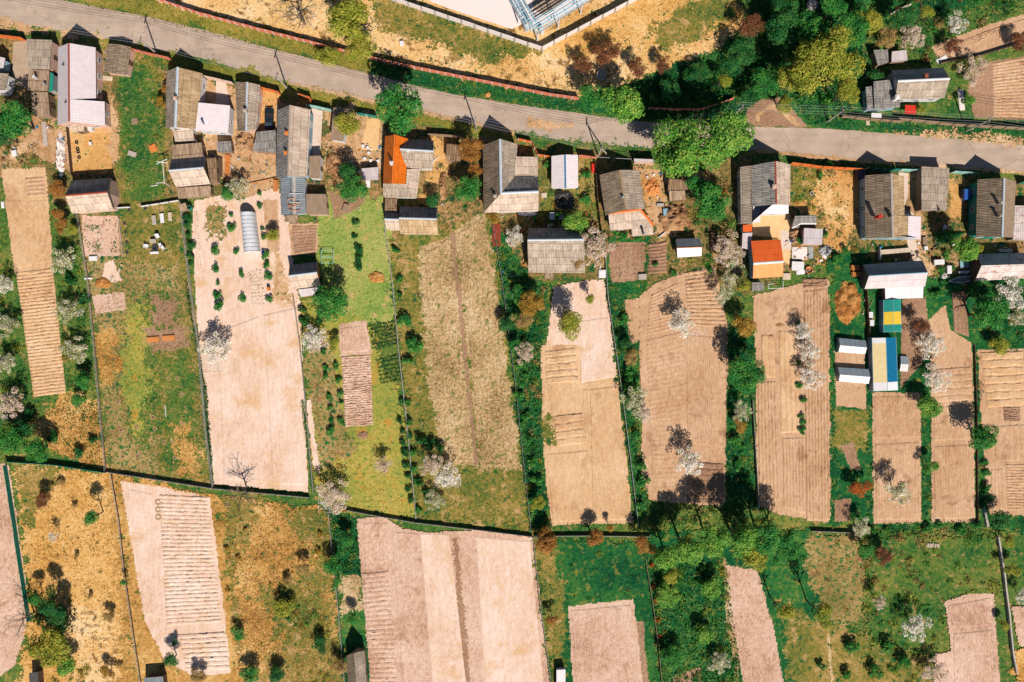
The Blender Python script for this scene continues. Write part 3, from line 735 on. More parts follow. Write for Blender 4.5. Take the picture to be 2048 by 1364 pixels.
# top right gardens
sheet('grass_bank', 'grass', [(1720, 60), (2080, -20), (2080, 255), (1760, 240)], 0.5)
sheet('field', 'soiltan', [(1862, 92), (1980, 48), (2080, 20), (2080, 82), (1960, 108), (1880, 122)], 0.35)
sheet('field', 'soilbrown', [(1935, 180), (1960, 126), (2080, 108), (2080, 240), (1948, 236)], 0.3)
ridges('ploughed_bed', 'soiltan', [(1984, 126), (2058, 112), (2058, 236), (1986, 234)], 18, 0.1, wob=0.15)
# bottom row
sheet('field', 'soilpink', [(-60, 918), (18, 930), (62, 1230), (30, 1330), (-60, 1400)], 0.2)
sheet('meadow', 'straw', [(28, 925), (222, 946), (288, 1400), (30, 1400), (62, 1240)], 0.4)
sheet('sand_patch', 'sandy', [(140, 1210), (225, 1220), (265, 1400), (130, 1400)], 0.8, soft=3.0)
sheet('meadow', 'dry', [(226, 946), (430, 990), (655, 1020), (690, 1400), (285, 1400), (250, 1200)], 0.3)
sheet('field', 'soilpale', [(242, 962), (300, 970), (420, 994), (446, 1200), (462, 1345), (390, 1352), (330, 1320), (290, 1240)], 0.25)
ridges('ploughed_bed', 'soilpale', [(318, 988), (416, 993), (446, 1244), (332, 1252)], 33, 0.14, prof='furrow', per=8)
ridges('ploughed_bed', 'soilpale', [(356, 1268), (452, 1262), (462, 1338), (372, 1342)], 8, 0.15, prof='trench', per=10)
sheet('meadow', 'olive', [(446, 990), (520, 1000), (500, 1060), (470, 1150), (480, 1300), (462, 1200)], .5, soft=3)
sheet('meadow', 'olive', [(560, 1010), (655, 1022), (668, 1140), (640, 1180), (620, 1090)], .5, soft=3)
sheet('meadow', 'olive', [(520, 1180), (640, 1140), (680, 1250), (690, 1400), (480, 1400), (560, 1290)], .5, soft=3.4)
sheet('meadow', 'olive', [(36, 930), (120, 935), (90, 990), (60, 1060), (40, 1000)], .5, soft=2.6)
sheet('meadow', 'dry', [(215, 950), (226, 950), (285, 1390), (230, 1390), (250, 1250)], .5, soft=2.6)
sheet('grass_strip', 'grassdk', [(660, 1022), (716, 1036), (726, 1150), (740, 1400), (690, 1400)], 0.3)
sheet('vegetable_plot', 'soilstub', [(680, 1152), (722, 1150), (726, 1220), (684, 1226)], 0.25)
sheet('field', 'soilpink', [(714, 1036), (770, 1034), (800, 1055), (850, 1064), (980, 1060), (1066, 1076), (1104, 1400), (745, 1400), (722, 1140)], 0.3)
ridges('ploughed_bed', 'soilpink', [(724, 1146), (780, 1140), (800, 1400), (742, 1400)], 27, 0.1, prof='trench', per=9)
ridges('ploughed_bed', 'soilpale', [(838, 1064), (900, 1066), (938, 1400), (866, 1400)], 5, 0.05, axis='v', wob=0.2)
ridges('ploughed_bed', 'soilpink', [(782, 1060), (836, 1064), (864, 1400), (806, 1400)], 5, 0.06, axis='v', wob=0.2)
sheet('soil_strip', 'soilbrown', [(904, 1075), (916, 1075), (944, 1400), (928, 1400)], 0.4, soft=0.8)
ridges('ploughed_bed', 'soilpale', [(950, 1070), (1060, 1080), (1092, 1400), (970, 1400)], 9, 0.05, axis='v', wob=0.2)
sheet('meadow', 'grassdk', [(1068, 1076), (1292, 1084), (1325, 1400), (1106, 1400)], 0.2)
sheet('meadow', 'olive', [(1068, 1076), (1105, 1080), (1130, 1200), (1130, 1330), (1104, 1380)], 0.6)
sheet('field', 'soilpink', [(1136, 1212), (1266, 1198), (1296, 1400), (1148, 1400)], 0.2)
sheet('soil_strip', 'soilbrown', [(1274, 1244), (1286, 1242), (1300, 1400), (1288, 1400)], 0.12)
sheet('grove_floor', 'grassdk', [(1296, 1060), (1620, 1060), (1760, 1400), (1325, 1400)], 0.3)
sheet('field', 'soilpink', [(1450, 1130), (1515, 1140), (1550, 1270), (1572, 1400), (1490, 1400), (1480, 1330), (1455, 1230)], 0.6)
sheet('soil_patch', 'soilbrown', [(1350, 1350), (1400, 1334), (1410, 1400), (1340, 1400)], 0.4)
sheet('meadow', 'olive', [(1560, 1200), (1640, 1240), (1760, 1280), (1860, 1320), (1860, 1400), (1580, 1400)], 0.6)
sheet('meadow', 'weedy', [(1622, 1066), (1722, 1070), (1734, 1150), (1722, 1240), (1680, 1250), (1640, 1220), (1610, 1130)], 0.6)
sheet('meadow', 'grass', [(1722, 1075), (1990, 1070), (1995, 1185), (1890, 1200), (1870, 1300), (1740, 1280)], 0.7)
sheet('field', 'soilpink', [(1888, 1202), (1936, 1188), (1986, 1186), (2002, 1400), (1868, 1400), (1868, 1308), (1902, 1302)], 0.3)
sheet('field', 'soilpink', [(2022, 1214), (2080, 1210), (2080, 1300), (2036, 1290)], 0.3)
sheet('grass_bank', 'straw', [(2030, 1300), (2080, 1300), (2080, 1400), (2030, 1400)], 0.4)

# long passes of the cultivator over the bare plots
ridges('field_strip', 'soilstub', [(848, 510), (899, 472), (944, 925), (886, 925)], 8, 0.11, axis='v', wob=0.3, rough=0.07)
ridges('field_strip', 'soilstub', [(915, 466), (967, 432), (1034, 930), (964, 934)], 9, 0.11, axis='v', wob=0.3, rough=0.07)
ridges('cultivated_bed', 'soilgold', [(1180, 776), (1236, 770), (1262, 1040), (1186, 1044)], 15, 0.055, axis='v', wob=0.06)
ridges('cultivated_bed', 'soilgold', [(1092, 906), (1176, 898), (1182, 1044), (1106, 1046)], 15, 0.05, axis='v', wob=0.08)
ridges('cultivated_bed', 'soilgold', [(1164, 776), (1176, 776), (1184, 890), (1172, 892)], 3, 0.07, axis='v', wob=0.1)
ridges('cultivated_bed', 'soiltan', [(1290, 680), (1370, 660), (1370, 990), (1304, 990)], 34, 0.04, wob=0.1)
ridges('cultivated_bed', 'soiltan', [(1300, 590), (1362, 562), (1368, 655), (1290, 672)], 12, 0.05, wob=0.12)
ridges('cultivated_bed', 'soiltan', [(1748, 790), (1838, 790), (1839, 876), (1749, 880)], 18, 0.05, axis='v', wob=0.06)
ridges('cultivated_bed', 'soiltan', [(1749, 886), (1839, 881), (1840, 1040), (1750, 1042)], 15, 0.07, axis='v', wob=0.08)
ridges('cultivated_bed', 'soiltan', [(1866, 812), (1944, 806), (1947, 880), (1866, 884)], 14, 0.05, axis='v', wob=0.08)
ridges('cultivated_bed', 'soiltan', [(1866, 890), (1946, 886), (1948, 1038), (1868, 1040)], 14, 0.06, axis='v', wob=0.08)
ridges('cultivated_bed', 'soiltan', [(1980, 936), (2006, 934), (2010, 1024), (1982, 1026)], 4, 0.08, axis='v', wob=0.06)
ridges('cultivated_bed', 'soilpink', [(1142, 1218), (1262, 1206), (1290, 1395), (1154, 1398)], 22, 0.05, axis='v', wob=0.12)
ridges('cultivated_bed', 'soilpink', [(1894, 1208), (1980, 1192), (1984, 1250), (1904, 1258)], 15, 0.05, axis='v', wob=0.1)
ridges('cultivated_bed', 'soilpink', [(1905, 1264), (1985, 1256), (1998, 1395), (1908, 1396)], 14, 0.05, axis='v', wob=0.1)
ridges('cultivated_bed', 'soilpale', [(434, 662), (520, 630), (536, 968), (448, 960)], 9, 0.035, axis='v', wob=0.25)
ridges('cultivated_bed', 'soilpale', [(528, 628), (598, 612), (612, 972), (545, 970)], 8, 0.035, axis='v', wob=0.25)
ridges('cultivated_bed', 'soilpale', [(256, 975), (306, 985), (330, 1240), (290, 1230)], 10, 0.04, axis='v', wob=0.15)
ridges('cultivated_bed', 'soilpink', [(-20, 940), (12, 945), (52, 1225), (-20, 1235)], 8, 0.06, axis='v', wob=0.15, rough=.04)
ridges('cultivated_bed', 'soilgold', [(8, 400), (48, 398), (66, 530), (34, 540)], 7, 0.04, axis='v', wob=0.1)
ridges('cultivated_bed', 'soilgold', [(52, 400), (96, 398), (104, 525), (70, 530)], 8, 0.04, axis='v', wob=0.1)
ridges('cultivated_bed', 'soilpink', [(682, 654), (728, 648), (740, 704), (684, 708)], 10, 0.05, axis='v', wob=0.1)
ridges('cultivated_bed', 'soilbrown', [(582, 452), (636, 450), (632, 502), (588, 508)], 9, 0.06, wob=0.15)
ridges('cultivated_bed', 'soiltan', [(1874, 100), (1975, 62), (2060, 34), (1890, 116)], 5, 0.08, wob=0.15)
ridges('vegetable_bed', 'soilbrown', [(1220, 490), (1290, 488), (1286, 556), (1224, 562)], 8, 0.1, axis='v', wob=0.2, rough=.06)
ridges('cultivated_bed', 'soilpale', [(1110, 590), (1150, 572), (1156, 630), (1112, 640)], 7, 0.05, axis='v', wob=0.1)
ridges('cultivated_bed', 'soilpink', [(726, 1044), (776, 1042), (782, 1136), (730, 1140)], 7, 0.05, axis='v', wob=0.2, rough=.05)
sheet('road_dust', 'dirt', [(-40, 40), (200, 78), (200, 72), (60, 48), (-40, 24)], .2, soft=.9)
sheet('road_dust', 'dirt', [(560, 164), (850, 230), (1030, 270), (1030, 262), (850, 221), (600, 168)], .2, soft=.6)
sheet('road_dust', 'dirt', [(1500, 304), (1720, 326), (2060, 350), (2060, 342), (1715, 318), (1500, 296)], .2, soft=.6)
sheet('road_dust', 'dirt', [(1060, 235), (1140, 250), (1100, 262), (1050, 250)], .2, soft=1.2)

# ground cover: blades, weeds, seedlings
def R4(x0, y0, x1, y1): return [(x0, y0), (x1, y0), (x1, y1), (x0, y1)]
tufts('verge_grass', 'Tolive', [(120, -2), (740, 148), (740, 114), (520, 58), (300, 0)], 5, seed=2)
tufts('verge_grass', 'Tdark', [(742, 148), (1010, 205), (1190, 230), (1155, 202), (820, 138), (742, 116)], 7, 0.32, seed=3)
tufts('dry_grass', 'Tstraw', [(290, -20), (740, -20), (1080, 98), (1285, -8), (1440, -20), (1490, 40), (1320, 140), (1160, 196), (740, 110), (300, 0)], 2.2, seed=4, clump=0.4, excl=[[(820, -40), (1024, 58), (1200, -12), (1200, -40)]])
tufts('weeds', 'Tgreen', [(740, -20), (1090, 105), (1420, -20), (1490, 40), (1320, 140), (1160, 196), (740, 110)], 2.5, 0.4, seed=5, clump=0.82, excl=[[(820, -40), (1024, 58), (1200, -12), (1200, -40)]])
tufts('meadow_grass', 'Tolive', [(740, -10), (1080, 100), (1040, 116), (960, 126), (740, 60)], 5, 0.25, seed=6, clump=0.4)
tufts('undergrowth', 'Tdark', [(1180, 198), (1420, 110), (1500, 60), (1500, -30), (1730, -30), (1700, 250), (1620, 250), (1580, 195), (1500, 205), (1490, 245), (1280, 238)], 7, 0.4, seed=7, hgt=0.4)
tufts('undergrowth', 'Tdark', [(1720, -30), (2060, -30), (2060, 20), (1860, 92), (1900, 140), (1740, 110)], 5, 0.35, seed=8, hgt=0.3)
tufts('verge_grass', 'Tdark', [(1625, 250), (2060, 285), (2060, 262), (1640, 236)], 6, 0.3, seed=9)
tufts('verge_grass', 'Tolive', [(200, 78), (850, 228), (1030, 268), (1290, 298), (1290, 308), (1030, 284), (840, 246), (560, 190), (200, 90)], 5, 0.25, seed=10, clump=0.35)
tufts('yard_grass', 'Tgreen', [(212, 100), (320, 125), (332, 400), (250, 405), (238, 300), (240, 200)], 7, 0.28, seed=11, clump=0.42)
tufts('orchard_grass', 'Tgreen', [(95, 440), (160, 430), (212, 940), (60, 850), (-20, 905), (-20, 420), (20, 470), (66, 800), (134, 795)], 6, 0.3, seed=12, clump=0.3)
tufts('meadow_grass', 'Tdry', [(70, 850), (140, 790), (195, 810), (212, 940), (110, 905)], 8, 0.35, seed=13, clump=0.2)
tufts('weeds', 'Tgreen', [(185, 640), (380, 560), (418, 968), (222, 942)], 4, 0.2, seed=14, clump=0.66)
tufts('meadow_grass', 'Tolive', [(185, 640), (255, 530), (375, 530), (418, 968), (222, 942)], 5, 0.22, seed=15, clump=0.3)
tufts('lawn_grass', 'Tgreen', [(246, 405), (364, 402), (376, 528), (260, 526)], 6, 0.22, seed=16, clump=0.4)
tufts('strawberry_plants', 'Tgreen', [(168, 440), (232, 440), (236, 505), (170, 508)], 12, 0.3, seed=17, clump=0.6)
tufts('lawn_grass', 'Tlawn', [(650, 385), (778, 395), (792, 640), (735, 648), (660, 640), (630, 600), (640, 460)], 8, 0.22, seed=18, clump=0.2)
tufts('meadow_grass', 'Tlawn', [(690, 860), (750, 850), (755, 700), (800, 790), (830, 1034), (665, 1015), (640, 940)], 6, 0.24, seed=19, clump=0.4)
tufts('meadow_grass', 'Tolive', [(606, 655), (660, 660), (690, 860), (740, 900), (830, 1030), (660, 1015), (620, 800)], 4, 0.24, seed=20, clump=0.4)
tufts('stubble', 'Tstub', [(838, 500), (972, 428), (1042, 935), (880, 935), (855, 760)], 3, 0.2, seed=21, clump=0.1)
tufts('meadow_grass', 'Tolive', [(790, 490), (838, 500), (860, 760), (880, 935), (1042, 937), (1060, 1060), (834, 1034)], 6, 0.24, seed=22, clump=0.25)
tufts('undergrowth', 'Tdark', [(990, 470), (1060, 560), (1098, 572), (1080, 700), (1092, 1050), (1062, 1058)], 8, 0.35, seed=23, hgt=0.4)
tufts('undergrowth', 'Tdark', [(1210, 560), (1250, 570), (1278, 850), (1298, 1000), (1272, 1050), (1240, 800)], 8, 0.32, seed=24, hgt=0.3)
tufts('flowering_weeds', 'Tyel', [(1226, 700), (1236, 700), (1256, 830), (1248, 835)], 14, 0.25, seed=25)
tufts('undergrowth', 'Tdark', [(1452, 660), (1508, 650), (1512, 1010), (1452, 1050), (1300, 1050), (1300, 1003), (1450, 1014)], 7, 0.32, seed=26, hgt=0.3)
tufts('lawn_grass', 'Tdark', [(1662, 540), (1738, 560), (1740, 1040), (1664, 1044)], 6, 0.26, seed=27, clump=0.3, excl=[R4(1668, 565, 1724, 660), R4(1670, 670, 1735, 818), R4(1680, 888, 1720, 940)])
tufts('weeds', 'Tdark', [(1840, 790), (1862, 800), (1864, 1045), (1842, 1045)], 9, 0.3, seed=28, hgt=0.3)
tufts('weeds', 'Tdark', [(1740, 1046), (2060, 1036), (2060, 1066), (1740, 1072)], 8, 0.35, seed=29, hgt=0.3)
tufts('weeds', 'Tdark', [(1945, 690), (1956, 690), (1976, 1035), (1952, 1040)], 9, 0.28, seed=30)
tufts('dry_grass', 'Tstraw', [(30, 930), (222, 948), (285, 1380), (70, 1380), (66, 1230)], 5, 0.28, seed=31, clump=0.2)
tufts('dry_grass', 'Tdry', [(446, 988), (655, 1022), (690, 1380), (480, 1380)], 9, 0.36, seed=32, clump=0.1)
tufts('weeds', 'Tolive', [(446, 988), (655, 1022), (690, 1380), (480, 1380)], 4, 0.34, seed=33, clump=0.72)
tufts('undergrowth', 'Tdark', [(660, 1024), (714, 1038), (722, 1148), (686, 1150)], 9, 0.35, seed=34, hgt=0.4)
tufts('meadow_grass', 'Tdark', [(1070, 1078), (1292, 1086), (1320, 1380), (1298, 1380), (1268, 1196), (1134, 1210), (1148, 1380), (1106, 1380)], 7, 0.26, seed=35, clump=0.2)
tufts('meadow_grass', 'Tolive', [(1070, 1078), (1292, 1086), (1268, 1196), (1134, 1210), (1146, 1380), (1106, 1380)], 4, 0.26, seed=36, clump=0.55)
tufts('undergrowth', 'Tgreen', [(1300, 1100), (1450, 1130), (1480, 1330), (1480, 1380), (1325, 1380)], 8, 0.4, seed=37, hgt=0.6)
tufts('dry_grass', 'Tdry', [(1628, 1072), (1716, 1076), (1728, 1150), (1714, 1230), (1645, 1215), (1618, 1130)], 7, 0.34, seed=38, clump=0.3)
tufts('meadow_grass', 'Tgreen', [(1560, 1200), (1640, 1230), (1740, 1090), (1990, 1075), (1992, 1185), (1888, 1200), (1866, 1380), (1574, 1380)], 6, 0.3, seed=39, clump=0.3)
tufts('meadow_grass', 'Tmix', [(1720, 1090), (1990, 1075), (1992, 1185), (1888, 1200), (1866, 1380), (1640, 1380)], 4, 0.3, seed=40, clump=0.55)
tufts('flowering_weeds', 'Tyel', [(1930, 1080), (1990, 1080), (1990, 1150), (1960, 1160)], 4, 0.22, seed=41, clump=0.5)
tufts('field_weeds', 'Tdry', [(1452, 1132), (1513, 1142), (1550, 1270), (1570, 1380), (1492, 1380), (1457, 1230)], 6, 0.26, seed=42, clump=0.5)
tufts('yard_weeds', 'Tgreen', [(1085, 302), (1180, 314), (1200, 440), (1080, 470)], 6, 0.3, seed=43, clump=0.45)
tufts('yard_weeds', 'Tolive', [(1582, 332), (1720, 345), (1715, 500), (1640, 530), (1650, 430), (1582, 405)], 5, 0.3, seed=44, clump=0.5)
tufts('yard_weeds', 'Tgreen', [(780, 470), (1000, 425), (960, 440), (870, 330), (900, 420)], 4, 0.3, seed=45, clump=0.4)
tufts('field_clods', 'Lred', [(1137, 1214), (1265, 1200), (1294, 1380), (1150, 1380)], 1.6, 0.26, seed=46, clump=0.5)
tufts('yard_weeds', 'Tgreen', [(1310, 500), (1480, 430), (1478, 540), (1350, 550)], 6, 0.34, seed=47, clump=0.3)
tufts('yard_weeds', 'Tgreen', [(1700, 470), (1735, 500), (1860, 500), (1960, 470), (1960, 600), (1890, 600), (1850, 570), (1730, 520)], 5, 0.3, seed=48, clump=0.45)
rows('potato_plants', 'Tdark', cross_lines([(738, 648), (788, 640), (800, 690), (748, 700)], 7), 0.22, 0.3, 51, 4, 0.16)
rows('potato_plants', 'Tdark', cross_lines([(752, 716), (800, 706), (806, 762), (764, 770)], 7), 0.22, 0.3, 52, 4, 0.16)
rows('onion_rows', 'Tgreen', cross_lines([(498, 540), (524, 536), (530, 610), (506, 612)], 10), 0.3, 0.2, 53, 2, 0.12)
rows('seedling_rows', 'Tgreen', [((1236, 490), (1240, 562)), ((1252, 490), (1254, 562)), ((1268, 488), (1270, 560)), ((1284, 488), (1286, 540))], 0.25, 0.24, 54, 3, 0.2)
rows('seedling_rows', 'Tdark', [((1904, 586), (1910, 660)), ((1912, 585), (1920, 668)), ((1924, 582), (1932, 674))], 0.3, 0.22, 55, 2, 0.1)
rows('plant_rows', 'Tdark', [((390, 425), (396, 530)), ((394, 425), (402, 530))], 0.5, 0.14, 56, 2, 0.05)
rows('plant_rows', 'Tdark', [((1096, 770), (1106, 828)), ((1101, 770), (1110, 826))], 0.45, 0.14, 57, 2, 0.05)
rows('plant_rows', 'Tstub', cross_lines([(194, 630), (258, 622), (262, 655), (196, 662)], 3), 0.3, 0.2, 58, 2, 0.1)
rows('plant_rows', 'Tdark', cross_lines([(1374, 590), (1444, 588), (1452, 640), (1378, 646)], 6), 0.55, 0.16, 59, 1, 0.05)
rows('hedge_plants', 'Tdark', [((372, 560), (378, 600)), ((378, 600), (410, 770)), ((410, 770), (424, 965)), ((412, 770), (426, 965))], 0.2, 0.28, 60, 3, 0.18, 0.4)
rows('hedge_plants', 'Tgreen', [((604, 800), (626, 985)), ((606, 800), (628, 985))], 0.22, 0.25, 61, 3, 0.14, 0.3)

def thicket(name, mats, px, per, r=(0.5, 1.2), leaf=0.28, seed=1, dens=26, clump=-9, hz=0.8):
    """mass of low bushes and weeds: domes of leaves, one object for each tint"""
    rs = np.random.default_rng(seed); poly = [G(x, y) for x, y in px]
    x0, x1 = min(p.x for p in poly), max(p.x for p in poly); y0, y1 = min(p.y for p in poly), max(p.y for p in poly)
    n = int((x1 - x0) * (y1 - y0) * per); Q = np.zeros((n, 2)); Q[:, 0] = rs.uniform(x0, x1, n); Q[:, 1] = rs.uniform(y0, y1, n)
    Q = Q[inside(px, Q)]
    which = np.array([int((noise.noise((q[0] * .25, q[1] * .25, seed)) * 1.3 + .5 + rs.uniform(-.35, .35)) * len(mats)) for q in Q]).clip(0, len(mats) - 1)
    for k, mt in enumerate(mats):
        Ps, Ns = [], []
        for q in Q[which == k]:
            rr = rs.uniform(*r) * (.6 + .8 * rs.uniform() ** 2); m = int(2 * math.pi * rr * rr * dens * .6)
            d = rs.normal(size=(m, 3)); d /= np.linalg.norm(d, axis=1, keepdims=True); d[:, 2] = np.abs(d[:, 2])
            P = d * rr * rs.uniform(.55, 1.1, (m, 1)) * np.array([rs.uniform(.8, 1.25), rs.uniform(.8, 1.25), hz]); P[:, 0] += q[0]; P[:, 1] += q[1]; P[:, 2] += .08
            Ps.append(P); Ns.append(d + rs.normal(size=(m, 3)) * .5)
        if not Ps: continue
        V, Fq = leaf_cards(np.concatenate(Ps), np.concatenate(Ns), leaf, rs); V[:, 2] = np.maximum(V[:, 2], .055)
        o = bpy.data.objects.new(name, mesh_np(name, V, Fq, [M[mt]])); COL.objects.link(o); tag(o, kind='stuff')
TH = thicket
TH('undergrowth', ['Ldeep', 'Lgreen', 'Lyel'], [(1300, 1060), (1600, 1050), (1620, 1120), (1450, 1130), (1480, 1330), (1480, 1390), (1325, 1390)], .3, (.35, 1.0), .28, 71)
TH('undergrowth', ['Ldeep', 'Lgreen', 'Lyel', 'Ltan'], [(1715, 1080), (1992, 1072), (1992, 1185), (1888, 1200), (1860, 1390), (1700, 1390), (1735, 1240)], .22, (.4, 1.1), .28, 72)
TH('undergrowth', ['Ldark', 'Ldeep', 'Lyel', 'Lgreen'], [(1456, 670), (1508, 660), (1512, 1010), (1560, 1046), (1300, 1056), (1302, 1010), (1452, 1014)], .5, (.25, .9), .27, 73)
TH('undergrowth', ['Ldark', 'Ldeep', 'Lyel', 'Ltan'], [(992, 470), (1060, 560), (1098, 575), (1080, 700), (1094, 1050), (1064, 1058)], .6, (.25, .9), .27, 74)
TH('undergrowth', ['Ldark', 'Lgreen', 'Lyel'], [(1212, 560), (1248, 575), (1276, 700), (1278, 850), (1298, 1000), (1272, 1050), (1240, 800)], .6, (.25, .85), .26, 75)
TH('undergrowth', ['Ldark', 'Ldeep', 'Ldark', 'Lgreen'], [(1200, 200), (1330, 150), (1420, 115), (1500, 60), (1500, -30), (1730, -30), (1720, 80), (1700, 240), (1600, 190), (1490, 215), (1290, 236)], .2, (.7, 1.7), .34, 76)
TH('undergrowth', ['Ldark', 'Ldeep', 'Ltan', 'Lred'], [(1720, -30), (2080, -30), (2080, 18), (1960, 50), (1860, 92), (1880, 130), (1730, 110)], .16, (.5, 1.3), .3, 77)
TH('undergrowth', ['Ldark', 'Ldeep', 'Lyel'], [(-40, 430), (16, 470), (36, 600), (62, 780), (60, 860), (-40, 900)], .2, (.4, 1.1), .27, 78)
TH('undergrowth', ['Ldark', 'Ldeep', 'Lyel', 'Lgold'], [(100, 440), (158, 432), (180, 580), (212, 930), (140, 800), (112, 600)], .2, (.4, 1.0), .26, 79)
TH('undergrowth', ['Ldark', 'Ldeep', 'Lyel'], [(662, 1030), (714, 1040), (722, 1150), (684, 1150)], .3, (.4, 1.0), .27, 80)
TH('undergrowth', ['Ldark', 'Ldeep', 'Lgreen', 'Ltan'], [(1740, 1046), (2080, 1034), (2080, 1075), (1740, 1078)], .35, (.35, .9), .26, 81)
TH('undergrowth', ['Ldark', 'Ldeep', 'Lyel', 'Lgreen'], [(1842, 600), (1858, 640), (1862, 1044), (1842, 1044)], .4, (.3, .8), .24, 82)
TH('undergrowth', ['Ldark', 'Ldeep', 'Ltan'], [(1944, 540), (2080, 560), (2080, 695), (1956, 698), (1940, 640)], .22, (.5, 1.2), .28, 83)
TH('undergrowth', ['Ldark', 'Lgreen', 'Ltan'], [(1948, 700), (1956, 700), (1978, 1035), (1952, 1040)], .5, (.3, .8), .24, 84)
TH('yard_weeds', ['Ldark', 'Lgreen', 'Ltan', 'Lyel'], [(1385, 380), (1480, 350), (1478, 540), (1400, 540), (1340, 480)], .25, (.4, 1.0), .27, 85)
TH('yard_weeds', ['Ldark', 'Lgreen', 'Lyel', 'Lorange'], [(1080, 305), (1100, 305), (1160, 320), (1195, 340), (1205, 460), (1080, 470)], .22, (.3, .8), .25, 86)
TH('yard_weeds', ['Ldark', 'Lgreen', 'Ltan'], [(870, 330), (965, 330), (970, 430), (860, 470), (840, 420)], .25, (.3, .9), .25, 87)
TH('yard_weeds', ['Ldark', 'Lgreen', 'Lgold', 'Lyel'], [(1584, 335), (1640, 342), (1640, 405), (1700, 440), (1720, 530), (1640, 530), (1650, 430), (1584, 405)], .2, (.3, .8), .24, 88)
TH('yard_weeds', ['Ldark', 'Lgreen', 'Ltan'], [(1840, 470), (1960, 470), (1950, 600), (1860, 600), (1850, 520)], .2, (.3, .8), .24, 89)
TH('yard_weeds', ['Ldark', 'Lgreen', 'Ltan', 'Lred'], [(0, 255), (120, 240), (135, 340), (90, 335), (0, 335)], .2, (.3, .9), .24, 90)
TH('yard_weeds', ['Ldark', 'Lgreen', 'Lyel', 'Lgold'], [(300, 110), (335, 120), (335, 330), (318, 330)], .3, (.3, .8), .24, 91)
TH('yard_weeds', ['Ldark', 'Lred', 'Ltan'], [(640, 290), (690, 300), (690, 400), (660, 400)], .3, (.3, .8), .24, 92)
TH('meadow_weeds', ['Lgold', 'Lyel', 'Ldeep', 'Ltan'], [(446, 990), (655, 1022), (690, 1390), (480, 1390)], .035, (.3, .7), .24, 93)
TH('meadow_weeds', ['Ldark', 'Ldeep', 'Lyel'], [(1068, 1076), (1292, 1086), (1300, 1200), (1140, 1212), (1140, 1390), (1106, 1390)], .07, (.3, .7), .24, 94)
TH('meadow_weeds', ['Lgreen', 'Lyel', 'Ltan'], [(190, 640), (258, 530), (376, 532), (418, 965), (222, 940)], .06, (.2, .5), .2, 95, hz=.5)
TH('meadow_weeds', ['Ldark', 'Lgreen', 'Lyel'], [(786, 490), (840, 500), (860, 760), (884, 940), (1058, 1058), (836, 1034)], .1, (.2, .7), .22, 96)
TH('meadow_weeds', ['Lyel', 'Ltan', 'Lgold'], [(1622, 1070), (1720, 1074), (1732, 1150), (1720, 1240), (1640, 1220), (1612, 1130)], .12, (.3, .8), .24, 97)
TH('bank_weeds', ['Ldark', 'Ldeep', 'Lgold'], [(740, 30), (1080, 115), (1150, 110), (1160, 190), (1000, 165), (740, 105)], .05, (.3, .8), .24, 98)
TH('meadow_weeds', ['Lgold', 'Ltan', 'Ltan'], [(40, 940), (222, 950), (285, 1390), (75, 1390)], .03, (.25, .7), .22, 99)
TH('meadow_weeds', ['Lgreen', 'Lyel', 'Ltan'], [(606, 600), (735, 650), (800, 800), (830, 1030), (640, 960)], .05, (.2, .5), .2, 100, hz=.5)

def litter(name, mats, px, per, seed, size=(.15, .7)):
    """odds and ends strewn over the yards"""
    rs = np.random.default_rng(seed); poly = [G(x, y) for x, y in px]
    x0, x1 = min(p.x for p in poly), max(p.x for p in poly); y0, y1 = min(p.y for p in poly), max(p.y for p in poly)
    n = int((x1 - x0) * (y1 - y0) * per); Q = np.stack([rs.uniform(x0, x1, n), rs.uniform(y0, y1, n)], 1); Q = Q[inside(px, Q)]
    m = MB()
    for q in Q:
        a, b = rs.uniform(*size), rs.uniform(*size) * .6; 
        if rs.uniform() < .3: a *= 2.6; b *= .35
        h = rs.uniform(.08, .4); m.box((q[0], q[1], .06 + h / 2), (a, b, h), rs.uniform(0, 3.1), int(rs.integers(len(mats))))
    tag(m.build(name, [M[k] for k in mats]), kind='stuff')
LM = ['wood', 'wooddk', 'whitep', 'conc', 'brick', 'metal', 'wood', 'rope', 'blue', 'woodor']
litter('yard_litter', LM, [(20, 240), (128, 245), (130, 345), (10, 330)], .25, 1)
litter('yard_litter', LM, [(400, 270), (550, 300), (550, 350), (480, 395), (430, 380)], .3, 2)
litter('yard_litter', LM, [(656, 285), (764, 290), (764, 345), (690, 345)], .4, 3)
litter('yard_litter', LM, [(615, 360), (660, 290), (690, 300), (670, 385)], .3, 4)
litter('yard_litter', LM, [(1090, 380), (1180, 380), (1190, 445), (1085, 450)], .3, 5)
litter('yard_litter', LM, [(1290, 330), (1380, 380), (1370, 480), (1300, 480)], .3, 6)
litter('yard_litter', LM, [(1585, 440), (1660, 450), (1660, 540), (1570, 560), (1570, 490)], .35, 7)
litter('yard_litter', LM, [(1740, 485), (1950, 480), (1950, 570), (1860, 570), (1850, 520), (1740, 520)], .35, 8)
litter('yard_litter', LM, [(865, 280), (930, 290), (890, 440), (850, 400)], .2, 9)
litter('yard_litter', LM, [(200, 90), (275, 100), (270, 170), (200, 170)], .12, 10)
litter('yard_litter', LM, [(1720, 95), (1830, 95), (1790, 150), (1730, 180)], .3, 11)
litter('yard_litter', LM, [(340, 280), (470, 280), (470, 400), (420, 400)], .2, 12)
litter('yard_litter', LM, [(985, 430), (1060, 430), (1055, 560), (1000, 560)], .2, 13)
litter('yard_litter', LM, [(1950, 476), (2060, 484), (2060, 505), (1950, 510)], .4, 14)
litter('garden_litter', ['wood', 'whitep', 'conc', 'rope'], [(160, 520), (245, 515), (250, 590), (185, 590)], .25, 15)
litter('garden_litter', ['wood', 'whitep', 'conc', 'rope'], [(1720, 560), (1745, 560), (1745, 670), (1725, 670)], .5, 16)

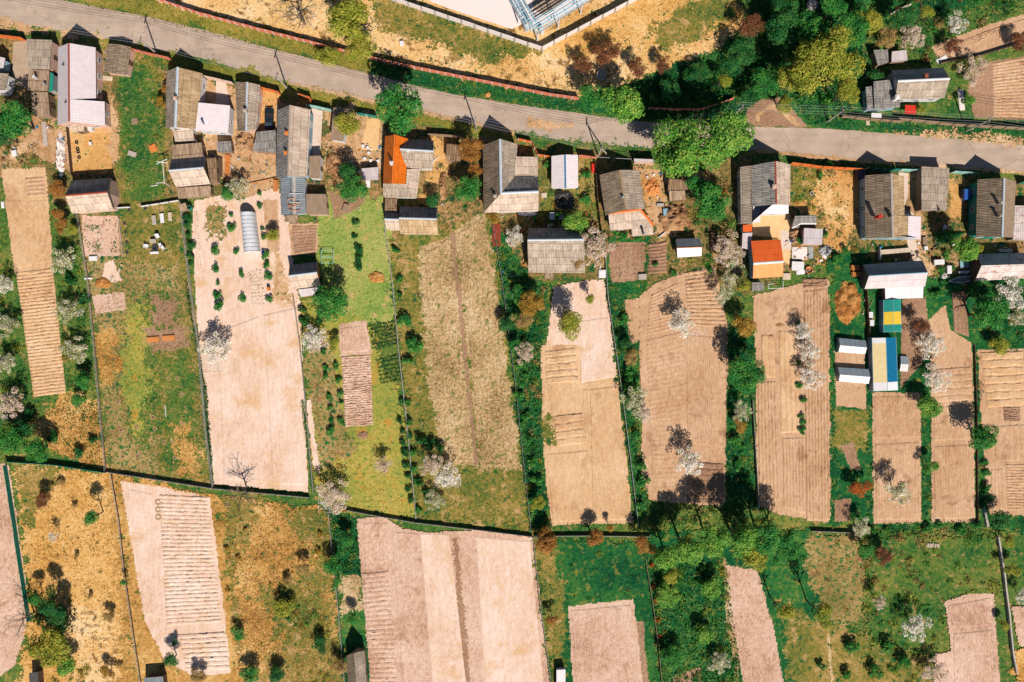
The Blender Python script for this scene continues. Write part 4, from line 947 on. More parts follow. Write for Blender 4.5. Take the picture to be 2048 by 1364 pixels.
def petals(x, y, rx, ry, n, seed):
    """fallen blossom lying under the trees"""
    rs = np.random.default_rng(seed); c = G(x, y); P = np.zeros((n, 3))
    P[:, 0] = c.x + np.clip(rs.normal(size=n), -1.7, 1.7) * rx * .6; P[:, 1] = c.y + np.clip(rs.normal(size=n), -1.7, 1.7) * ry * .6; P[:, 2] = rs.uniform(.12, .2, n)
    N = rs.normal(size=(n, 3)) * .15; N[:, 2] = 1
    V, Fq = leaf_cards(P, N, .2, rs)
    o = bpy.data.objects.new('fallen_petals', mesh_np('fallen_petals', V, Fq, [M['Lblos']])); COL.objects.link(o); tag(o, kind='stuff')
for i, a in enumerate([(440, 722, 3.2, 2.2, 900), (1376, 672, 3.2, 1.6, 700), (1292, 830, 2.2, 1.4, 500), (1385, 938, 2.6, 1.2, 500), (1612, 680, 2.6, 4.0, 900), (1628, 766, 2.2, 1.4, 400), (1875, 760, 2.4, 3.0, 500), (632, 692, 2.4, 1.2, 400), (664, 1006, 2.6, 1.8, 600), (895, 965, 2.6, 1.0, 400), (1470, 520, 1.8, 2.4, 300)]): petals(*a, 300 + i)

TH('meadow_weeds', ['Lyel', 'Ldeep', 'Lgold', 'Ldeep'], [(530, 1195), (570, 1170), (605, 1165), (600, 1200), (650, 1225), (640, 1262), (590, 1250), (550, 1225)], .5, (.4, .9), .25, 110)
TH('meadow_weeds', ['Lyel', 'Ldeep', 'Ltan'], [(620, 1270), (690, 1250), (692, 1390), (480, 1390), (520, 1345), (600, 1330)], .25, (.4, .9), .25, 111)
TH('meadow_weeds', ['Ldark', 'Ldeep'], [(62, 1180), (90, 1165), (140, 1220), (146, 1262), (110, 1270), (70, 1260)], .5, (.6, 1.2), .28, 112)
TH('meadow_weeds', ['Lyel', 'Ldeep', 'Ltan'], [(95, 1310), (170, 1320), (200, 1390), (90, 1390)], .35, (.4, .9), .25, 113)

# ------------------------------------------------------------------ buildings
def newell(pts):
    n = Vector((0, 0, 0))
    for i in range(len(pts)):
        a, b = pts[i], pts[(i + 1) % len(pts)]
        n += Vector(((a.y - b.y) * (a.z + b.z), (a.z - b.z) * (a.x + b.x), (a.x - b.x) * (a.y + b.y)))
    return n.normalized()

def facet(mb, pts, slot, th=0.09):
    """a roof slope; its first edge is the eave or the ridge"""
    n = newell(pts)
    if n.z < 0: pts = [pts[1], pts[0]] + pts[2:][::-1]; n = newell(pts)
    u = (pts[1] - pts[0]); u = (u - n * u.dot(n)).normalized(); v = n.cross(u)
    uv = [((p - pts[0]).dot(u) + 40, (p - pts[0]).dot(v) + 40) for p in pts]
    mb.prism(pts, [p - Vector((0, 0, th)) for p in pts], slot, uv)

def window(parent, c, nrm, wd, ht, fm='whitep'):
    t = Vector((-nrm.y, nrm.x, 0)); m = MB(); rz = math.atan2(t.y, t.x)
    f = 0.07
    m.box(c + nrm * 0.02 + Vector((0, 0, ht / 2)), (wd + 2 * f, 0.06, f), rz); m.box(c + nrm * 0.02 - Vector((0, 0, ht / 2)), (wd + 2 * f, 0.1, f), rz)
    for s in (-1, 0, 1): m.box(c + nrm * 0.02 + t * s * wd / 2, (f, 0.06, ht - f), rz)
    w_ = m.build('window', M[fm], parent)
    g_ = MB(); g_.box(c + nrm * 0.008, (wd, 0.03, ht - 0.02), rz); g_.build('pane', M['glass'], w_)
    return w_

def door(parent, c, nrm, wd=0.9, ht=1.9, mat='wooddk'):
    t = Vector((-nrm.y, nrm.x, 0)); rz = math.atan2(t.y, t.x)
    m = MB(); m.box(c + nrm * 0.02 + Vector((0, 0, ht / 2 + 0.05)), (wd, 0.06, ht), rz)
    d = m.build('door', M[mat], parent)
    h = MB(); h.box(c + nrm * 0.08 + t * wd * 0.35 + Vector((0, 0, 1.0)), (0.12, 0.05, 0.04), rz); h.build('handle', M['metal'], d)

def house(name, label, cat, facets, outline, wall='plwhite', cap=None, capmat='ridgeblue', capw=0.34, chim=(), win='house', ins=0.32, group=None, th=0.09, doormat='wooddk'):
    """facets: (material, [(x, y, z) ...]); outline: (x, y, z) of the eaves and gable tops the walls rise to"""
    W = [G(*p) for p in outline]
    cen = sum(W, Vector((0, 0, 0))) / len(W)
    root = empty(name, (cen.x, cen.y, 0), label, cat, group)
    mb = MB(); mats = []
    for mt, pts in facets:
        if mt not in mats: mats.append(mt)
        facet(mb, [G(*p) for p in pts], mats.index(mt), th)
    roof = mb.build('roof', [M[m] for m in mats], root)
    zmin = min(p.z for p in W)
    I = []
    for p in W:
        d = Vector((cen.x - p.x, cen.y - p.y, 0)); L = d.length
        q = p + d * min(0.4, ins * 1.3 / max(L, .1)); q.z = max(0.3, p.z - (th + 0.10 if p.z > zmin + 0.4 else th - 0.06))
        I.append(q)
    wb = MB(); n = len(I)
    for i in range(n):
        a, b = I[i], I[(i + 1) % n]
        wb.face([Vector((a.x, a.y, 0)), Vector((b.x, b.y, 0)), b, a])
    wb.build('wall', M[wall], root)
    # openings
    area = sum(I[i].x * I[(i + 1) % n].y - I[(i + 1) % n].x * I[i].y for i in range(n))
    made = False
    for i in range(n):
        a, b = I[i], I[(i + 1) % n]
        e = Vector((b.x - a.x, b.y - a.y, 0)); L = e.length
        if L < 1.6: continue
        e.normalize(); nr = Vector((e.y, -e.x, 0)) * (1 if area > 0 else -1)
        top = min(a.z, b.z)
        if win == 'house' and L > 2.2 and top > 1.9:
            k = 1 if L < 5 else 2 if L < 9 else 3
            for j in range(k):
                c = a + e * (L * (j + .5) / k); c.z = 1.45
                window(root, c, nr, 0.95, 1.05)
        elif win == 'shed' and not made and top > 1.5 and nr.y < 0.3:
            c = a + e * (L * .5); c.z = 0
            door(root, c, nr, min(0.9, L * .5), min(1.8, top - 0.25), doormat); made = True
    if cap:
        cm = MB()
        for p, q in zip(cap[:-1], cap[1:]):
            p, q = G(*p), G(*q); d = (q - p); s = Vector((-d.y, d.x, 0)).normalized() * capw / 2; up = Vector((0, 0, 0.05)); dn = Vector((0, 0, capw * .22))
            cm.face([p + up, q + up, q + s - dn + up, p + s - dn + up]); cm.face([p + up, p - s - dn + up, q - s - dn + up, q + up])
            cm.face([p + s - dn + up, q + s - dn + up, q + s - dn - up, p + s - dn - up]); cm.face([p - s - dn + up, p - s - dn - up, q - s - dn - up, q - s - dn + up])
        cm.build('ridge_cap', M[capmat], roof)
    for cx, cy, zb, zt, sz, mt in chim:
        c = G(cx, cy, zt); cb = MB(); cb.box((c.x, c.y, (zb + zt) / 2), (sz, sz, zt - zb)); cb.box((c.x, c.y, zt + 0.05), (sz + .14, sz + .14, 0.1)); cb.box((c.x, c.y, zt + 0.16), (sz * .6, sz * .6, 0.12))
        cb.build('chimney', M[mt], roof)
    return root

def gable(name, label, cat, L, R, ridge, he, hr, mL='slate', mR=None, wall='plwhite', cap=True, capmat='ridgeblue', chim=(), win='house', extra=(), heR=None, capw=0.34, group=None, steep=True):
    """L and R: the two eave lines and ridge, all running the same way"""
    mR = mR or mL; heR = he if heR is None else heR
    if steep and abs(ridge[1][0] - ridge[0][0]) > abs(ridge[1][1] - ridge[0][1]):      # ridge runs west-east: steep farm roof
        half = abs(G(*L[0], he).y - G(*R[0], heR).y) / 2; hr = max(hr, he + 1.0 * half)
    a0, a1 = [(*p, he) for p in L]; b0, b1 = [(*p, heR) for p in R]; r0, r1 = [(*p, hr) for p in ridge]
    return house(name, label, cat, [(mL, [a0, a1, r1, r0]), (mR, [b0, b1, r1, r0])] + list(extra), [a0, r0, b0, b1, r1, a1], wall, [r0, r1] if cap else None, capmat, capw, chim, win, group=group)

def shed(name, label, q, z, mat='slate', wall='wood', cat='shed', win='shed', chim=(), group=None, doormat='wooddk'):
    z = z if isinstance(z, (tuple, list)) else (z,) * 4
    p = [(*a, b) for a, b in zip(q, z)]
    return house(name, label, cat, [(mat, p)], p, wall, None, chim=chim, win=win, ins=0.18, group=group, th=0.07, doormat=doormat)

P4 = lambda s: [tuple(float(v) for v in t.split(',')) for t in s.split()]

# --- west end of the row
gable('village_house', 'white walled house cut by the west edge, brown roof beside the dark crowned tree', 'house', P4('-30,150 -28,182'), P4('17,147 10,180'), P4('-8,146 -10,180'), 3.0, 5.0, 'slate', wall='plwhite')
gable('small_outbuilding', 'small white gabled outbuilding with a red trim at the west edge, nearest the orange gate', 'outbuilding', P4('-26,114 -26,136'), P4('10,116 6,138'), P4('-8,112 -10,136'), 2.6, 4.2, 'white', wall='bluelt', capmat='red', win=None)
shed('long_shed', 'long weathered shed with pale fibre sheet roof beside the worn concrete yard', P4('53,78 104,80 99,139 57,138'), (2.9, 3.1, 3.1, 2.9), 'slate', 'plpink')
shed('annex_shed', 'middle shed with white vent on its patched roof beside the teal canopy', P4('57,139 99,141 96,182 55,181'), (2.7, 2.9, 2.9, 2.7), 'boards', 'wood', chim=[(67, 153, 2.5, 4.0, .35, 'plwhite'), (88, 168, 2.5, 3.6, .3, 'metal')])
shed('low_shed', 'low board roofed shed at the south end of the western shed row', P4('61,183 96,184 100,232 67,233'), (2.5, 2.6, 2.6, 2.5), 'boards', 'wood')
shed('canopy', 'teal plastic canopy over the passage west of the white roofed house', P4('99,144 107,147 106,182 97,184'), (2.3, 2.2, 2.2, 2.3), 'teal', 'metal', cat='canopy', win=None)
house('village_house', 'large house with gleaming white metal roof and dark red ridge, widest on its south side', 'house',
      [('white', [(116, 95, 3.2), (115, 250, 3.2), (138, 243, 6.8), (137, 86, 6.8)]), ('white', [(191, 95, 3.2), (192, 198, 3.2), (138, 198, 6.8), (137, 86, 6.8)]), ('white', [(209, 203, 3.0), (210, 251, 3.0), (138, 243, 6.78), (138, 198.2, 6.78)])],
      [(116, 95, 3.2), (137, 86, 6.8), (191, 95, 3.2), (192, 198, 3.2), (209, 203, 3.0), (210, 251, 3.0), (138, 243, 6.8), (115, 250, 3.2)], 'plpink', [(137, 86, 6.8), (138, 243, 6.8)], 'ridgered', 0.3, chim=[(126, 129, 4.3, 5.6, .22, 'metaldk'), (131, 204, 5.2, 6.2, .2, 'metaldk')])
shed('porch', 'pale boarded porch under the south end of the white roofed house', P4('135,252 168,246 168,262 146,264'), (2.4, 2.4, 2.2, 2.2), 'slatelt', 'wood', cat='porch')
gable('garden_shed', 'square brown roofed shed between the white roofed house and the green yard', 'shed', P4('214,87 207,144'), P4('262,94 253,150'), P4('240,89 231,147'), 2.4, 2.9, 'slatebr', wall='plpink', cap=False, win='shed')
gable('barn', 'barn with dark north slope, red ridge and pale south slope above the strawberry plot', 'barn', P4('143,361 224,356'), P4('144,427 227,420'), P4('130,391 214,384'), 2.6, 4.9, 'slategy', 'slatelt', wall='plpink', capmat='ridgered', win='shed')  # north slope takes a darker sheet: its shade is put into the colour

# --- second household
gable('village_house', 'house with golden fibre roof and pale blue ridge joined to a white annex', 'house', P4('333,143 331,256'), P4('405,147 393,258'), P4('355,134 350,254'), 3.2, 6.2, 'slate', 'slategold', chim=[(350, 196, 4.6, 6.9, .5, 'plpink')], capw=.5)
shed('house_annex', 'flat annex with bright white metal roof and a bent vent pipe shadow', P4('397,205 460,211 456,265 391,259'), (3.9, 3.3, 3.3, 3.9), 'white', 'plwhite', cat='annex', win='house', chim=[(403, 246, 3.4, 5.0, .3, 'plwhite')])
shed('porch', 'small cream porch roof below the pale blue ridge of the golden roofed house', P4('346,260 386,257 388,281 350,283'), (2.6, 2.6, 2.3, 2.3), 'slatelt', 'plwhite', cat='porch')
shed('outbuilding', 'patched grey roofed outbuilding just north of the barn by the white pipe frame', P4('343,290 403,285 407,313 345,318'), 2.5, 'boards', 'wood', cat='outbuilding')
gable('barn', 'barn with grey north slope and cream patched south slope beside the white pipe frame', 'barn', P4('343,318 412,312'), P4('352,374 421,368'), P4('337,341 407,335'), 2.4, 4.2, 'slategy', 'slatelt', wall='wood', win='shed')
shed('lean_to', 'weathered lean-to along the south wall of the barn by the white pipe frame', P4('353,376 421,371 422,390 357,397'), (2.3, 2.3, 1.9, 1.9), 'boards', 'wood', cat='lean-to')
shed('tool_shed', 'narrow plank roofed shed against the east gable of the barn by the white pipe frame', P4('413,316 432,315 434,365 420,369'), 2.2, 'thatch', 'wood')
gable('summer_kitchen', 'brown roofed outbuilding with white ridge patch, west of the parked black car', 'outbuilding', P4('470,164 475,262'), P4('520,170 512,258'), P4('494,164 492,262'), 2.7, 3.5, 'slatebr', 'slate', wall='plpink', chim=[(490, 221, 3.2, 4.3, .5, 'conc')])
shed('woodshed', 'small grey woodshed beside the brown scrap boards in the dirt yard', P4('433,284 462,282 463,304 435,305'), 2.2, 'slategy', 'wood')
shed('carport', 'open carport with rippled grey roof south of the black car', P4('513,264 551,260 552,305 506,302'), (2.4, 2.6, 2.6, 2.4), 'slategy', 'wood', cat='carport', win=None)
gable('village_house', 'long house with diamond patterned grey roof and pale east slope beside the concrete walk', 'house', P4('555,220 552,356'), P4('621,219 614,353'), P4('580,210 576,353'), 3.3, 6.2, 'slategy', 'slatelt', capmat='slatelt', chim=[(573, 266, 4.9, 6.3, .6, 'woodor'), (571, 305, 4.9, 6.4, .5, 'woodor')], wall='bluelt')
shed('flat_annex', 'flat felt roofed annex attached to the east side of the long grey roofed house', P4('619,312 642,311 638,357 617,356'), 2.8, 'felt', 'plwhite', cat='annex')
gable('workshop', 'blue grey metal roofed workshop with pale ridge strip, south of the long house', 'workshop', P4('561,356 562,430'), P4('610,353 611,428'), P4('587,354 588,429'), 2.6, 3.2, 'bluegy', wall='plwhite', capw=.9, capmat='conc', win='shed')
shed('flat_garage', 'flat brown felt roofed garage joined to the blue grey workshop', P4('612,388 652,388 654,429 613,429'), 2.6, 'felt', 'plpink', cat='garage')
gable('garden_shed', 'shed with dark north slope and tan south slope near the green metal frame', 'shed', P4('579,530 634,524'), P4('585,578 641,572'), P4('577,552 634,545'), 2.3, 3.8, 'slategy', 'slatelt', wall='woodor', win='shed')  # darker grey on the north side paints in the shade of that slope
shed('porch', 'white cluttered porch on the south side of the shed near the green metal frame', P4('596,579 640,574 642,588 602,594'), (2.1, 2.1, 1.8, 1.8), 'whitegy', 'woodor', cat='porch')
shed('summer_kitchen', 'plain grey flat roof half hidden behind the bright round tree', P4('667,215 700,218 686,283 661,279'), 2.7, 'felt', 'plwhite', cat='outbuilding')
shed('junk_hut', 'low white patched hut in the yard just west of the orange roof', P4('723,337 757,334 757,359 724,360'), 1.9, 'whitegy', 'wood')

# --- orange roof household
house('village_house', 'house with bright orange metal roof and a grey wing reaching east', 'house',
      [('orange', [(770, 273, 3.2), (766, 366, 3.2), (784, 367, 6.2), (789, 269, 6.2)]), ('orange', [(816, 277, 3.4), (811, 368, 3.4), (784, 367, 6.2), (789, 269, 6.2)])],
      [(770, 273, 3.2), (789, 269, 6.2), (816, 277, 3.4), (811, 368, 3.4), (784, 367, 6.2), (766, 366, 3.2)], 'plpink', [(789, 269, 6.2), (784, 367, 6.2)], 'orangep', 0.2, chim=[(783, 326, 5, 6.8, .55, 'plwhite')])
gable('house_wing', 'grey fibre roofed wing with white ridge on the east side of the orange roof', 'house wing', P4('812,278 867,281'), P4('812,336 865,338'), P4('800,298 867,302'), 3.0, 4.9, 'slategy', 'slate', chim=[(816, 302, 4.3, 5.6, .5, 'plwhite')])
house('house_annex', 'hipped grey annex joining the south end of the orange roof', 'annex',
      [('slate', [(767, 395, 2.6), (833, 396, 2.6), (812, 368, 3.6), (766, 367, 3.6)]), ('slatelt', [(840, 338, 2.6), (833, 396, 2.6), (812, 368, 3.6), (814, 338, 3.6)])],
      [(766, 367, 3.6), (814, 338, 3.6), (840, 338, 2.6), (833, 396, 2.6), (767, 395, 2.6)], 'plwhite', None)
shed('woodshed', 'narrow striped roof woodshed linking the hipped annex to the long barn', P4('770,396 794,396 793,426 769,424'), 2.0, 'thatch', 'wood')
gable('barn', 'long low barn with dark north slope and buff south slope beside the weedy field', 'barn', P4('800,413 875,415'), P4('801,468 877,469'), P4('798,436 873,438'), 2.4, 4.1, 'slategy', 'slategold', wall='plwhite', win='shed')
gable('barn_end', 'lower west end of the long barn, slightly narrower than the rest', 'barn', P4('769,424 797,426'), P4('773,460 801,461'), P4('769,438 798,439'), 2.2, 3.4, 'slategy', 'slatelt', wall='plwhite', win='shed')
shed('ruined_shed', 'brown shed roof covered in debris beside the orange leaved tree', P4('893,287 923,290 921,322 892,321'), 2.2, 'thatch', 'wood')

# --- L shaped house
house('village_house', 'L shaped house with brown fibre roof, pale blue ridges and long pale south slope', 'house',
      [('slatebr', [(966, 290, 3.3), (967, 426, 3.3), (1002, 386, 6.9), (1000, 278, 6.9)]), ('slate', [(1035, 288, 3.6), (1030, 352, 3.9), (1002, 386, 6.9), (1000, 278, 6.9)]),
       ('slategy', [(1076, 353, 3.3), (1030, 352.5, 3.9), (1002, 386, 6.88), (1077, 383, 6.2)]), ('slatelt', [(968, 425, 3.3), (1077, 422, 3.3), (1077, 383, 6.2), (1002, 386, 6.88)])],
      [(966, 290, 3.3), (1000, 278, 6.9), (1035, 288, 3.6), (1030, 352, 3.9), (1076, 353, 3.3), (1077, 383, 6.2), (1077, 422, 3.3), (968, 425, 3.3)], 'plwhite', [(1000, 278, 6.9), (1002, 386, 6.9), (1077, 383, 6.22)], 'ridgeblue', .45, chim=[(990, 392, 4.6, 6.6, .45, 'conc')])
shed('house_annex', 'striped fibre roofed annex filling the corner of the L shaped house', P4('1024,313 1075,314 1076,351 1026,351'), (4.0, 3.0, 3.0, 4.0), 'slatelt', 'plwhite', cat='annex', win='house')
gable('garage', 'garage with white ribbed metal roof and blue ridge strip east of the L shaped house', 'garage', P4('1103,312 1103,376'), P4('1156,310 1156,376'), P4('1130,309 1131,376'), 2.5, 3.4, 'white', wall='plwhite', capmat='blue', win='shed')
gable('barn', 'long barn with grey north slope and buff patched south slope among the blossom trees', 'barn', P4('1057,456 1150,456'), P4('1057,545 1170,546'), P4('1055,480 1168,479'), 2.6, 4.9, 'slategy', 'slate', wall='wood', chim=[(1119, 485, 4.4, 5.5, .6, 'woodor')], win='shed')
shed('lean_to', 'small striped lean-to on the south wall of the barn among the blossom trees', P4('1089,544 1107,544 1107,557 1090,557'), 2.0, 'boards', 'wood', cat='lean-to')
house('village_house', 'house set at a slant with brown diamond roof and orange trimmed south porch', 'house',
      [('slatebr', [(1199, 350, 3.2), (1211, 431, 3.2), (1252, 419, 5.9), (1239, 340, 5.9)]), ('slate', [(1278, 340, 3.3), (1288, 404, 3.3), (1290, 417, 3.6), (1252, 419, 5.9), (1239, 340, 5.9)])],
      [(1199, 350, 3.2), (1239, 340, 5.9), (1278, 340, 3.3), (1290, 417, 3.6), (1252, 419, 5.9), (1211, 431, 3.2)], 'plwhite', [(1239, 340, 5.9), (1252, 419, 5.9)], 'slategold', .4, chim=[(1246, 394, 5, 6.3, .3, 'metal')])
house('veranda', 'patched pale veranda roof with orange edge south of the slanting brown house', 'veranda',
      [('slatelt', [(1217, 428, 3.3), (1280, 421, 3.3), (1305, 452, 2.5), (1307, 469, 2.4), (1265, 473, 2.4), (1263, 458, 2.5), (1220, 460, 2.5)])],
      [(1217, 428, 3.3), (1280, 421, 3.3), (1305, 452, 2.5), (1307, 469, 2.4), (1265, 473, 2.4), (1263, 458, 2.5), (1220, 460, 2.5)], 'plpink', [(1217, 427, 3.36), (1281, 419, 3.36), (1307, 451, 2.56)], 'orangep', .5, chim=[(1290, 466, 2.3, 4.2, .35, 'conc')])
shed('wood_shed', 'ragged thatch coloured shed under the edge of the big green tree', P4('1338,357 1374,360 1376,379 1336,381'), (2.5, 2.5, 2.2, 2.2), 'thatch', 'wood')
shed('plank_shed', 'plank walled lean-to with brown boards below the ragged shed', P4('1338,382 1370,381 1372,399 1339,402'), (2.2, 2.2, 1.8, 1.8), 'boards', 'wooddk')
shed('gate_canopy', 'white concrete gate canopy with a red box beside the slanting brown house', P4('1268,317 1315,319 1315,324 1268,323'), 2.4, 'whitegy', 'plpink', cat='gate', win=None)
gable('garden_hut', 'small hut with blue grey north slope and white south slope by the blossom tree', 'hut', P4('1352,478 1400,476'), P4('1355,515 1403,512'), P4('1354,496 1404,494'), 2.1, 3.3, 'bluegy', 'white', wall='plwhite', win='shed', capmat='woodor', capw=.15, steep=False)

# --- houses further east
house('village_house', 'wide house with checkered brown roof, red ridge and white annexes at its south end', 'house',
      [('slategy', [(1504, 331, 4.4), (1504, 413, 4.4), (1553, 408, 6.3), (1551, 322, 6.3)]), ('slatelt', [(1581, 329, 3.6), (1580, 411, 3.6), (1553, 408, 6.3), (1551, 322, 6.3)]), ('slate', [(1480, 334, 3.2), (1482, 448, 3.2), (1504, 447, 4.2), (1504, 331, 4.35)])],
      [(1480, 334, 3.2), (1504, 331, 4.35), (1551, 322, 6.3), (1581, 329, 3.6), (1580, 411, 3.6), (1553, 408, 6.3), (1504, 447, 4.2), (1482, 448, 3.2)], 'plwhite', [(1551, 322, 6.3), (1553, 408, 6.3)], 'ridgered', .3, chim=[(1549, 373, 5.9, 7.0, .6, 'plpink')])
shed('house_annex', 'narrow white annex strip beside the brown roof at the yellow paved yard', P4('1506,413 1521,412 1521,444 1506,446'), 2.9, 'white', 'plwhite', cat='annex')
shed('veranda', 'white ribbed veranda roof facing the yellow paved yard', P4('1522,411 1577,409 1577,427 1522,428'), (3.3, 3.3, 2.7, 2.7), 'white', 'plwhite', cat='veranda', win='house')
gable('summer_house', 'orange summer house with peach south slope and white skylight in the yard', 'summer house', P4('1502,482 1561,479'), P4('1506,557 1566,553'), P4('1507,527 1567,523'), 3.3, 4.2, 'orangered', 'orangelt', wall='bluelt', capmat='whitep', capw=.5, steep=False)
shed('garden_shed', 'square shed with pale ribbed roof beside the climbing plants and blue barrel', P4('1608,456 1646,458 1644,490 1607,488'), 2.5, 'whitegy', 'plpink')
house('lean_to', 'bent grey fibre lean-to roof in deep shade east of the yellow paving', 'lean-to',
      [('slategy', [(1590, 432, 2.5), (1633, 431, 2.5), (1633, 447, 2.2), (1601, 447, 2.2), (1597, 456, 2.2), (1584, 456, 2.2)])], [(1590, 432, 2.5), (1633, 431, 2.5), (1633, 447, 2.2), (1601, 447, 2.2), (1597, 456, 2.2), (1584, 456, 2.2)], 'wood', [(1633, 447, 2.24), (1601, 447, 2.24), (1584, 456, 2.24)], 'whitep', .3, win=None)
shed('toilet_shed', 'narrow grey shed with orange upper box near the blossom trees and orange summer house', P4('1485,466 1505,465 1500,500 1484,496'), 2.2, 'whitegy', 'wood')
shed('orange_cabin', 'small orange topped cabin north of the narrow grey shed', P4('1486,450 1504,449 1504,463 1486,464'), 2.4, 'orangered', 'plwhite', cat='cabin')
house('village_house', 'house with rippled brown roof, rusty white ridge and white south east extension', 'house',
      [('slatebr', [(1730, 351, 3.3), (1731, 477, 3.3), (1786, 475, 6.2), (1783, 347, 6.2)]), ('slategold', [(1808, 353, 3.9), (1809, 430, 3.9), (1786, 430, 6.2), (1783, 347, 6.2)]), ('slategold', [(1817, 432, 3.3), (1816, 476, 3.3), (1786, 475, 6.18), (1786, 430, 6.18)]), ('white', [(1842, 433, 2.6), (1841, 479, 2.6), (1816, 476, 3.28), (1817, 432, 3.28)])],
      [(1730, 351, 3.3), (1783, 347, 6.2), (1808, 353, 3.9), (1809, 430, 3.9), (1842, 433, 2.6), (1841, 479, 2.6), (1786, 475, 6.2), (1731, 477, 3.3)], 'bluelt', [(1783, 347, 6.2), (1786, 475, 6.2)], 'rust', .4, chim=[(1761, 432, 4.8, 6.9, .5, 'red'), (1786, 432, 6, 7.1, .4, 'conc')])
shed('long_shed', 'long rippled brown shed between the white gates, its south end under the dark spruce', P4('1843,333 1899,336 1893,421 1843,421'), (2.9, 3.0, 3.0, 2.9), 'slate', 'wood')
gable('village_house', 'house with teal west wall, dark brown roof and pale east slope', 'house', P4('1955,359 1952,473'), P4('2032,363 2026,475'), P4('2009,356 2005,474'), 3.4, 6.3, 'slatebr', 'felt', wall='teal', capmat='ridgeblue', chim=[(2004, 405, 5.8, 7.0, .35, 'conc'), (2003, 431, 5.8, 7.0, .35, 'conc')])
shed('rusty_lean_to', 'white and rust stained sheet lean-to on the east edge beside the teal walled house', P4('2030,411 2080,411 2080,482 2026,480'), 2.6, 'rust', 'wood', cat='lean-to')
gable('workshop', 'workshop with white south slope and dark ribbed north slope beside the white boat', 'workshop', P4('1726,529 1845,521'), P4('1729,578 1850,573'), P4('1738,552 1856,545'), 2.7, 4.2, 'bluegy', 'whitegy', wall='metaldk', win='shed', capmat='bluelt', capw=.2)  # blue grey of the north slope stands in for shade on it
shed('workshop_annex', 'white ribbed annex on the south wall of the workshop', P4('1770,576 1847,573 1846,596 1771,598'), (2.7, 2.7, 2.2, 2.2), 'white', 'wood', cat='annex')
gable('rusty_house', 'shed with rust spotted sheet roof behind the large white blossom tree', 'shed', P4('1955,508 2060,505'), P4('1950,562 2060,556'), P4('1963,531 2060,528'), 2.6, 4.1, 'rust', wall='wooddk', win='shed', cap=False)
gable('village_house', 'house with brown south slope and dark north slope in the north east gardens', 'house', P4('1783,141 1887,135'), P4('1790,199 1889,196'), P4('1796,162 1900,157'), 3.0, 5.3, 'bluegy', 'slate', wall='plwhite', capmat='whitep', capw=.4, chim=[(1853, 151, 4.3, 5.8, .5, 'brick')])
house('summer_kitchen', 'outbuilding with striped grey roof against the west gable of the north east house', 'outbuilding',
      [('slategy', [(1747, 163, 3.2), (1783, 159, 3.2), (1800, 200, 3.0), (1800, 214, 2.9), (1749, 219, 2.9)]), ('slategy', [(1731, 174, 2.6), (1746.5, 172, 2.6), (1748, 219, 2.6), (1735, 220, 2.6)])],
      [(1731, 174, 2.6), (1747, 163, 3.2), (1783, 159, 3.2), (1800, 214, 2.9), (1749, 219, 2.9), (1735, 220, 2.6)], 'bluelt', None, chim=[(1795, 194, 2.8, 4.6, .7, 'whitep')])
shed('garden_shed', 'grey patched shed north west of the dark roofed north east house', P4('1747,100 1776,99 1777,125 1756,131'), 2.3, 'slategy', 'wood')
shed('chicken_shed', 'pale weathered shed north of the dark roof in the north east gardens', P4('1784,103 1813,100 1815,121 1783,124'), 2.2, 'whitegy', 'wood')
gable('garden_shed', 'shed with brown rippled gable roof cut by the south edge beside the pale ploughed field', 'shed', P4('693,1311 698,1400'), P4('728,1302 736,1400'), P4('708,1306 716,1400'), 2.3, 4.4, 'slatebr', 'slate', wall='wood', win='shed', cap=False)
shed('dark_hut', 'black roofed hut on the south edge by the bright teal net fence', P4('58,1346 76,1344 78,1400 60,1400'), 2.0, 'metaldk', 'wooddk')
shed('dark_hut', 'green black roofed hut on the south edge beside the pale furrowed field', P4('288,1356 326,1353 330,1400 288,1400'), 2.2, 'bluegy', 'wooddk')
shed('storage_box', 'white storage hut cut by the south edge beside the green meadow', P4('1113,1340 1131,1339 1131,1400 1113,1400'), 1.8, 'white', 'plwhite')
shed('privy', 'tiny striped roof privy beside a teal barrel at the garden fence', P4('357,410 371,405 375,419 361,423'), (2.2, 2.2, 2.0, 2.0), 'boards', 'wood')
shed('potting_shed', 'little striped shed south west of the orange summer house', P4('1504,565 1527,565 1528,581 1504,582'), 1.7, 'slategy', 'wood')
shed('rabbit_hutch', 'flat plank hutch standing at the south wall of the blue grey workshop', P4('571,431 596,430 594,446 568,443'), 1.4, 'boards', 'wood', cat='hutch')

# --- greenhouses and frames
def arch_house(label, w0, w1, e0, e1, h):
    """w0-e0: north end corners, w1-e1: south end corners (ground)"""
    a, b, c, d = G(*w0), G(*e0), G(*e1), G(*w1)
    cen = (a + b + c + d) / 4
    root = empty('greenhouse', (cen.x, cen.y, 0), label, 'greenhouse')
    m = MB(); n = 12; K = 10
    def pt(u, t):
        p, q = a.lerp(d, u), b.lerp(c, u); ang = math.pi * t
        r = p.lerp(q, 0.5 - 0.5 * math.cos(ang)); r.z = 0.05 + h * math.sin(ang) ** 0.8; return r
    for i in range(K):
        for j in range(n): m.face([pt(i / K, j / n), pt((i + 1) / K, j / n), pt((i + 1) / K, (j + 1) / n), pt(i / K, (j + 1) / n)])
    for u in (0, 1): m.face([pt(u, j / n) for j in range(n + 1)])
    m.build('film', M['poly'], root)
    for i in range(0, K + 1):
        f = MB(); f.tube([pt(i / K, j / n) + Vector((0, 0, .04)) for j in range(n + 1)], 0.035, 5); f.build('hoop', M['metal'], root)
    f = MB(); f.tube([pt(0, .5) + Vector((0, 0, .05)), pt(1, .5) + Vector((0, 0, .05))], 0.045, 5); f.build('ridge_pipe', M['whitep'], root)
    return root
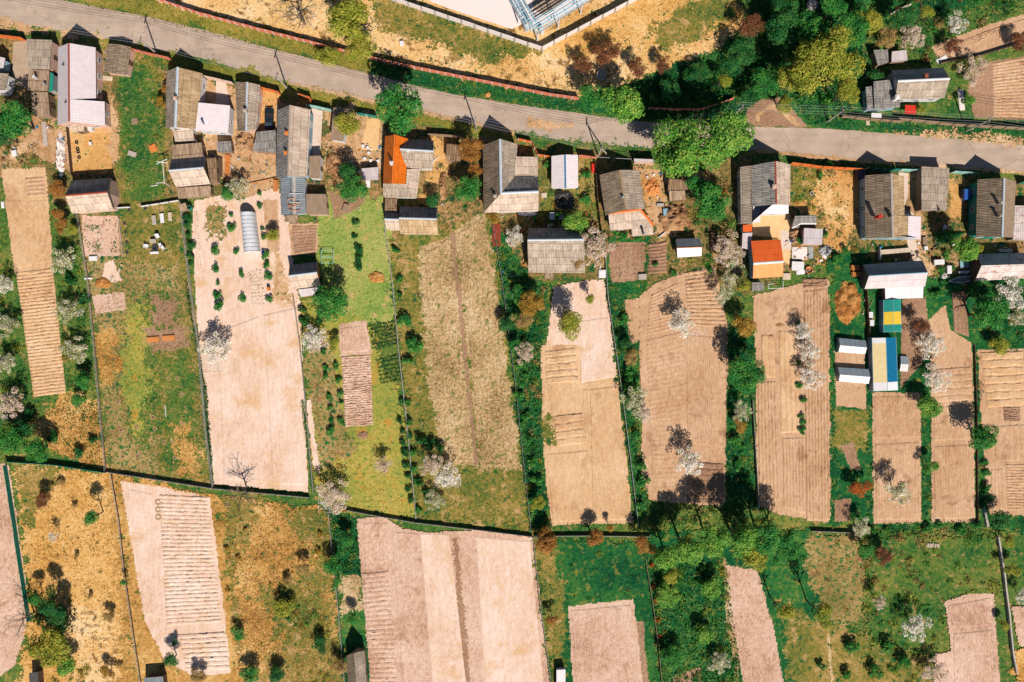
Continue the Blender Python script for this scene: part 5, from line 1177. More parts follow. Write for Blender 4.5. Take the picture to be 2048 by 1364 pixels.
arch_house('arched tunnel greenhouse of white film in the pale garden', (483, 428), (490, 506), (512, 426), (522, 503), 2.3)
def gable_greenhouse(label, q, z, hr, cols, name='greenhouse', wallm='polyclear'):
    """q: eaves NW NE SE SW; cols: list of (t0, t1, west colour, east colour) along the north-south length"""
    a, b, c, d = [G(x, y, z) for x, y in q]; cen = (a + b + c + d) / 4
    root = empty(name, (cen.x, cen.y, 0), label, 'greenhouse')
    r0, r1 = (a + b) / 2, (c + d) / 2; r0.z = r1.z = hr
    for t0, t1, mw, me_ in cols:
        m = MB()
        facet(m, [a.lerp(d, t0), a.lerp(d, t1), r0.lerp(r1, t1), r0.lerp(r1, t0)], 0, .03); facet(m, [b.lerp(c, t0), b.lerp(c, t1), r0.lerp(r1, t1), r0.lerp(r1, t0)], 1, .03)
        m.build('roof_panel', [M[mw], M[me_]], root)
    m = MB(); zz = lambda p: Vector((p.x, p.y, 0)); o = Vector((0, 0, .04))
    for p, r_, s in ((a, r0, b), (c, r1, d)): m.face([zz(p), zz(s), s - o, r_ - o, p - o])
    for p, s in ((b, c), (d, a)): m.face([zz(p), zz(s), s - o, p - o])
    m.build('wall', M[wallm], root)
    f = MB()
    for p in (a, b, c, d): f.tube([zz(p), p], .05, 5)
    for p, s in ((a, d), (b, c), (r0, r1), (a, b), (c, d)): f.tube([p, s], .04, 5)
    f.build('frame', M['bluelt'], root)
gable_greenhouse('small greenhouse roofed in turquoise and yellow bands south of the workshop', P4('1767,600 1801,598 1803,663 1767,664'), 2.2, 2.7, [(0, .38, 'turq', 'turq'), (.38, .77, 'yellow', 'yellow'), (.77, 1, 'turq', 'turq')])
gable_greenhouse('long greenhouse with cream west half and blue east half, torn white film at both ends', P4('1744,676 1792,675 1796,780 1747,782'), 2.2, 3.0, [(0, .1, 'whitep', 'panelblue'), (.1, .84, 'cream', 'panelblue'), (.84, 1, 'whitep', 'whitep')])
def cold_frame(label, q, h0, h1, name='cold_house'):
    a, b, c, d = [G(x, y, 0) for x, y in q]; cen = (a + b + c + d) / 4
    root = empty(name, (cen.x, cen.y, 0), label, 'cold frame')
    up = lambda p, z: Vector((p.x, p.y, z))
    e, f = a.lerp(d, .52), b.lerp(c, .52)
    m = MB(); facet(m, [up(a, h0), up(b, h0), up(f, h1), up(e, h1)], 0, .03); m.build('glazed_panel', M['polyclear'], root)
    m = MB(); facet(m, [up(d, h0), up(c, h0), up(f, h1), up(e, h1)], 0, .03); m.build('film_panel', M['whitep'], root)
    m = MB()
    for p, q_, z in ((a, b, h0), (d, c, h0)): m.face([up(p, 0), up(q_, 0), up(q_, z - .03), up(p, z - .03)])
    for p, r_, s in ((a, e, d), (b, f, c)): m.face([up(p, 0), up(s, 0), up(s, h0 - .03), up(r_, h1 - .03), up(p, h0 - .03)])
    m.build('side_wall', M['polyclear'], root)
    m = MB()
    for t in (0, .2, .4, .6, .8, 1): m.tube([up(a.lerp(b, t), h0 + .03), up(e.lerp(f, t), h1 + .03), up(d.lerp(c, t), h0 + .03)], .025, 4)
    m.build('frame', M['metal'], root)
cold_frame('low film covered cold frame, the more northerly of the pair by the hay heap', P4('1673,676 1726,681 1725,708 1672,704'), 1.2, 1.9)
cold_frame('low film covered cold frame, the more southerly of the pair beside the soil patch', P4('1671,734 1732,738 1732,767 1673,762'), 1.2, 1.9)
cold_frame('tiny upright film frame between the blue greenhouse and the blossom trees', P4('1798,712 1813,713 1812,743 1796,742'), 0.7, 1.0)

# ------------------------------------------------------------------ fences and walls
def fence(name, label, pts, h, mat='wood', post='wood', gap=3.0, th=0.06, z0=0.05, cat='fence', postw=.1, top=None, rail=True, posth=.12):
    W = [G(x, y) for x, y in pts]
    root = empty(name, tuple(W[0]), label, cat)
    m = MB(); k = 0; tm = MB()
    L = sum((b - a).length for a, b in zip(W[:-1], W[1:])); gap = max(gap, L / 90)
    for a, b in zip(W[:-1], W[1:]):
        d = b - a; l = d.length; rz = math.atan2(d.y, d.x); n = max(1, round(l / gap))
        for i in range(n):
            p, q = a.lerp(b, i / n), a.lerp(b, (i + 1) / n); c = (p + q) / 2
            hh = h * (1 + 0.04 * math.sin(i * 2.3 + l)); 
            m.box((c.x, c.y, z0 + hh / 2), (l / n - .04, th, hh), rz)
            if top: tm.box((c.x, c.y, z0 + hh + .045), (l / n - .02, th + .08, .08), rz)
    m.build('panel', M[mat], root)
    if top: tm.build('coping', M[top], root)
    if post:
        for a, b in zip(W[:-1], W[1:]):
            d = b - a; n = max(1, round(d.length / gap)); rz = math.atan2(d.y, d.x); nr = Vector((d.y, -d.x, 0)).normalized()
            for i in range(n):
                p = a.lerp(b, i / n) + nr * (th / 2 + postw / 2 + .005)
                pm = MB(); pm.box((p.x, p.y, (h + posth) / 2), (postw, postw, h + posth), rz); pm.build('post', M[post], root)
    return root
def netfence(name, label, pts, h, post='conc', rail='metal', gap=3.0, base='wood', bh=0.45):
    """posts, rails and a low board along the foot"""
    W = [G(x, y) for x, y in pts]; root = empty(name, tuple(W[0]), label, 'fence')
    L = sum((b - a).length for a, b in zip(W[:-1], W[1:])); gap = max(gap, L / 60)
    bm_, rm = MB(), MB()
    for a, b in zip(W[:-1], W[1:]):
        d = b - a; l = d.length; rz = math.atan2(d.y, d.x); n = max(1, round(l / gap)); c = (a + b) / 2
        bm_.box((c.x, c.y, .02 + bh / 2), (l, .05, bh), rz)
        for z in (h * .62, h * .95): rm.box((c.x, c.y, z), (l, .04, .05), rz)
        nr = Vector((d.y, -d.x, 0)).normalized() * .07
        for i in range(n):
            p = a.lerp(b, i / n) + nr; pm = MB(); pm.box((p.x, p.y, h * .53), (.08, .08, h * 1.06), rz); pm.build('post', M[post], root)
    bm_.build('foot_board', M[base], root); rm.build('rail', M[rail], root)
    return root
F = fence
F('roadside_fence', 'long salmon panel fence with white capped posts along the north verge of the road', P4('290,-8 400,30 520,62 640,92 740,118 830,138 1000,172 1100,192 1158,200'), 1.7, 'salmon', 'whitep', 1.6, th=.07)
F('roadside_fence', 'broken dark red fence section between the big green tree and the round green tree', P4('1296,219 1340,221 1394,222 1430,212 1466,199'), 1.5, 'salmon', 'whitep', 1.7)
F('roadside_fence', 'short salmon fence section beside the large golden tree', P4('1522,181 1566,166'), 1.5, 'salmon', 'whitep', 1.6)
F('concrete_wall', 'white concrete panel wall meeting in a point below the steel pipe rack', P4('740,-14 1083,101 1300,-14'), 1.9, 'concw', 'conc', 2.8, th=.14, postw=.24, posth=.2)
F('street_fence', 'orange and pink street fence at the west end of the row', P4('-20,74 20,78 54,82'), 2.0, 'orangep', 'wood', 2.2)
F('street_fence', 'pink wooden street fence between the square shed and the golden roofed house', P4('264,102 345,121'), 1.8, 'salmon', 'wood', 2.5)
F('street_fence', 'pale pink street fence in front of the two concrete walks', P4('408,156 470,170'), 2.0, 'pinkpale', 'plpink', 2.2)
F('street_fence', 'orange gate fence in front of the parked black car', P4('521,178 556,187 563,190'), 1.9, 'orangep', 'wood', 1.8)
F('street_fence', 'broken orange fence in the shade of the long grey roofed house', P4('600,192 624,199 624,208'), 1.7, 'orangep', 'wood', 1.5)
F('street_gate', 'white and green street gate beside the concrete walk', P4('616,213 666,224'), 1.9, 'tealpale', 'whitep', 1.7, cat='gate')
F('street_gate', 'teal street gate behind the bright round tree', P4('716,230 755,237'), 1.9, 'teal', 'whitep', 1.9, cat='gate')
F('street_fence', 'weathered street fence west of the orange leaved tree', P4('858,272 925,276'), 1.8, 'wood', 'wood', 2.4)
F('street_fence', 'orange street fence joining the L shaped house to the white roofed garage', P4('1036,281 1062,286 1076,312 1102,316'), 1.6, 'orangep', 'whitep', 1.6)
F('street_fence', 'red brown street fence east of the white roofed garage', P4('1157,314 1182,317 1192,318'), 1.8, 'salmon', 'wood', 1.8)
F('street_fence', 'bright orange street fence east of the red ridged house', P4('1578,329 1640,337 1726,342'), 2.0, 'orangep', 'wood', 2.1)
F('street_fence', 'dark teal street fence in the shadow of the rusty ridged house', P4('1728,339 1762,342 1793,342'), 2.0, 'teal', 'whitep', 2.0)
F('street_gate', 'white and teal street gate beside the long rippled shed', P4('1795,342 1842,344'), 2.0, 'tealpale', 'whitep', 1.9, cat='gate')
F('street_gate', 'white street gate between the long shed and the teal walled house', P4('1899,346 1948,350'), 2.0, 'tealpale', 'whitep', 1.9, cat='gate')
F('street_fence', 'green street fence on the east edge beside the teal walled house', P4('2034,367 2080,372'), 1.9, 'teal', 'wood', 2.0)
F('street_fence', 'grey plank fence along the road north of the power poles, west part', P4('1680,235 1735,241 1800,246'), 1.5, 'wood', 'wooddk', 2.6)
F('street_fence', 'grey plank fence along the road below the small red roof, east part', P4('1790,240 1900,252 2080,262'), 1.7, 'wood', 'wooddk', 2.6)
F('garden_fence', 'white low fence running east from the barn with the red ridge', P4('234,417 263,415'), .9, 'whitep', 'wood', 2)
F('garden_fence', 'white low fence on the north side of the green lawn', P4('284,414 360,402'), .9, 'whitep', 'wood', 2)
F('garden_fence', 'white board edging along the strawberry plot', P4('239,436 247,510'), .5, 'pinkpale', 'wood', 2.4)
F('yard_fence', 'dark trellis fence along the orange dirt yard', P4('138,254 147,352'), 1.1, 'wooddk', 'whitep', 1.5)
netfence('garden_fence', 'long fence dividing the blossom orchard from the weedy garden', P4('158,430 180,570 198,770 214,944'), 1.1, base='wood')
netfence('garden_fence', 'long grey fence between the weedy garden and the pale field', P4('363,404 378,540 400,700 412,850 428,974'), 1.2, base='conc')
F('cross_fence', 'grey board fence along the south end of the weedy garden', P4('214,943 320,959 428,976 520,985 620,994'), .9, 'conc', 'wooddk', 3)
netfence('garden_fence', 'fence along the east side of the pale field', P4('588,594 600,680 612,800 628,985'), 1.0, base='wood')
netfence('garden_fence', 'fence between the bright lawn and the weedy field', P4('768,440 785,560 798,700 816,860 833,1036'), 1.1, base='conc')
F('cross_fence', 'grey fence along the south end of the yellow lawn and weedy field', P4('680,1016 740,1028 832,1044 950,1058 1064,1072'), .9, 'conc', 'wooddk', 3)
netfence('garden_fence', 'dark fence between the weedy field and the hedge strip', P4('985,440 1004,560 1030,760 1048,930 1062,1064'), 1.0, base='wooddk')
netfence('garden_fence', 'fence hidden in weeds between the striped pale plot and the big brown plot', P4('1208,480 1216,600 1240,760 1258,900 1276,1050'), 1.0, base='conc')
F('garden_fence', 'grey slab fence west of the ridged plot near the deep green tree', P4('1503,800 1509,900 1516,1014'), 1.0, 'conc', 'wooddk', 2.6)
netfence('garden_fence', 'thin fence east of the pale field with the brown strip', P4('1066,1074 1078,1190 1092,1290 1104,1380'), 1.0, base='conc')
F('garden_fence', 'brown fence beside the leafy thicket with orange shrubs', P4('1290,1115 1305,1210 1316,1290 1324,1380'), .9, 'wood', 'wood', 2.6)
F('cross_fence', 'thin white rail fence behind the three orange bushes', P4('1068,1071 1180,1070 1300,1072'), .8, 'conc', 'conc', 3.0)
F('cross_fence', 'grey wall strip at the south end of the ridged plots', P4('1622,1061 1700,1064'), .8, 'conc', 'conc', 2.8)
netfence('garden_fence', 'dark fence between the golden meadow and the furrowed pale field', P4('224,948 240,1040 252,1150 268,1260 286,1380'), 1.0, post='wooddk', base='wooddk')
F('net_fence', 'bright teal net fence along the west pale field', P4('14,930 30,1030 46,1140 62,1240'), 1.3, 'teal', 'metaldk', 4)
F('net_fence', 'bright teal net fence on top of the golden meadow', P4('14,922 110,928 216,944'), 1.2, 'teal', 'metaldk', 4)
netfence('garden_fence', 'fence between the golden rough meadow and the dark green strip', P4('658,1022 668,1120 680,1240 692,1380'), 1.0, base='wooddk')
F('garden_wall', 'low grey slab wall running down to the south east corner', P4('1993,1072 2004,1140 2014,1220 2022,1300 2030,1345'), .8, 'conc', 'conc', 2.4, th=.3)
F('garden_wall', 'short grey slab wall north of the longer slab wall at the south east', P4('1965,1016 1972,1052'), .8, 'conc', 'conc', 2.0, th=.4)
F('garden_fence', 'timber fence beside the blue and cream greenhouse', P4('1728,562 1734,660 1738,780'), 1.3, 'wooddk', 'wood', 2.0)
F('garden_fence', 'brown board fence between the tan field and the raised beds by the east edge', P4('1946,690 1950,800 1953,1040'), .7, 'wooddk', 'wood', 3)
F('street_fence', 'white yard fence south of the rusty ridged house', P4('1755,498 1757,520'), 1.2, 'whitep', 'wood', 1.4)
F('garden_fence', 'dark green board fence in the north east gardens beside the ploughed strip', P4('1878,128 1960,112 2060,82'), .8, 'wooddk', 'wood', 3)
F('yard_fence', 'tall dark board fence between the L shaped house yard and the slanting house', P4('1190,325 1194,400 1203,470'), 1.3, 'wooddk', 'wood', 2.2)

# ------------------------------------------------------------------ trees and bushes
def crown(name, seed, lobes=9, R=4.0, leaf=0.34, dens=22, zs=0.75, spread=0.62, lr=(0.28, 0.46), mats=1, second=0.3, hollow=0.5, low=-0.35, lift=0.4, slots=('Lgreen',)):
    """crown of single leaves, R metres wide, centre at the origin; kept at unit scale R = 1"""
    rs = np.random.default_rng(seed)
    cs, rr = [np.zeros(3)], [0.5 * R]
    while len(cs) < lobes:
        d = rs.normal(size=3); d /= np.linalg.norm(d)
        if d[2] < low: continue
        cs.append(d * R * spread * rs.uniform(0.55, 1.08) * np.array([1, 1, zs])); rr.append(R * rs.uniform(*lr))
    Ps, Ns, Ms = [], [], []
    for c, r in zip(cs, rr):
        n = int(4 * math.pi * r * r * dens * 0.55)
        d = rs.normal(size=(n, 3)); d /= np.linalg.norm(d, axis=1, keepdims=True)
        d[:, 2] = np.where(d[:, 2] < -0.5, -d[:, 2], d[:, 2])
        bumpy = np.array([1 + 0.28 * noise.noise((q[0] * 2.6 + c[0], q[1] * 2.6 + c[1], q[2] * 2.6 + seed)) for q in d])
        rad = r * (rs.uniform(hollow, 1, n) ** 0.5) * bumpy
        Ps.append(c + d * rad[:, None] * np.array([1, 1, 0.9])); Ns.append(d + rs.normal(size=(n, 3)) * 0.55 + np.array([0, 0, lift]))
        Ms.append((rs.uniform(size=n) < second).astype(int) if mats > 1 else np.zeros(n, int))
    P, N, Mi = np.concatenate(Ps), np.concatenate(Ns), np.concatenate(Ms)
    V, Fq = leaf_cards(P, N, leaf, rs)
    return mesh_np(name, V / R, Fq, [M[s] for s in slots], Mi)

def branches(name, seed, R=4.0, levels=3, first=6, mat='bark', tw=0.05, thick=0.05, up=0.5):
    """trunk with limbs; unit size: foot at z = 0, top near z = 1 (scaled by the height), limbs reach x, y = 0.75"""
    rs = np.random.default_rng(seed); m = MB()
    m.tube([(0, 0, 0), (0.01, 0.01, 0.3), (0.0, 0.02, 0.62)], [thick * 1.3, thick, thick * .7], 7)
    def grow(p, d, L, r, lv):
        q = p + d * L; mid = (p + q) / 2 + Vector(rs.normal(size=3) * L * .06)
        m.tube([p, mid, q], [r, r * .75, r * .5], 5 if lv > 1 else 3, cap=False)
        if lv <= 0: return
        for _ in range(3):
            dd = (d + Vector(rs.normal(size=3) * 0.6)); dd.z = abs(dd.z) * .6; dd.normalize()
            grow(p.lerp(q, rs.uniform(.45, 1)), dd, L * rs.uniform(.5, .75), r * .5, lv - 1)
    for i in range(first):
        a = 2 * math.pi * (i + rs.uniform(-.3, .3)) / first
        d = Vector((math.cos(a), math.sin(a), rs.uniform(.3, .9))).normalized()
        grow(Vector((0, 0, rs.uniform(.3, .6))), d, rs.uniform(.3, .48), thick * .55, levels - 1)
    me = bpy.data.meshes.new(name); me.from_pydata(m.v, [], m.f); me.materials.append(M[mat]); me.update()
    return me

CR = {
 'L': [crown('crown', 100 + i, 17, 8.0, 0.42, 15, .7, .72, (.2, .34)) for i in range(2)],
 'M': [crown('crown', 110 + i, 12, 4.5, 0.36, 20, .75, .66, (.24, .4)) for i in range(3)],
 'S': [crown('crown', 120 + i, 8, 2.4, 0.26, 34, .75, .6, (.28, .45)) for i in range(3)],
 'B': [crown('crown', 130 + i, 24, 3.8, 0.25, 19, .6, .84, (.13, .25), 2, .25, .5, .0, 2.0, ('Lblos', 'Lblosg')) for i in range(4)],
 'T': [crown('crown', 140 + i, 16, 3.2, 0.22, 36, .7, .7, (.2, .36), 1, .3, .15) for i in range(2)],
 'C': [crown('crown', 150, 1, 2.0, 0.3, 30, 1.6, .6)],
 'U': [crown('foliage', 160 + i, 6 + i, 1.0, 0.22, 52, .6, .75, (.25, .5), low=-.1) for i in range(5)],
}
BR = {'t': [branches('trunk', 200 + i) for i in range(3)], 'w': [branches('trunk', 210 + i, first=7, levels=3, mat='barkgy', thick=.035) for i in range(3)],
      'b': [branches('trunk', 220 + i, first=9, levels=4, mat='barkgy', thick=.03) for i in range(2)]}
TK = {'g': ('Lgreen', 't'), 'd': ('Ldeep', 't'), 'k': ('Ldark', 't'), 'y': ('Lyel', 't'), 'a': ('Lgold', 't'), 'o': ('Lorange', 't'), 'r': ('Lrust', 't'), 'n': ('Lred', 'w'),
      'w': ('Lblos', 'w'), 'v': ('Lblosg', 'w'), 'p': ('Lpink', 'w'), 't': ('Ltan', 'w'), 'b': (None, 'b')}
NT_ = [0]
def tree(kind, x, y, r, h, label, group=None):
    """x, y, r: crown as seen, tenths of a metre; h: height in metres"""
    NT_[0] += 1; i = NT_[0]
    if kind in 'wvp': h *= .84
    rr = r / 10.0; zc = h - rr * .62 if h > rr * 1.3 else h * .55
    base = G(x, y, zc); k = (H - zc) / H; rr *= k
    lm, bk = TK[kind]
    nm = {'w': 'blossom_tree', 'v': 'blossom_tree', 'p': 'blossom_tree', 'b': 'bare_tree'}.get(kind, 'tree' if h > 3.4 else 'bush')
    root = empty(nm, (base.x, base.y, 0), label, 'tree' if nm != 'bush' else 'bush', group)
    root.rotation_euler = (0, 0, (i * 2.399) % 6.283)
    tm = BR[bk][i % len(BR[bk])]
    t = bpy.data.objects.new('trunk', tm); COL.objects.link(t); t.parent = root
    t.scale = (rr, rr, h * (.98 if kind == 'b' else .9))
    if kind == 'b': t.scale = (rr * 1.15, rr * 1.15, h)
    if lm:
        pool = CR['B'] if kind in 'wvp' else CR['T'] if kind in 'nt' else CR['L'] if rr > 6 else CR['M'] if rr > 3 else CR['S']
        me = pool[i % len(pool)]
        c = bpy.data.objects.new('crown', me); COL.objects.link(c); c.parent = root
        c.location = (0, 0, zc); c.scale = (rr, rr, min(rr * 1.25, max(h - zc, rr * .6) * 1.15))
        if kind not in 'w':
            c.material_slots[0].link = 'OBJECT'; c.material_slots[0].material = M[lm]
            if kind == 'p': c.material_slots[1].link = 'OBJECT'; c.material_slots[1].material = M['Ltan']
            if kind == 'v': c.material_slots[1].link = 'OBJECT'; c.material_slots[1].material = M['Lblos']
    return root

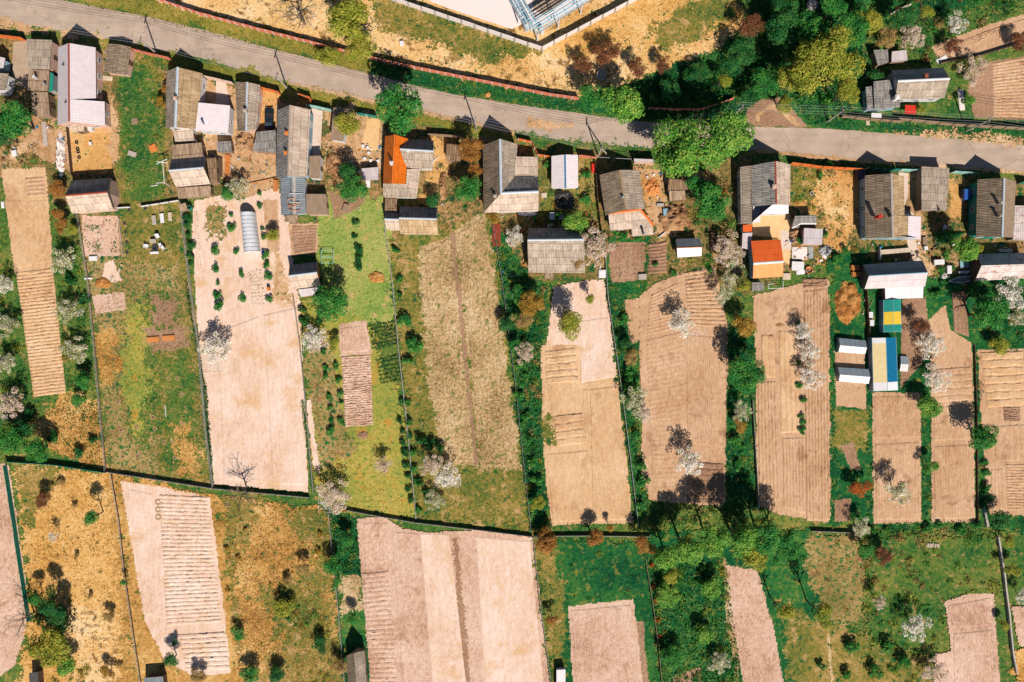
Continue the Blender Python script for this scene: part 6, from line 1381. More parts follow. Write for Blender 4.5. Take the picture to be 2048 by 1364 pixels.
TREES = '''
y 690 45 58 12|tall yellow green tree overhanging the salmon fence on the sand bank
y 718 92 40 9|lower yellow crown beside the salmon fence, nearest the road shadow
y 655 112 30 4.5|yellow shrubby tree spilling over the salmon fence onto the verge
b 598 30 62 8|bare spreading tree on the sand bank west of the yellow tree
d 797 217 61 14|dense deep green tree standing alone on the road edge by the teal gate
g 1253 195 54 11|bright green tree on the north edge of the road
d 1188 197 36 8|deep green tree touching the west side of the bright green roadside tree
n 1215 100 36 6|red brown budding tree on the edge of the straw meadow
n 1162 128 26 5|small red brown budding tree near the end of the salmon fence
n 1278 138 26 5|low red brown thicket tree above the bright green roadside tree
n 1325 128 22 4.5|red brown twiggy tree at the foot of the straw meadow
n 1502 58 34 7|red brown tree at the east end of the straw meadow
y 1642 130 86 15|huge golden crown spreading west of the dark roofed north east house
y 1590 150 42 10|yellow green crown on the west flank of the huge golden tree
y 1690 185 34 9|yellow crown at the south east foot of the huge golden tree
y 1570 205 26 6|low golden shrub tree above the sandy turning loop
d 1530 165 38 6|deep green tree west of the golden crowns
k 1498 195 26 5|dark green shrub tree above the dark red fence section
y 1448 158 20 6|narrow yellow green tree in the shaded grove
k 1395 150 34 4.5|dark low tree in the deepest shade of the grove
k 1340 180 30 4|dark low tree just behind the dark red fence section
k 1560 62 48 9|dark green tree east of the red brown tree
k 1480 108 36 7|dark green tree in the middle of the grove
d 1630 55 44 10|deep green tree on the north rim between two round well covers
k 1590 100 34 8|dark green tree north west of the huge golden crown
d 1705 60 42 10|deep green tree north of the huge golden crown
y 1742 35 34 9|yellow green tree on the north edge by the dead pale trunk
d 1670 14 34 9|deep green tree cut by the north edge near the white well cover
k 1570 8 34 8|dark green tree cut by the north edge west of the white well cover
k 1800 30 32 7|dark green tree by the north edge behind the north east house
y 1858 26 20 7|slender yellow green tree by the north edge
t 1770 70 30 5|brownish twiggy tree north of the grey patched shed
p 1822 72 32 5|pinkish blossom tree north of the dark roofed house
w 1914 46 24 6|thin white blossom tree on the north edge of the gardens
p 1945 142 34 5|pale blossom tree west of the brown ploughed plot
n 2040 86 26 4|red brown twiggy tree on the east edge between two ploughed plots
n 1905 90 24 4|brown twiggy tree over the end of the long ploughed strip
g 1936 200 16 3|green bush by the concrete slab in the north east gardens
y 1842 220 14 2.2|bright yellow bush beside the small red roof
k 1748 150 24 3.5|dark bush in the yard west of the dark roofed north east house
d 24 238 48 10|dense deep green tree at the west edge south of the white walled house
k 10 275 32 6|dark green tree at the west edge below the dense deep green tree
g 1398 284 92 17|enormous bright green tree overhanging the road
g 1464 268 56 14|bright eastern crown beside the enormous roadside tree
g 1345 305 48 13|bright western crown beside the enormous roadside tree
d 1425 412 50 8|deep green tree in the yard south of the enormous roadside tree
d 1400 372 30 6|deep green tree near the ragged plank shed
o 1440 385 18 4|orange tinged bush between the two big green crowns
y 700 250 34 6|bright yellow green round tree in front of the grey flat roof
d 706 378 36 7|deep green tree at the top of the bright lawn
k 695 345 26 6|dark green tree shading the junk yard
d 940 376 36 7|deep green tree in the garden west of the L shaped house
o 942 300 32 8|orange leaved tree beside the L shaped house gable
o 950 340 18 5|small orange tree south of the larger orange leaved tree
k 870 398 22 4|dark bush at the north end of the long barn
a 985 435 16 3|golden shrub at the south west corner of the L shaped house
v 474 376 30 5|white and green blossom tree by the dirt yard
d 455 384 20 4|green shrub tree against the blossom tree by the dirt yard
d 662 604 46 8|deep green tree beside the shed with the white porch
w 438 692 42 5.5|round white blossom tree alone in the pale field
w 630 674 30 4.5|white blossom tree by the fence at the yellow lawn
y 668 688 16 3|small yellow green tree beside the pale seed plot
p 668 990 40 6|large pale blossom tree at the corner of the pale field
p 764 932 22 4.5|small pinkish blossom tree in the middle of the yellow lawn
p 862 930 30 6|pale blossom tree in the weedy field, west half of a pair
w 892 948 30 6|white blossom tree in the weedy field, east half of a pair
v 870 1000 24 3.5|low greenish blossom tree south of the weedy field pair
b 482 992 44 7|bare tree on the fence below the pale field
v 130 520 34 6|white and green blossom tree at the edge of the ploughed strip
v 138 622 30 5|green blossom tree in the orchard strip, third from its north end
v 150 700 32 5|sparse green blossom tree in the orchard strip beside the weedy garden fence
d 165 762 24 4|deep green tree in the orchard strip just above a smaller one
d 160 800 20 3.6|small deep green tree at the south end of the orchard strip
w 8 570 22 5|white blossom tree on the west edge, northernmost of that line
v 12 648 30 5|greenish blossom tree on the west edge below the northernmost white one
v 14 722 28 5|pale green blossom tree on the west edge above the largest white one
p 26 806 38 6|largest white blossom tree at the west edge
d 18 890 40 7|deep green tree at the west end of the teal net fence
d 72 898 34 6|deep green tree along the teal net fence
k 40 862 30 5|dark tree behind the deep green trees at the teal net fence
o 118 378 23 3.6|orange brown bushy tree west of the barn with the red ridge
o 112 425 18 3.5|smaller orange brown bushy tree below the first by the ploughed strip
o 122 452 18 3.5|orange brown bushy tree nearest the strawberry plot
y 147 458 14 2.6|light green bush beside the strawberry plot
o 330 178 14 3|orange leaved bush along the west wall of the golden roofed house
a 322 205 14 3|yellow brown bush along the west wall of the golden roofed house
y 545 470 18 3.2|spiky yellow bush beside the arched greenhouse
w 1030 478 27 4.5|round white blossom tree west of the patched barn
p 1188 498 46 6|broad pale blossom tree over the east end of the patched barn
t 1150 520 22 5|tan twiggy tree leaning on the patched barn roof
g 1155 446 32 6|green tree in front of the patched barn's north slope
a 1062 608 32 6|golden tree by the hedge strip near the striped pale plot
t 1044 642 26 5|tan tree beside the golden tree in the hedge strip
k 1015 650 22 4|dark shrub tree in the hedge strip beside the weedy field
d 1040 590 24 4.5|green shrub tree north of the golden tree in the hedge strip
y 1132 650 36 7|yellow green tree standing in the striped pale plot
y 1182 596 14 4|thin yellowish tree in the striped pale plot near its north end
p 1048 706 24 4.5|white blossom tree in the hedge strip below the tan tree
d 1030 690 16 3|small green shrub beside the hedge strip blossom tree
w 1358 640 36 6.5|white blossom tree in the upper part of the big brown plot
w 1378 920 36 7|white blossom tree in the lower part of the big brown plot
p 1456 498 38 6|pale blossom tree west of the orange summer house
v 1446 590 24 6|slender green blossom tree at the edge of the ridged plot
v 1462 560 22 5|white flecked tree just below the pale blossom tree by the summer house
a 1488 650 30 5.5|golden tree south of the orange summer house
y 1485 572 20 4|light green tree next to the potting shed
d 1494 748 46 9|deep green round tree between the two brown plots
w 1604 662 26 5|white blossom tree in the row on the furrowed plot, top one
w 1618 700 26 5|white blossom tree in the row on the furrowed plot, middle one
w 1622 752 30 5.5|white blossom tree in the row on the furrowed plot, bottom one
v 1270 800 32 6|greenish white blossom tree in the hedge east of the striped pale plot
p 1292 828 18 4|small white blossom crown leaning over the big brown plot
t 1264 712 22 4.5|tan blossom shrub tree in the hedge by the big brown plot
k 1252 690 18 3.6|dark shrub tree north of the tan hedge tree
v 1482 822 24 5|greenish blossom tree below the deep green round tree
a 1480 850 18 4|golden shrub tree below the greenish blossom tree
w 1858 688 34 6|white blossom tree east of the long blue and cream greenhouse, upper one
w 1872 756 32 6|white blossom tree east of the long blue and cream greenhouse, lower one
n 1838 650 22 4.5|dark twiggy tree between the turquoise greenhouse and the blossom
v 1802 985 34 7|thin white tree casting a branching shadow on the tan field
g 1852 812 32 5|bright green low tree at the top of the two tan fields
g 1862 935 18 4|bright green bush tree between the two tan fields
d 1972 882 38 7|deep green spreading tree beside the raised beds near the east edge
d 1972 628 48 9|dark round fruit tree south of the rusty shed
k 1960 590 26 5|dark shrub tree west of the big blossom tree by the rusty shed
y 1998 690 26 3.6|yellow green bush tree at the top of the raised beds by the east edge
w 2020 588 38 6|large white blossom tree before the rusty shed
v 2036 632 26 4|greenish blossom tree on the east edge below the large white one
g 1936 490 36 8|bright green tree beside the teal walled house
y 1958 500 14 3|yellow bush at the foot of the bright green tree by the teal walled house
r 1722 976 25 4|rust orange bush tree on the lawn beside the tan field
g 1372 1092 42 10|light green tree, western end of the leafy thicket row
g 1338 1115 34 8|light green tree at the west edge of the leafy thicket
g 1428 1082 42 11|light green tree in the thicket row just above the footpath
g 1480 1075 44 11|light green tree in the thicket row north of the yellow crown
d 1535 1070 42 11|deep green tree in the thicket row shading the furrowed plot
d 1572 1090 38 10|deep green tree, eastern end of the thicket row
y 1500 1112 42 9|yellow crown on the south side of the thicket row
y 1345 1148 24 5|yellowish low tree below the west end of the thicket row
g 1335 1190 32 3.6|light green shrub tree in the west of the thicket by the orange shrubs
g 1425 1175 30 3.8|light green shrub tree beside the pink brown field edge
g 1405 1262 30 3.5|light green shrub tree south of the middle of the thicket
d 1345 1312 32 4|deep green shrub tree at the south end of the brown fence
v 1440 1320 30 4|pale twiggy shrub tree by the footpath at the south edge
y 1568 1222 24 10|tall slim yellow green tree casting a long shadow, western of two
y 1648 1232 28 11|tall slim yellow green tree casting a long shadow, eastern of two
o 1100 1082 32 5|large orange bush on the thin white rail, western of three
o 1186 1078 26 5|round orange bush on the thin white rail, middle of three
o 1291 1092 26 5.5|round orange bush on the thin white rail, eastern of three
y 1075 1005 20 4|yellow green bush tree at the south end of the hedge strip
a 1220 1058 11 3|little golden bush on the north side of the thin white rail
o 1105 1240 14 3.5|small orange bush in the dark meadow
p 1760 1204 17 5|small white blossom tree in the south east meadow
w 1832 1254 32 6|spreading white blossom tree in the south east meadow
p 1868 1342 30 5|pale blossom tree at the south edge over the pinkish field
v 1722 1058 26 5|pale green blossom tree at the south end of the lawn strip
d 1735 1100 24 4.5|deep green shrub tree below the pale green blossom tree
n 1762 1110 24 4|brown twiggy shrub in the south east meadow
k 1998 1040 30 5|dark shrub tree over the short grey slab wall
y 2020 1080 18 4|yellow green shrub east of the long slab wall, upper one
y 2025 1140 20 4|yellow green shrub east of the long slab wall, middle one
w 2046 1192 18 4|white blossom shrub on the east edge by the slab wall
y 2008 1248 15 3|light green shrub leaning on the long slab wall
y 100 1292 52 8|wide yellow green tree at the south west meadow
k 98 1212 24 7|dark conical tree north of the wide yellow green tree
d 64 1198 18 5|small green tree against the bright teal net fence
k 118 1240 30 6|dark tree between the conical tree and the wide yellow green tree
b 42 1240 42 7|bare tree leaning over the west pale field
g 128 1335 30 4.5|green tree on the south edge below the wide yellow green tree
a 215 1345 18 3|golden shrub at the south edge of the golden meadow
d 182 1034 20 6|bright green young tree with a long shadow on the golden meadow
n 88 1003 22 3.6|purplish brown twiggy bush on the golden meadow
w 106 1074 13 4|small white blossom tree on the golden meadow
t 215 1235 16 2.6|tan twiggy bush on the golden meadow near the dark fence
d 248 1166 9 2.6|deep green bush at the dark fence of the golden meadow
k 350 1283 9 1.8|dark round bush on the pale field below the furrows
k 342 1320 20 4|dark shrub on the south edge of the pale furrowed field
t 400 1348 22 3|tan twiggy shrub at the south edge of the pale furrowed field
d 475 1265 18 2.6|deep green shrub around a stump east of the furrowed field
y 570 1215 28 3|yellow green shrub in the golden rough meadow
t 575 1160 14 2|tan thicket bush in the middle of the golden rough meadow
t 605 1140 18 3.5|tan twiggy tree in the golden rough meadow
d 665 1130 24 4|deep green shrub tree on the dark green strip
d 690 1075 22 4|deep green shrub tree at the north end of the dark green strip
d 672 1165 14 4|deep green shrub beside the little stubble plot
d 706 1236 17 3.6|dark leafy tree north of the brown gabled shed
t 678 1330 24 3.5|tan twiggy tree west of the brown gabled shed
k 640 1290 22 3|dark bush near the tan tree at the south edge
d 500 1345 26 3.5|deep green bush on the south edge of the golden rough meadow
k 550 1352 26 3|dark bush on the south edge, east of the deep green one
'''
for ln in TREES.strip().splitlines():
    a, lab = ln.split('|'); kd, x, y, r, h = a.split()
    tree(kd, float(x), float(y), float(r), float(h), lab)

# one dark spruce over the long shed
def spruce(x, y, r, h, label):
    b = G(x, y, h * .5); root = empty('spruce', (b.x, b.y, 0), label, 'spruce tree')
    m = MB(); m.tube([(b.x, b.y, 0), (b.x, b.y, h * .95)], [.16, .03], 7); m.build('trunk', M['bark'], root)
    rs = np.random.default_rng(9); n = 9000
    t = rs.uniform(0, 1, n) ** .7; ang = rs.uniform(0, 2 * math.pi, n); rad = (1 - (1 - t)) * r * rs.uniform(.35, 1, n) * (0.82 + .18 * np.sin(ang * 9 + t * 60))
    P = np.stack([np.cos(ang) * rad, np.sin(ang) * rad, h * (1 - t * .9)], 1); N = np.stack([np.cos(ang), np.sin(ang), np.full(n, .7)], 1) + rs.normal(size=(n, 3)) * .4
    V, Fq = leaf_cards(P, N, .24, rs); o = bpy.data.objects.new('crown', mesh_np('crown', V, Fq, [M['Ldark']])); COL.objects.link(o); o.parent = root
spruce(1905, 470, 1.9, 9.5, 'dark spruce at the south end of the long rippled shed')

# planted rows of small bushes: copies of one bush
ORD = 'first second third fourth fifth sixth seventh eighth ninth tenth eleventh twelfth thirteenth fourteenth fifteenth sixteenth seventeenth eighteenth'.split()
def bush_row(pts, r, mat, what, where, group, nm='currant_bush', order='from the north'):
    for i, p in enumerate(pts):
        x, y = p[0], p[1]; rr = (p[2] if len(p) > 2 else r) / 10 * random.uniform(.9, 1.12)
        o = bpy.data.objects.new(nm, CR['U'][(i + int(pts[0][0])) % 5]); COL.objects.link(o)
        b = G(x, y, .4); o.location = (b.x, b.y, rr * .5); o.scale = (rr * random.uniform(.8, 1.2), rr * random.uniform(.8, 1.2), rr * random.uniform(.8, 1.2)); o.rotation_euler = (0, 0, random.uniform(0, 6.28))
        o.material_slots[0].link = 'OBJECT'; o.material_slots[0].material = M[mat]
        tag(o, f'{ORD[i]} {what} {order} {where}', 'bush', group)
bush_row(P4('804,802,9 801,842,10 804,864,9 806,886,9 812,908,9 812,930,10 815,952,9 819,976,9 822,1000,9'), 9, 'Ldark', 'dark bush', 'on the lawn side of the thin fence', 'currant bushes along the lawn fence')
bush_row(P4('816,808,9 818,846,10 820,870,8 826,905,9 828,935,10 831,962,9 838,1020,10'), 9, 'Ldeep', 'dark bush', 'on the weedy field side of the thin fence', 'currant bushes along the weedy field fence')
bush_row(P4('648,706,9 651,735,8 652,752,8 657,795,8 661,815,9 663,838,8 662,862,10'), 8, 'Ldeep', 'green bush', 'in the row west of the dug pinkish bed', 'currant bushes west of the dug bed')
bush_row(P4('672,732,10 677,762,9 681,786,9 682,805,8 684,844,9'), 9, 'Ldeep', 'green bush', 'in the row right beside the dug pinkish bed', 'currant bushes beside the dug bed')
bush_row(P4('520,387,7 520,414,9 525,458,6 528,475,9 532,511,9 534,531,9 535,549,9 539,599,10'), 9, 'Ldeep', 'green bush', 'in the row east of the arched greenhouse', 'bushes east of the arched greenhouse')
bush_row(P4('462,430,8 466,455,9 473,503,9 482,546,8 485,594,10'), 9, 'Ldeep', 'green bush', 'in the row west of the arched greenhouse', 'bushes west of the arched greenhouse')
bush_row(P4('430,500,13 432,535,9 436,566,8 437,590,9 440,612,14'), 9, 'Ldeep', 'green bush', 'in the middle row of the pale garden', 'bushes in the middle of the pale garden')
bush_row(P4('373,436,9 374,449,9 377,470,8 380,490,11 382,512,10 384,524,9'), 9, 'Ldark', 'dark bush', 'along the grey fence of the pale garden', 'bushes along the grey fence')
bush_row(P4('712,445,9 711,473,7 718,500,10 718,516,12 719,530,11'), 9, 'Ldark', 'dark bush', 'in the short row on the bright lawn', 'bushes on the bright lawn')
bush_row(P4('790,500,9 797,560,10 800,590,9 806,642,16 830,690,18 818,720,12'), 9, 'Ldeep', 'dark shrub', 'in the margin of the weedy field', 'shrubs in the weedy field margin')
bush_row(P4('840,880,16 862,885,16 880,895,14 842,965,12 852,985,10'), 12, 'Ldark', 'dark shrub', 'around the weedy field blossom pair', 'shrubs around the blossom pair')
bush_row(P4('1602,832,8 1604,845,8 1604,858,8 1604,866,6 1596,650,9 1597,725,9 1600,770,8 1606,800,10'), 8, 'Ldeep', 'green bush', 'in the narrow strip of the furrowed plot', 'bushes in the furrowed plot')
bush_row(P4('1968,925,8 1972,945,9 1970,975,12 1978,1000,9 1962,860,10'), 9, 'Ldeep', 'green bush', 'in the strip by the east raised beds', 'bushes by the east raised beds')
bush_row(P4('1040,730,11 1052,755,10 1036,790,12 1054,830,12 1044,850,10 1060,880,14 1066,920,13 1072,960,14 1064,1000,12'), 11, 'Ldeep', 'dark shrub', 'down the hedge strip beside the weedy field', 'shrubs in the hedge strip')
bush_row(P4('1246,640,11 1256,740,14 1262,770,14 1272,870,14 1284,930,13 1290,960,16 1280,1010,14'), 12, 'Ldeep', 'leafy shrub', 'down the hedge west of the big brown plot', 'shrubs in the big plot hedge')
bush_row(P4('1462,700,10 1466,880,14 1474,930,12 1490,960,12 1482,900,12'), 11, 'Ldeep', 'leafy shrub', 'in the strip between the two brown plots', 'shrubs between the brown plots')
bush_row(P4('140,560,16 175,600,14 60,830,14 110,870,14 160,905,12 185,880,11'), 12, 'Ldark', 'dark shrub', 'scattered through the orchard strip', 'shrubs in the orchard strip')
bush_row(P4('1304,1130,7 1306,1172,7 1312,1200,8 1316,1240,7 1320,1275,6'), 7, 'Lrust', 'orange shrub', 'along the brown fence of the thicket', 'orange shrubs by the brown fence', 'shrub')
bush_row(P4('1772,1290,16 1800,1320,16 1700,1290,14 1690,1345,14 1740,1340,16 1640,1330,12'), 12, 'Ldeep', 'leafy shrub', 'in the far south east meadow', 'shrubs in the south east meadow')
bush_row(P4('1745,1060,10 1775,1058,9 1852,1058,12 1880,1050,10 1920,1060,11 1950,1050,12'), 10, 'Ldeep', 'leafy shrub', 'along the south end of the tan fields', 'shrubs below the tan fields', 'shrub', 'from the west')
bush_row(P4('490,1058,6 478,1116,7 452,1096,6 636,1100,8 640,1068,7 690,1020,9 455,1178,6'), 7, 'Lgold', 'golden brown tussock', 'dotted over the golden rough meadow', 'tussocks on the golden meadow', 'tussock', 'counted')
bush_row(P4('154,1112,8 182,1192,8 242,1328,7 150,1010,8 120,965,9'), 8, 'Ltan', 'tan tussock', 'dotted over the straw coloured meadow', 'tussocks on the straw meadow', 'tussock', 'counted')
bush_row(P4('1115,430,11 1095,330,10 1172,350,12 1168,400,12 1105,462,10 1070,440,8'), 10, 'Ldeep', 'leafy shrub', 'around the white roofed garage', 'shrubs around the garage', 'shrub', 'counted')
bush_row(P4('1660,330,10 1640,355,9 1690,500,11 1670,520,10 1600,480,10 1650,470,9'), 10, 'Ldeep', 'leafy shrub', 'in the sandy yard east of the red ridged house', 'shrubs in the sandy yard', 'shrub', 'counted')
bush_row(P4('1310,530,10 1345,545,9 1230,465,12 1250,470,10 1275,478,9 1420,540,9'), 10, 'Ldeep', 'leafy shrub', 'below the slanting brown house', 'shrubs below the slanting house', 'shrub', 'counted')
bush_row(P4('640,560,11 628,580,10 606,620,10 612,640,10 640,640,10'), 10, 'Ldark', 'dark shrub', 'behind the shed with the white porch', 'shrubs behind the porch shed', 'shrub', 'counted')
bush_row(P4('1892,510,9 1880,540,10 1905,535,8 1870,590,12 1885,570,10 1945,575,10'), 10, 'Ldeep', 'leafy shrub', 'in the yard around the white boat', 'shrubs around the boat', 'shrub', 'counted')

# ------------------------------------------------------------------ poles and wires
def pole(x, y, h, label, arm=True, mat='conc', rz=0.2, strut=None):
    p = G(x, y); root = empty('power_pole', (p.x, p.y, 0), label, 'power pole')
    m = MB(); m.tube([(p.x, p.y, 0), (p.x, p.y, h)], [.17, .11], 8); m.build('mast', M[mat], root)
    m = MB(); m.box((p.x, p.y, h - .35), (.14, 1.7, .12), rz); cr = m.build('crossarm', M['metaldk'], root)
    for s in (-.75, -.3, .3, .75):
        i = MB(); i.lathe((p.x - math.sin(rz) * s, p.y + math.cos(rz) * s, h - .29), [(.03, 0), (.06, .05), (.05, .15), (.02, .2)], 8); i.build('insulator', M['whitep'], cr)
    if strut is not None:
        q = G(*strut); m = MB(); m.tube([(q.x, q.y, 0), (p.x, p.y, h * .85)], [.16, .1], 8); m.build('strut', M[mat], root)
    return Vector((p.x, p.y, h))
A = [pole(314, 107, 7.6, 'concrete power pole beside the green yard, westernmost in the photo', rz=-.25), pole(574, 176, 7.6, 'concrete power pole on the verge by the orange gate fence', rz=-.25),
     pole(953, 260, 7.6, 'concrete power pole between the orange leaved tree and the L shaped house', rz=-.25), pole(1196, 311, 7.6, 'twin legged concrete pole at the street corner of the slanting brown house', rz=-.1, strut=(1214, 309))]
Bp = [pole(1464, 234, 7.6, 'leaning shadowed pole in the grove below the dark red fence', rz=.05), pole(1655, 243, 7.8, 'pale pole on the plank fence beside the huge golden crown', rz=-.05), pole(1932, 262, 8.0, 'pale pole on the plank fence east of the small red roof', rz=-.1)]
def wires(pa, pb, label, n=4, rz=0.0, sag=.5):
    root = empty('power_line', tuple((pa + pb) / 2), label, 'power line'); d = pb - pa; s = Vector((-d.y, d.x, 0)).normalized()
    for o in [(-.75), -.3, .3, .75][:n]:
        m = MB(); m.tube([pa.lerp(pb, t) + s * o - Vector((0, 0, .12 + sag * 4 * t * (1 - t))) for t in [i / 10 for i in range(11)]], .02, 4); m.build('wire', M['metal'], root)
wires(A[0], A[1], 'overhead wires from the westernmost pole to the pole by the orange gate')
wires(A[1], A[2], 'overhead wires crossing behind the deep green roadside tree')
wires(A[2], A[3], 'overhead wires passing the gables of the L shaped house')
wires(A[3], Bp[0], 'overhead wires crossing the road at the enormous green tree')
wires(Bp[0], Bp[1], 'overhead wires above the sandy turning loop')
wires(Bp[1], Bp[2], 'overhead wires in front of the north east house')
wires(Bp[2], G(2130, 285) + Vector((0, 0, 8)), 'overhead wires leaving at the east edge')
wires(G(-70, 40) + Vector((0, 0, 7.6)), A[0], 'overhead wires above the gables at the west end')

# ------------------------------------------------------------------ single objects
def thing_at(name, x, y, label, cat, group=None, z=0.0):
    p = G(x, y, z); return empty(name, (p.x, p.y, z), label, cat, group)
def at(root, dx, dy, z, rz=0.0):
    ca, sa = math.cos(rz), math.sin(rz); o = root.location
    return Vector((o.x + dx * ca - dy * sa, o.y + dx * sa + dy * ca, o.z + z))

def car(x, y, rz, label, paint='carblack'):
    r = thing_at('parked_car', x, y, label, 'car')
    T = lambda dx, dy, z: at(r, dx, dy, z, rz)          # dy: along the car, front = -y
    sec = [(-2.15, .62, .42, .62), (-2.0, .78, .32, .74), (-1.2, .84, .28, .86), (-.6, .86, .28, .92), (.9, .86, .28, .95), (1.7, .84, .3, .95), (2.1, .76, .36, .88), (2.18, .66, .45, .75)]
    m = MB(); rings = []
    for yy, wv, zb, zt in sec: rings.append([T(-wv, yy, zb), T(-wv * 1.02, yy, (zb + zt) / 2), T(-wv * .93, yy, zt), T(wv * .93, yy, zt), T(wv * 1.02, yy, (zb + zt) / 2), T(wv, yy, zb)])
    for a, b in zip(rings[:-1], rings[1:]):
        for k in range(6): m.face([a[k], a[(k + 1) % 6], b[(k + 1) % 6], b[k]])
    m.face(rings[0][::-1]); m.face(rings[-1]); m.build('body', M[paint], r)
    cab = [(-.75, .74, .9), (-.15, .64, 1.38), (1.0, .64, 1.42), (1.75, .72, .95)]
    g_ = [[T(-.78, -.85, .9), T(.78, -.85, .9), T(.62, -.12, 1.38), T(-.62, -.12, 1.38)], [T(-.74, 1.85, .94), T(.74, 1.85, .94), T(.6, 1.1, 1.4), T(-.6, 1.1, 1.4)]]
    m = MB(); m.prism([T(-.62, -.12, 1.4), T(.62, -.12, 1.4), T(.6, 1.1, 1.42), T(-.6, 1.1, 1.42)], [T(-.62, -.12, 1.36), T(.62, -.12, 1.36), T(.6, 1.1, 1.38), T(-.6, 1.1, 1.38)]); m.build('roof', M[paint], r)
    for nm, q in zip(('windscreen', 'rear_window'), g_):
        m = MB(); m.face(q); m.build(nm, M['glass'], r)
    for s in (-1, 1):
        m = MB(); m.face([T(s * .8, -.8, .9), T(s * .78, 1.8, .94), T(s * .6, 1.1, 1.39), T(s * .62, -.12, 1.37)]); m.build('side_window', M['glass'], r)
        m = MB(); m.box(T(s * .6, -2.1, .56), (.3, .12, .14), rz); m.build('headlight', M['whitep'], r)
        m = MB(); m.box(T(s * .62, 2.16, .7), (.24, .1, .16), rz); m.build('taillight', M['red'], r)
        m = MB(); m.box(T(s * .95, -.5, .95), (.18, .1, .12), rz); m.build('mirror', M[paint], r)
        for yy in (-1.35, 1.35):
            m = MB(); m.tube([T(s * .72, yy, .31), T(s * .9, yy, .31)], .31, 14); wh = m.build('wheel', M['black'], r)
            m = MB(); m.tube([T(s * .9, yy, .31), T(s * .91, yy, .31)], .18, 10); m.build('rim', M['metal'], wh)
car(540, 238, math.pi, 'black parked car on the narrow drive between the brown outbuilding and the long house')

def boat(x, y, rz, label, L=4.4, W=1.3):
    r = thing_at('rowing_boat', x, y, label, 'boat')
    T = lambda dx, dy, z: at(r, dx, dy, z, rz)
    n = 12; hull, inn = MB(), MB(); rim = MB(); pr = []
    for i in range(n + 1):
        t = i / n; xx = -L / 2 + L * t; wv = W / 2 * (min(1, (t * 2.2) ** .7) if t < .45 else 1 - max(0, (t - .7)) ** 1.3 * 1.2)
        pr.append((xx, max(.03, wv)))
    for (x0, w0), (x1, w1) in zip(pr[:-1], pr[1:]):
        for s in (-1, 1):
            hull.face([T(x0, s * w0, .55), T(x1, s * w1, .55), T(x1, s * w1 * .55, .05), T(x0, s * w0 * .55, .05)])
            rim.face([T(x0, s * w0, .56), T(x1, s * w1, .56), T(x1, s * max(.0, w1 - .13), .57), T(x0, s * max(.0, w0 - .13), .57)])
            inn.face([T(x0, s * max(0, w0 - .12), .55), T(x1, s * max(0, w1 - .12), .55), T(x1, s * w1 * .45, .2), T(x0, s * w0 * .45, .2)])
        hull.face([T(x0, -w0 * .55, .05), T(x1, -w1 * .55, .05), T(x1, w1 * .55, .05), T(x0, w0 * .55, .05)]); inn.face([T(x0, -w0 * .45, .2), T(x1, -w1 * .45, .2), T(x1, w1 * .45, .2), T(x0, w0 * .45, .2)])
    x1, w1 = pr[-1]; hull.face([T(x1, -w1, .55), T(x1, w1, .55), T(x1, w1 * .55, .05), T(x1, -w1 * .55, .05)])
    hull.build('hull', M['whitep'], r); inn.build('interior', M['metal'], r); rim.build('gunwale', M['whitep'], r)
    for xx in (-.8, .3, 1.3):
        m = MB(); m.box(T(xx, 0, .46), (.22, W * .75, .04), rz); m.build('thwart', M['wood'], r)
boat(1917, 560, .12, 'white rowing boat with grey interior lying on the grass near the workshop')

def mound(name, label, cat, x, y, rx, ry, h, mat, seed=1, rough=.25, pits=()):
    p = G(x, y); n = 26; V, Fq = [], []; rs = np.random.default_rng(seed)
    for j in range(n + 1):
        for i in range(n + 1):
            u, v = i / n * 2 - 1, j / n * 2 - 1
            q = Vector((p.x + u * rx, p.y + v * ry, 0)); d = math.sqrt(u * u + v * v)
            nz = noise.noise((q.x * .8, q.y * .8, seed)) * .5 + noise.noise((q.x * 2.5, q.y * 2.5, seed)) * .35
            z = h * max(0, 1 - (d * (1 - nz * .35)) ** 2.4) * (1 + nz * rough * 4) 
            for px_, py_, pr_, pd in pits:
                z -= pd * math.exp(-((u - px_) ** 2 + (v - py_) ** 2) / pr_ ** 2) * (1 if d < .95 else 0)
            V.append((u * rx, v * ry, max(z, -.02) if d < 0.93 + nz * .45 else -.06))
    for j in range(n):
        for i in range(n): a = j * (n + 1) + i; Fq.append((a, a + 1, a + n + 2, a + n + 1))
    o = bpy.data.objects.new(name, mesh_np(name, V, Fq, [M[mat]])); COL.objects.link(o); o.location = (p.x, p.y, .05)
    return tag(o, label, cat)
mound('hay_heap', 'big golden brown heap of rotting hay on the lawn strip', 'hay heap', 1695, 606, 2.9, 4.4, 1.0, 'hay', 3, .3, [(.55, -.75, .22, .7), (-.1, .3, .5, .3)])
mound('brush_heap', 'wide brown heap of cut brush behind the slanting brown house', 'brush heap', 1350, 438, 3.4, 2.9, 1.1, 'pilebr', 5, .4)
mound('compost_heap', 'oval brown heap on the bright lawn near the thin fence', 'compost heap', 754, 554, 1.7, 1.2, .5, 'hay', 6)
mound('compost_heap', 'golden straw heap inside the orchard side garden beside the white slab corner', 'compost heap', 207, 566, 1.6, 1.2, .4, 'hay', 7)
mound('brush_heap', 'dark brush strip dug up at the top of the furrowed plot', 'brush heap', 1560, 650, 1.2, .5, .3, 'pilebr', 8)
mound('brush_heap', 'tangled brown brush under the deep green tree at the top of the bright lawn', 'brush heap', 668, 330, 1.6, 3.0, .8, 'pilebr', 9, .5)
mound('brush_heap', 'dead twig thicket in the dirt yard west of the carport', 'brush heap', 490, 285, 2.0, 2.6, .9, 'pilebr', 10, .5)
mound('brush_heap', 'dry twig heap between the weedy garden path and the leaning debris shed', 'brush heap', 885, 370, .8, 3.0, .6, 'pilebr', 11, .5)
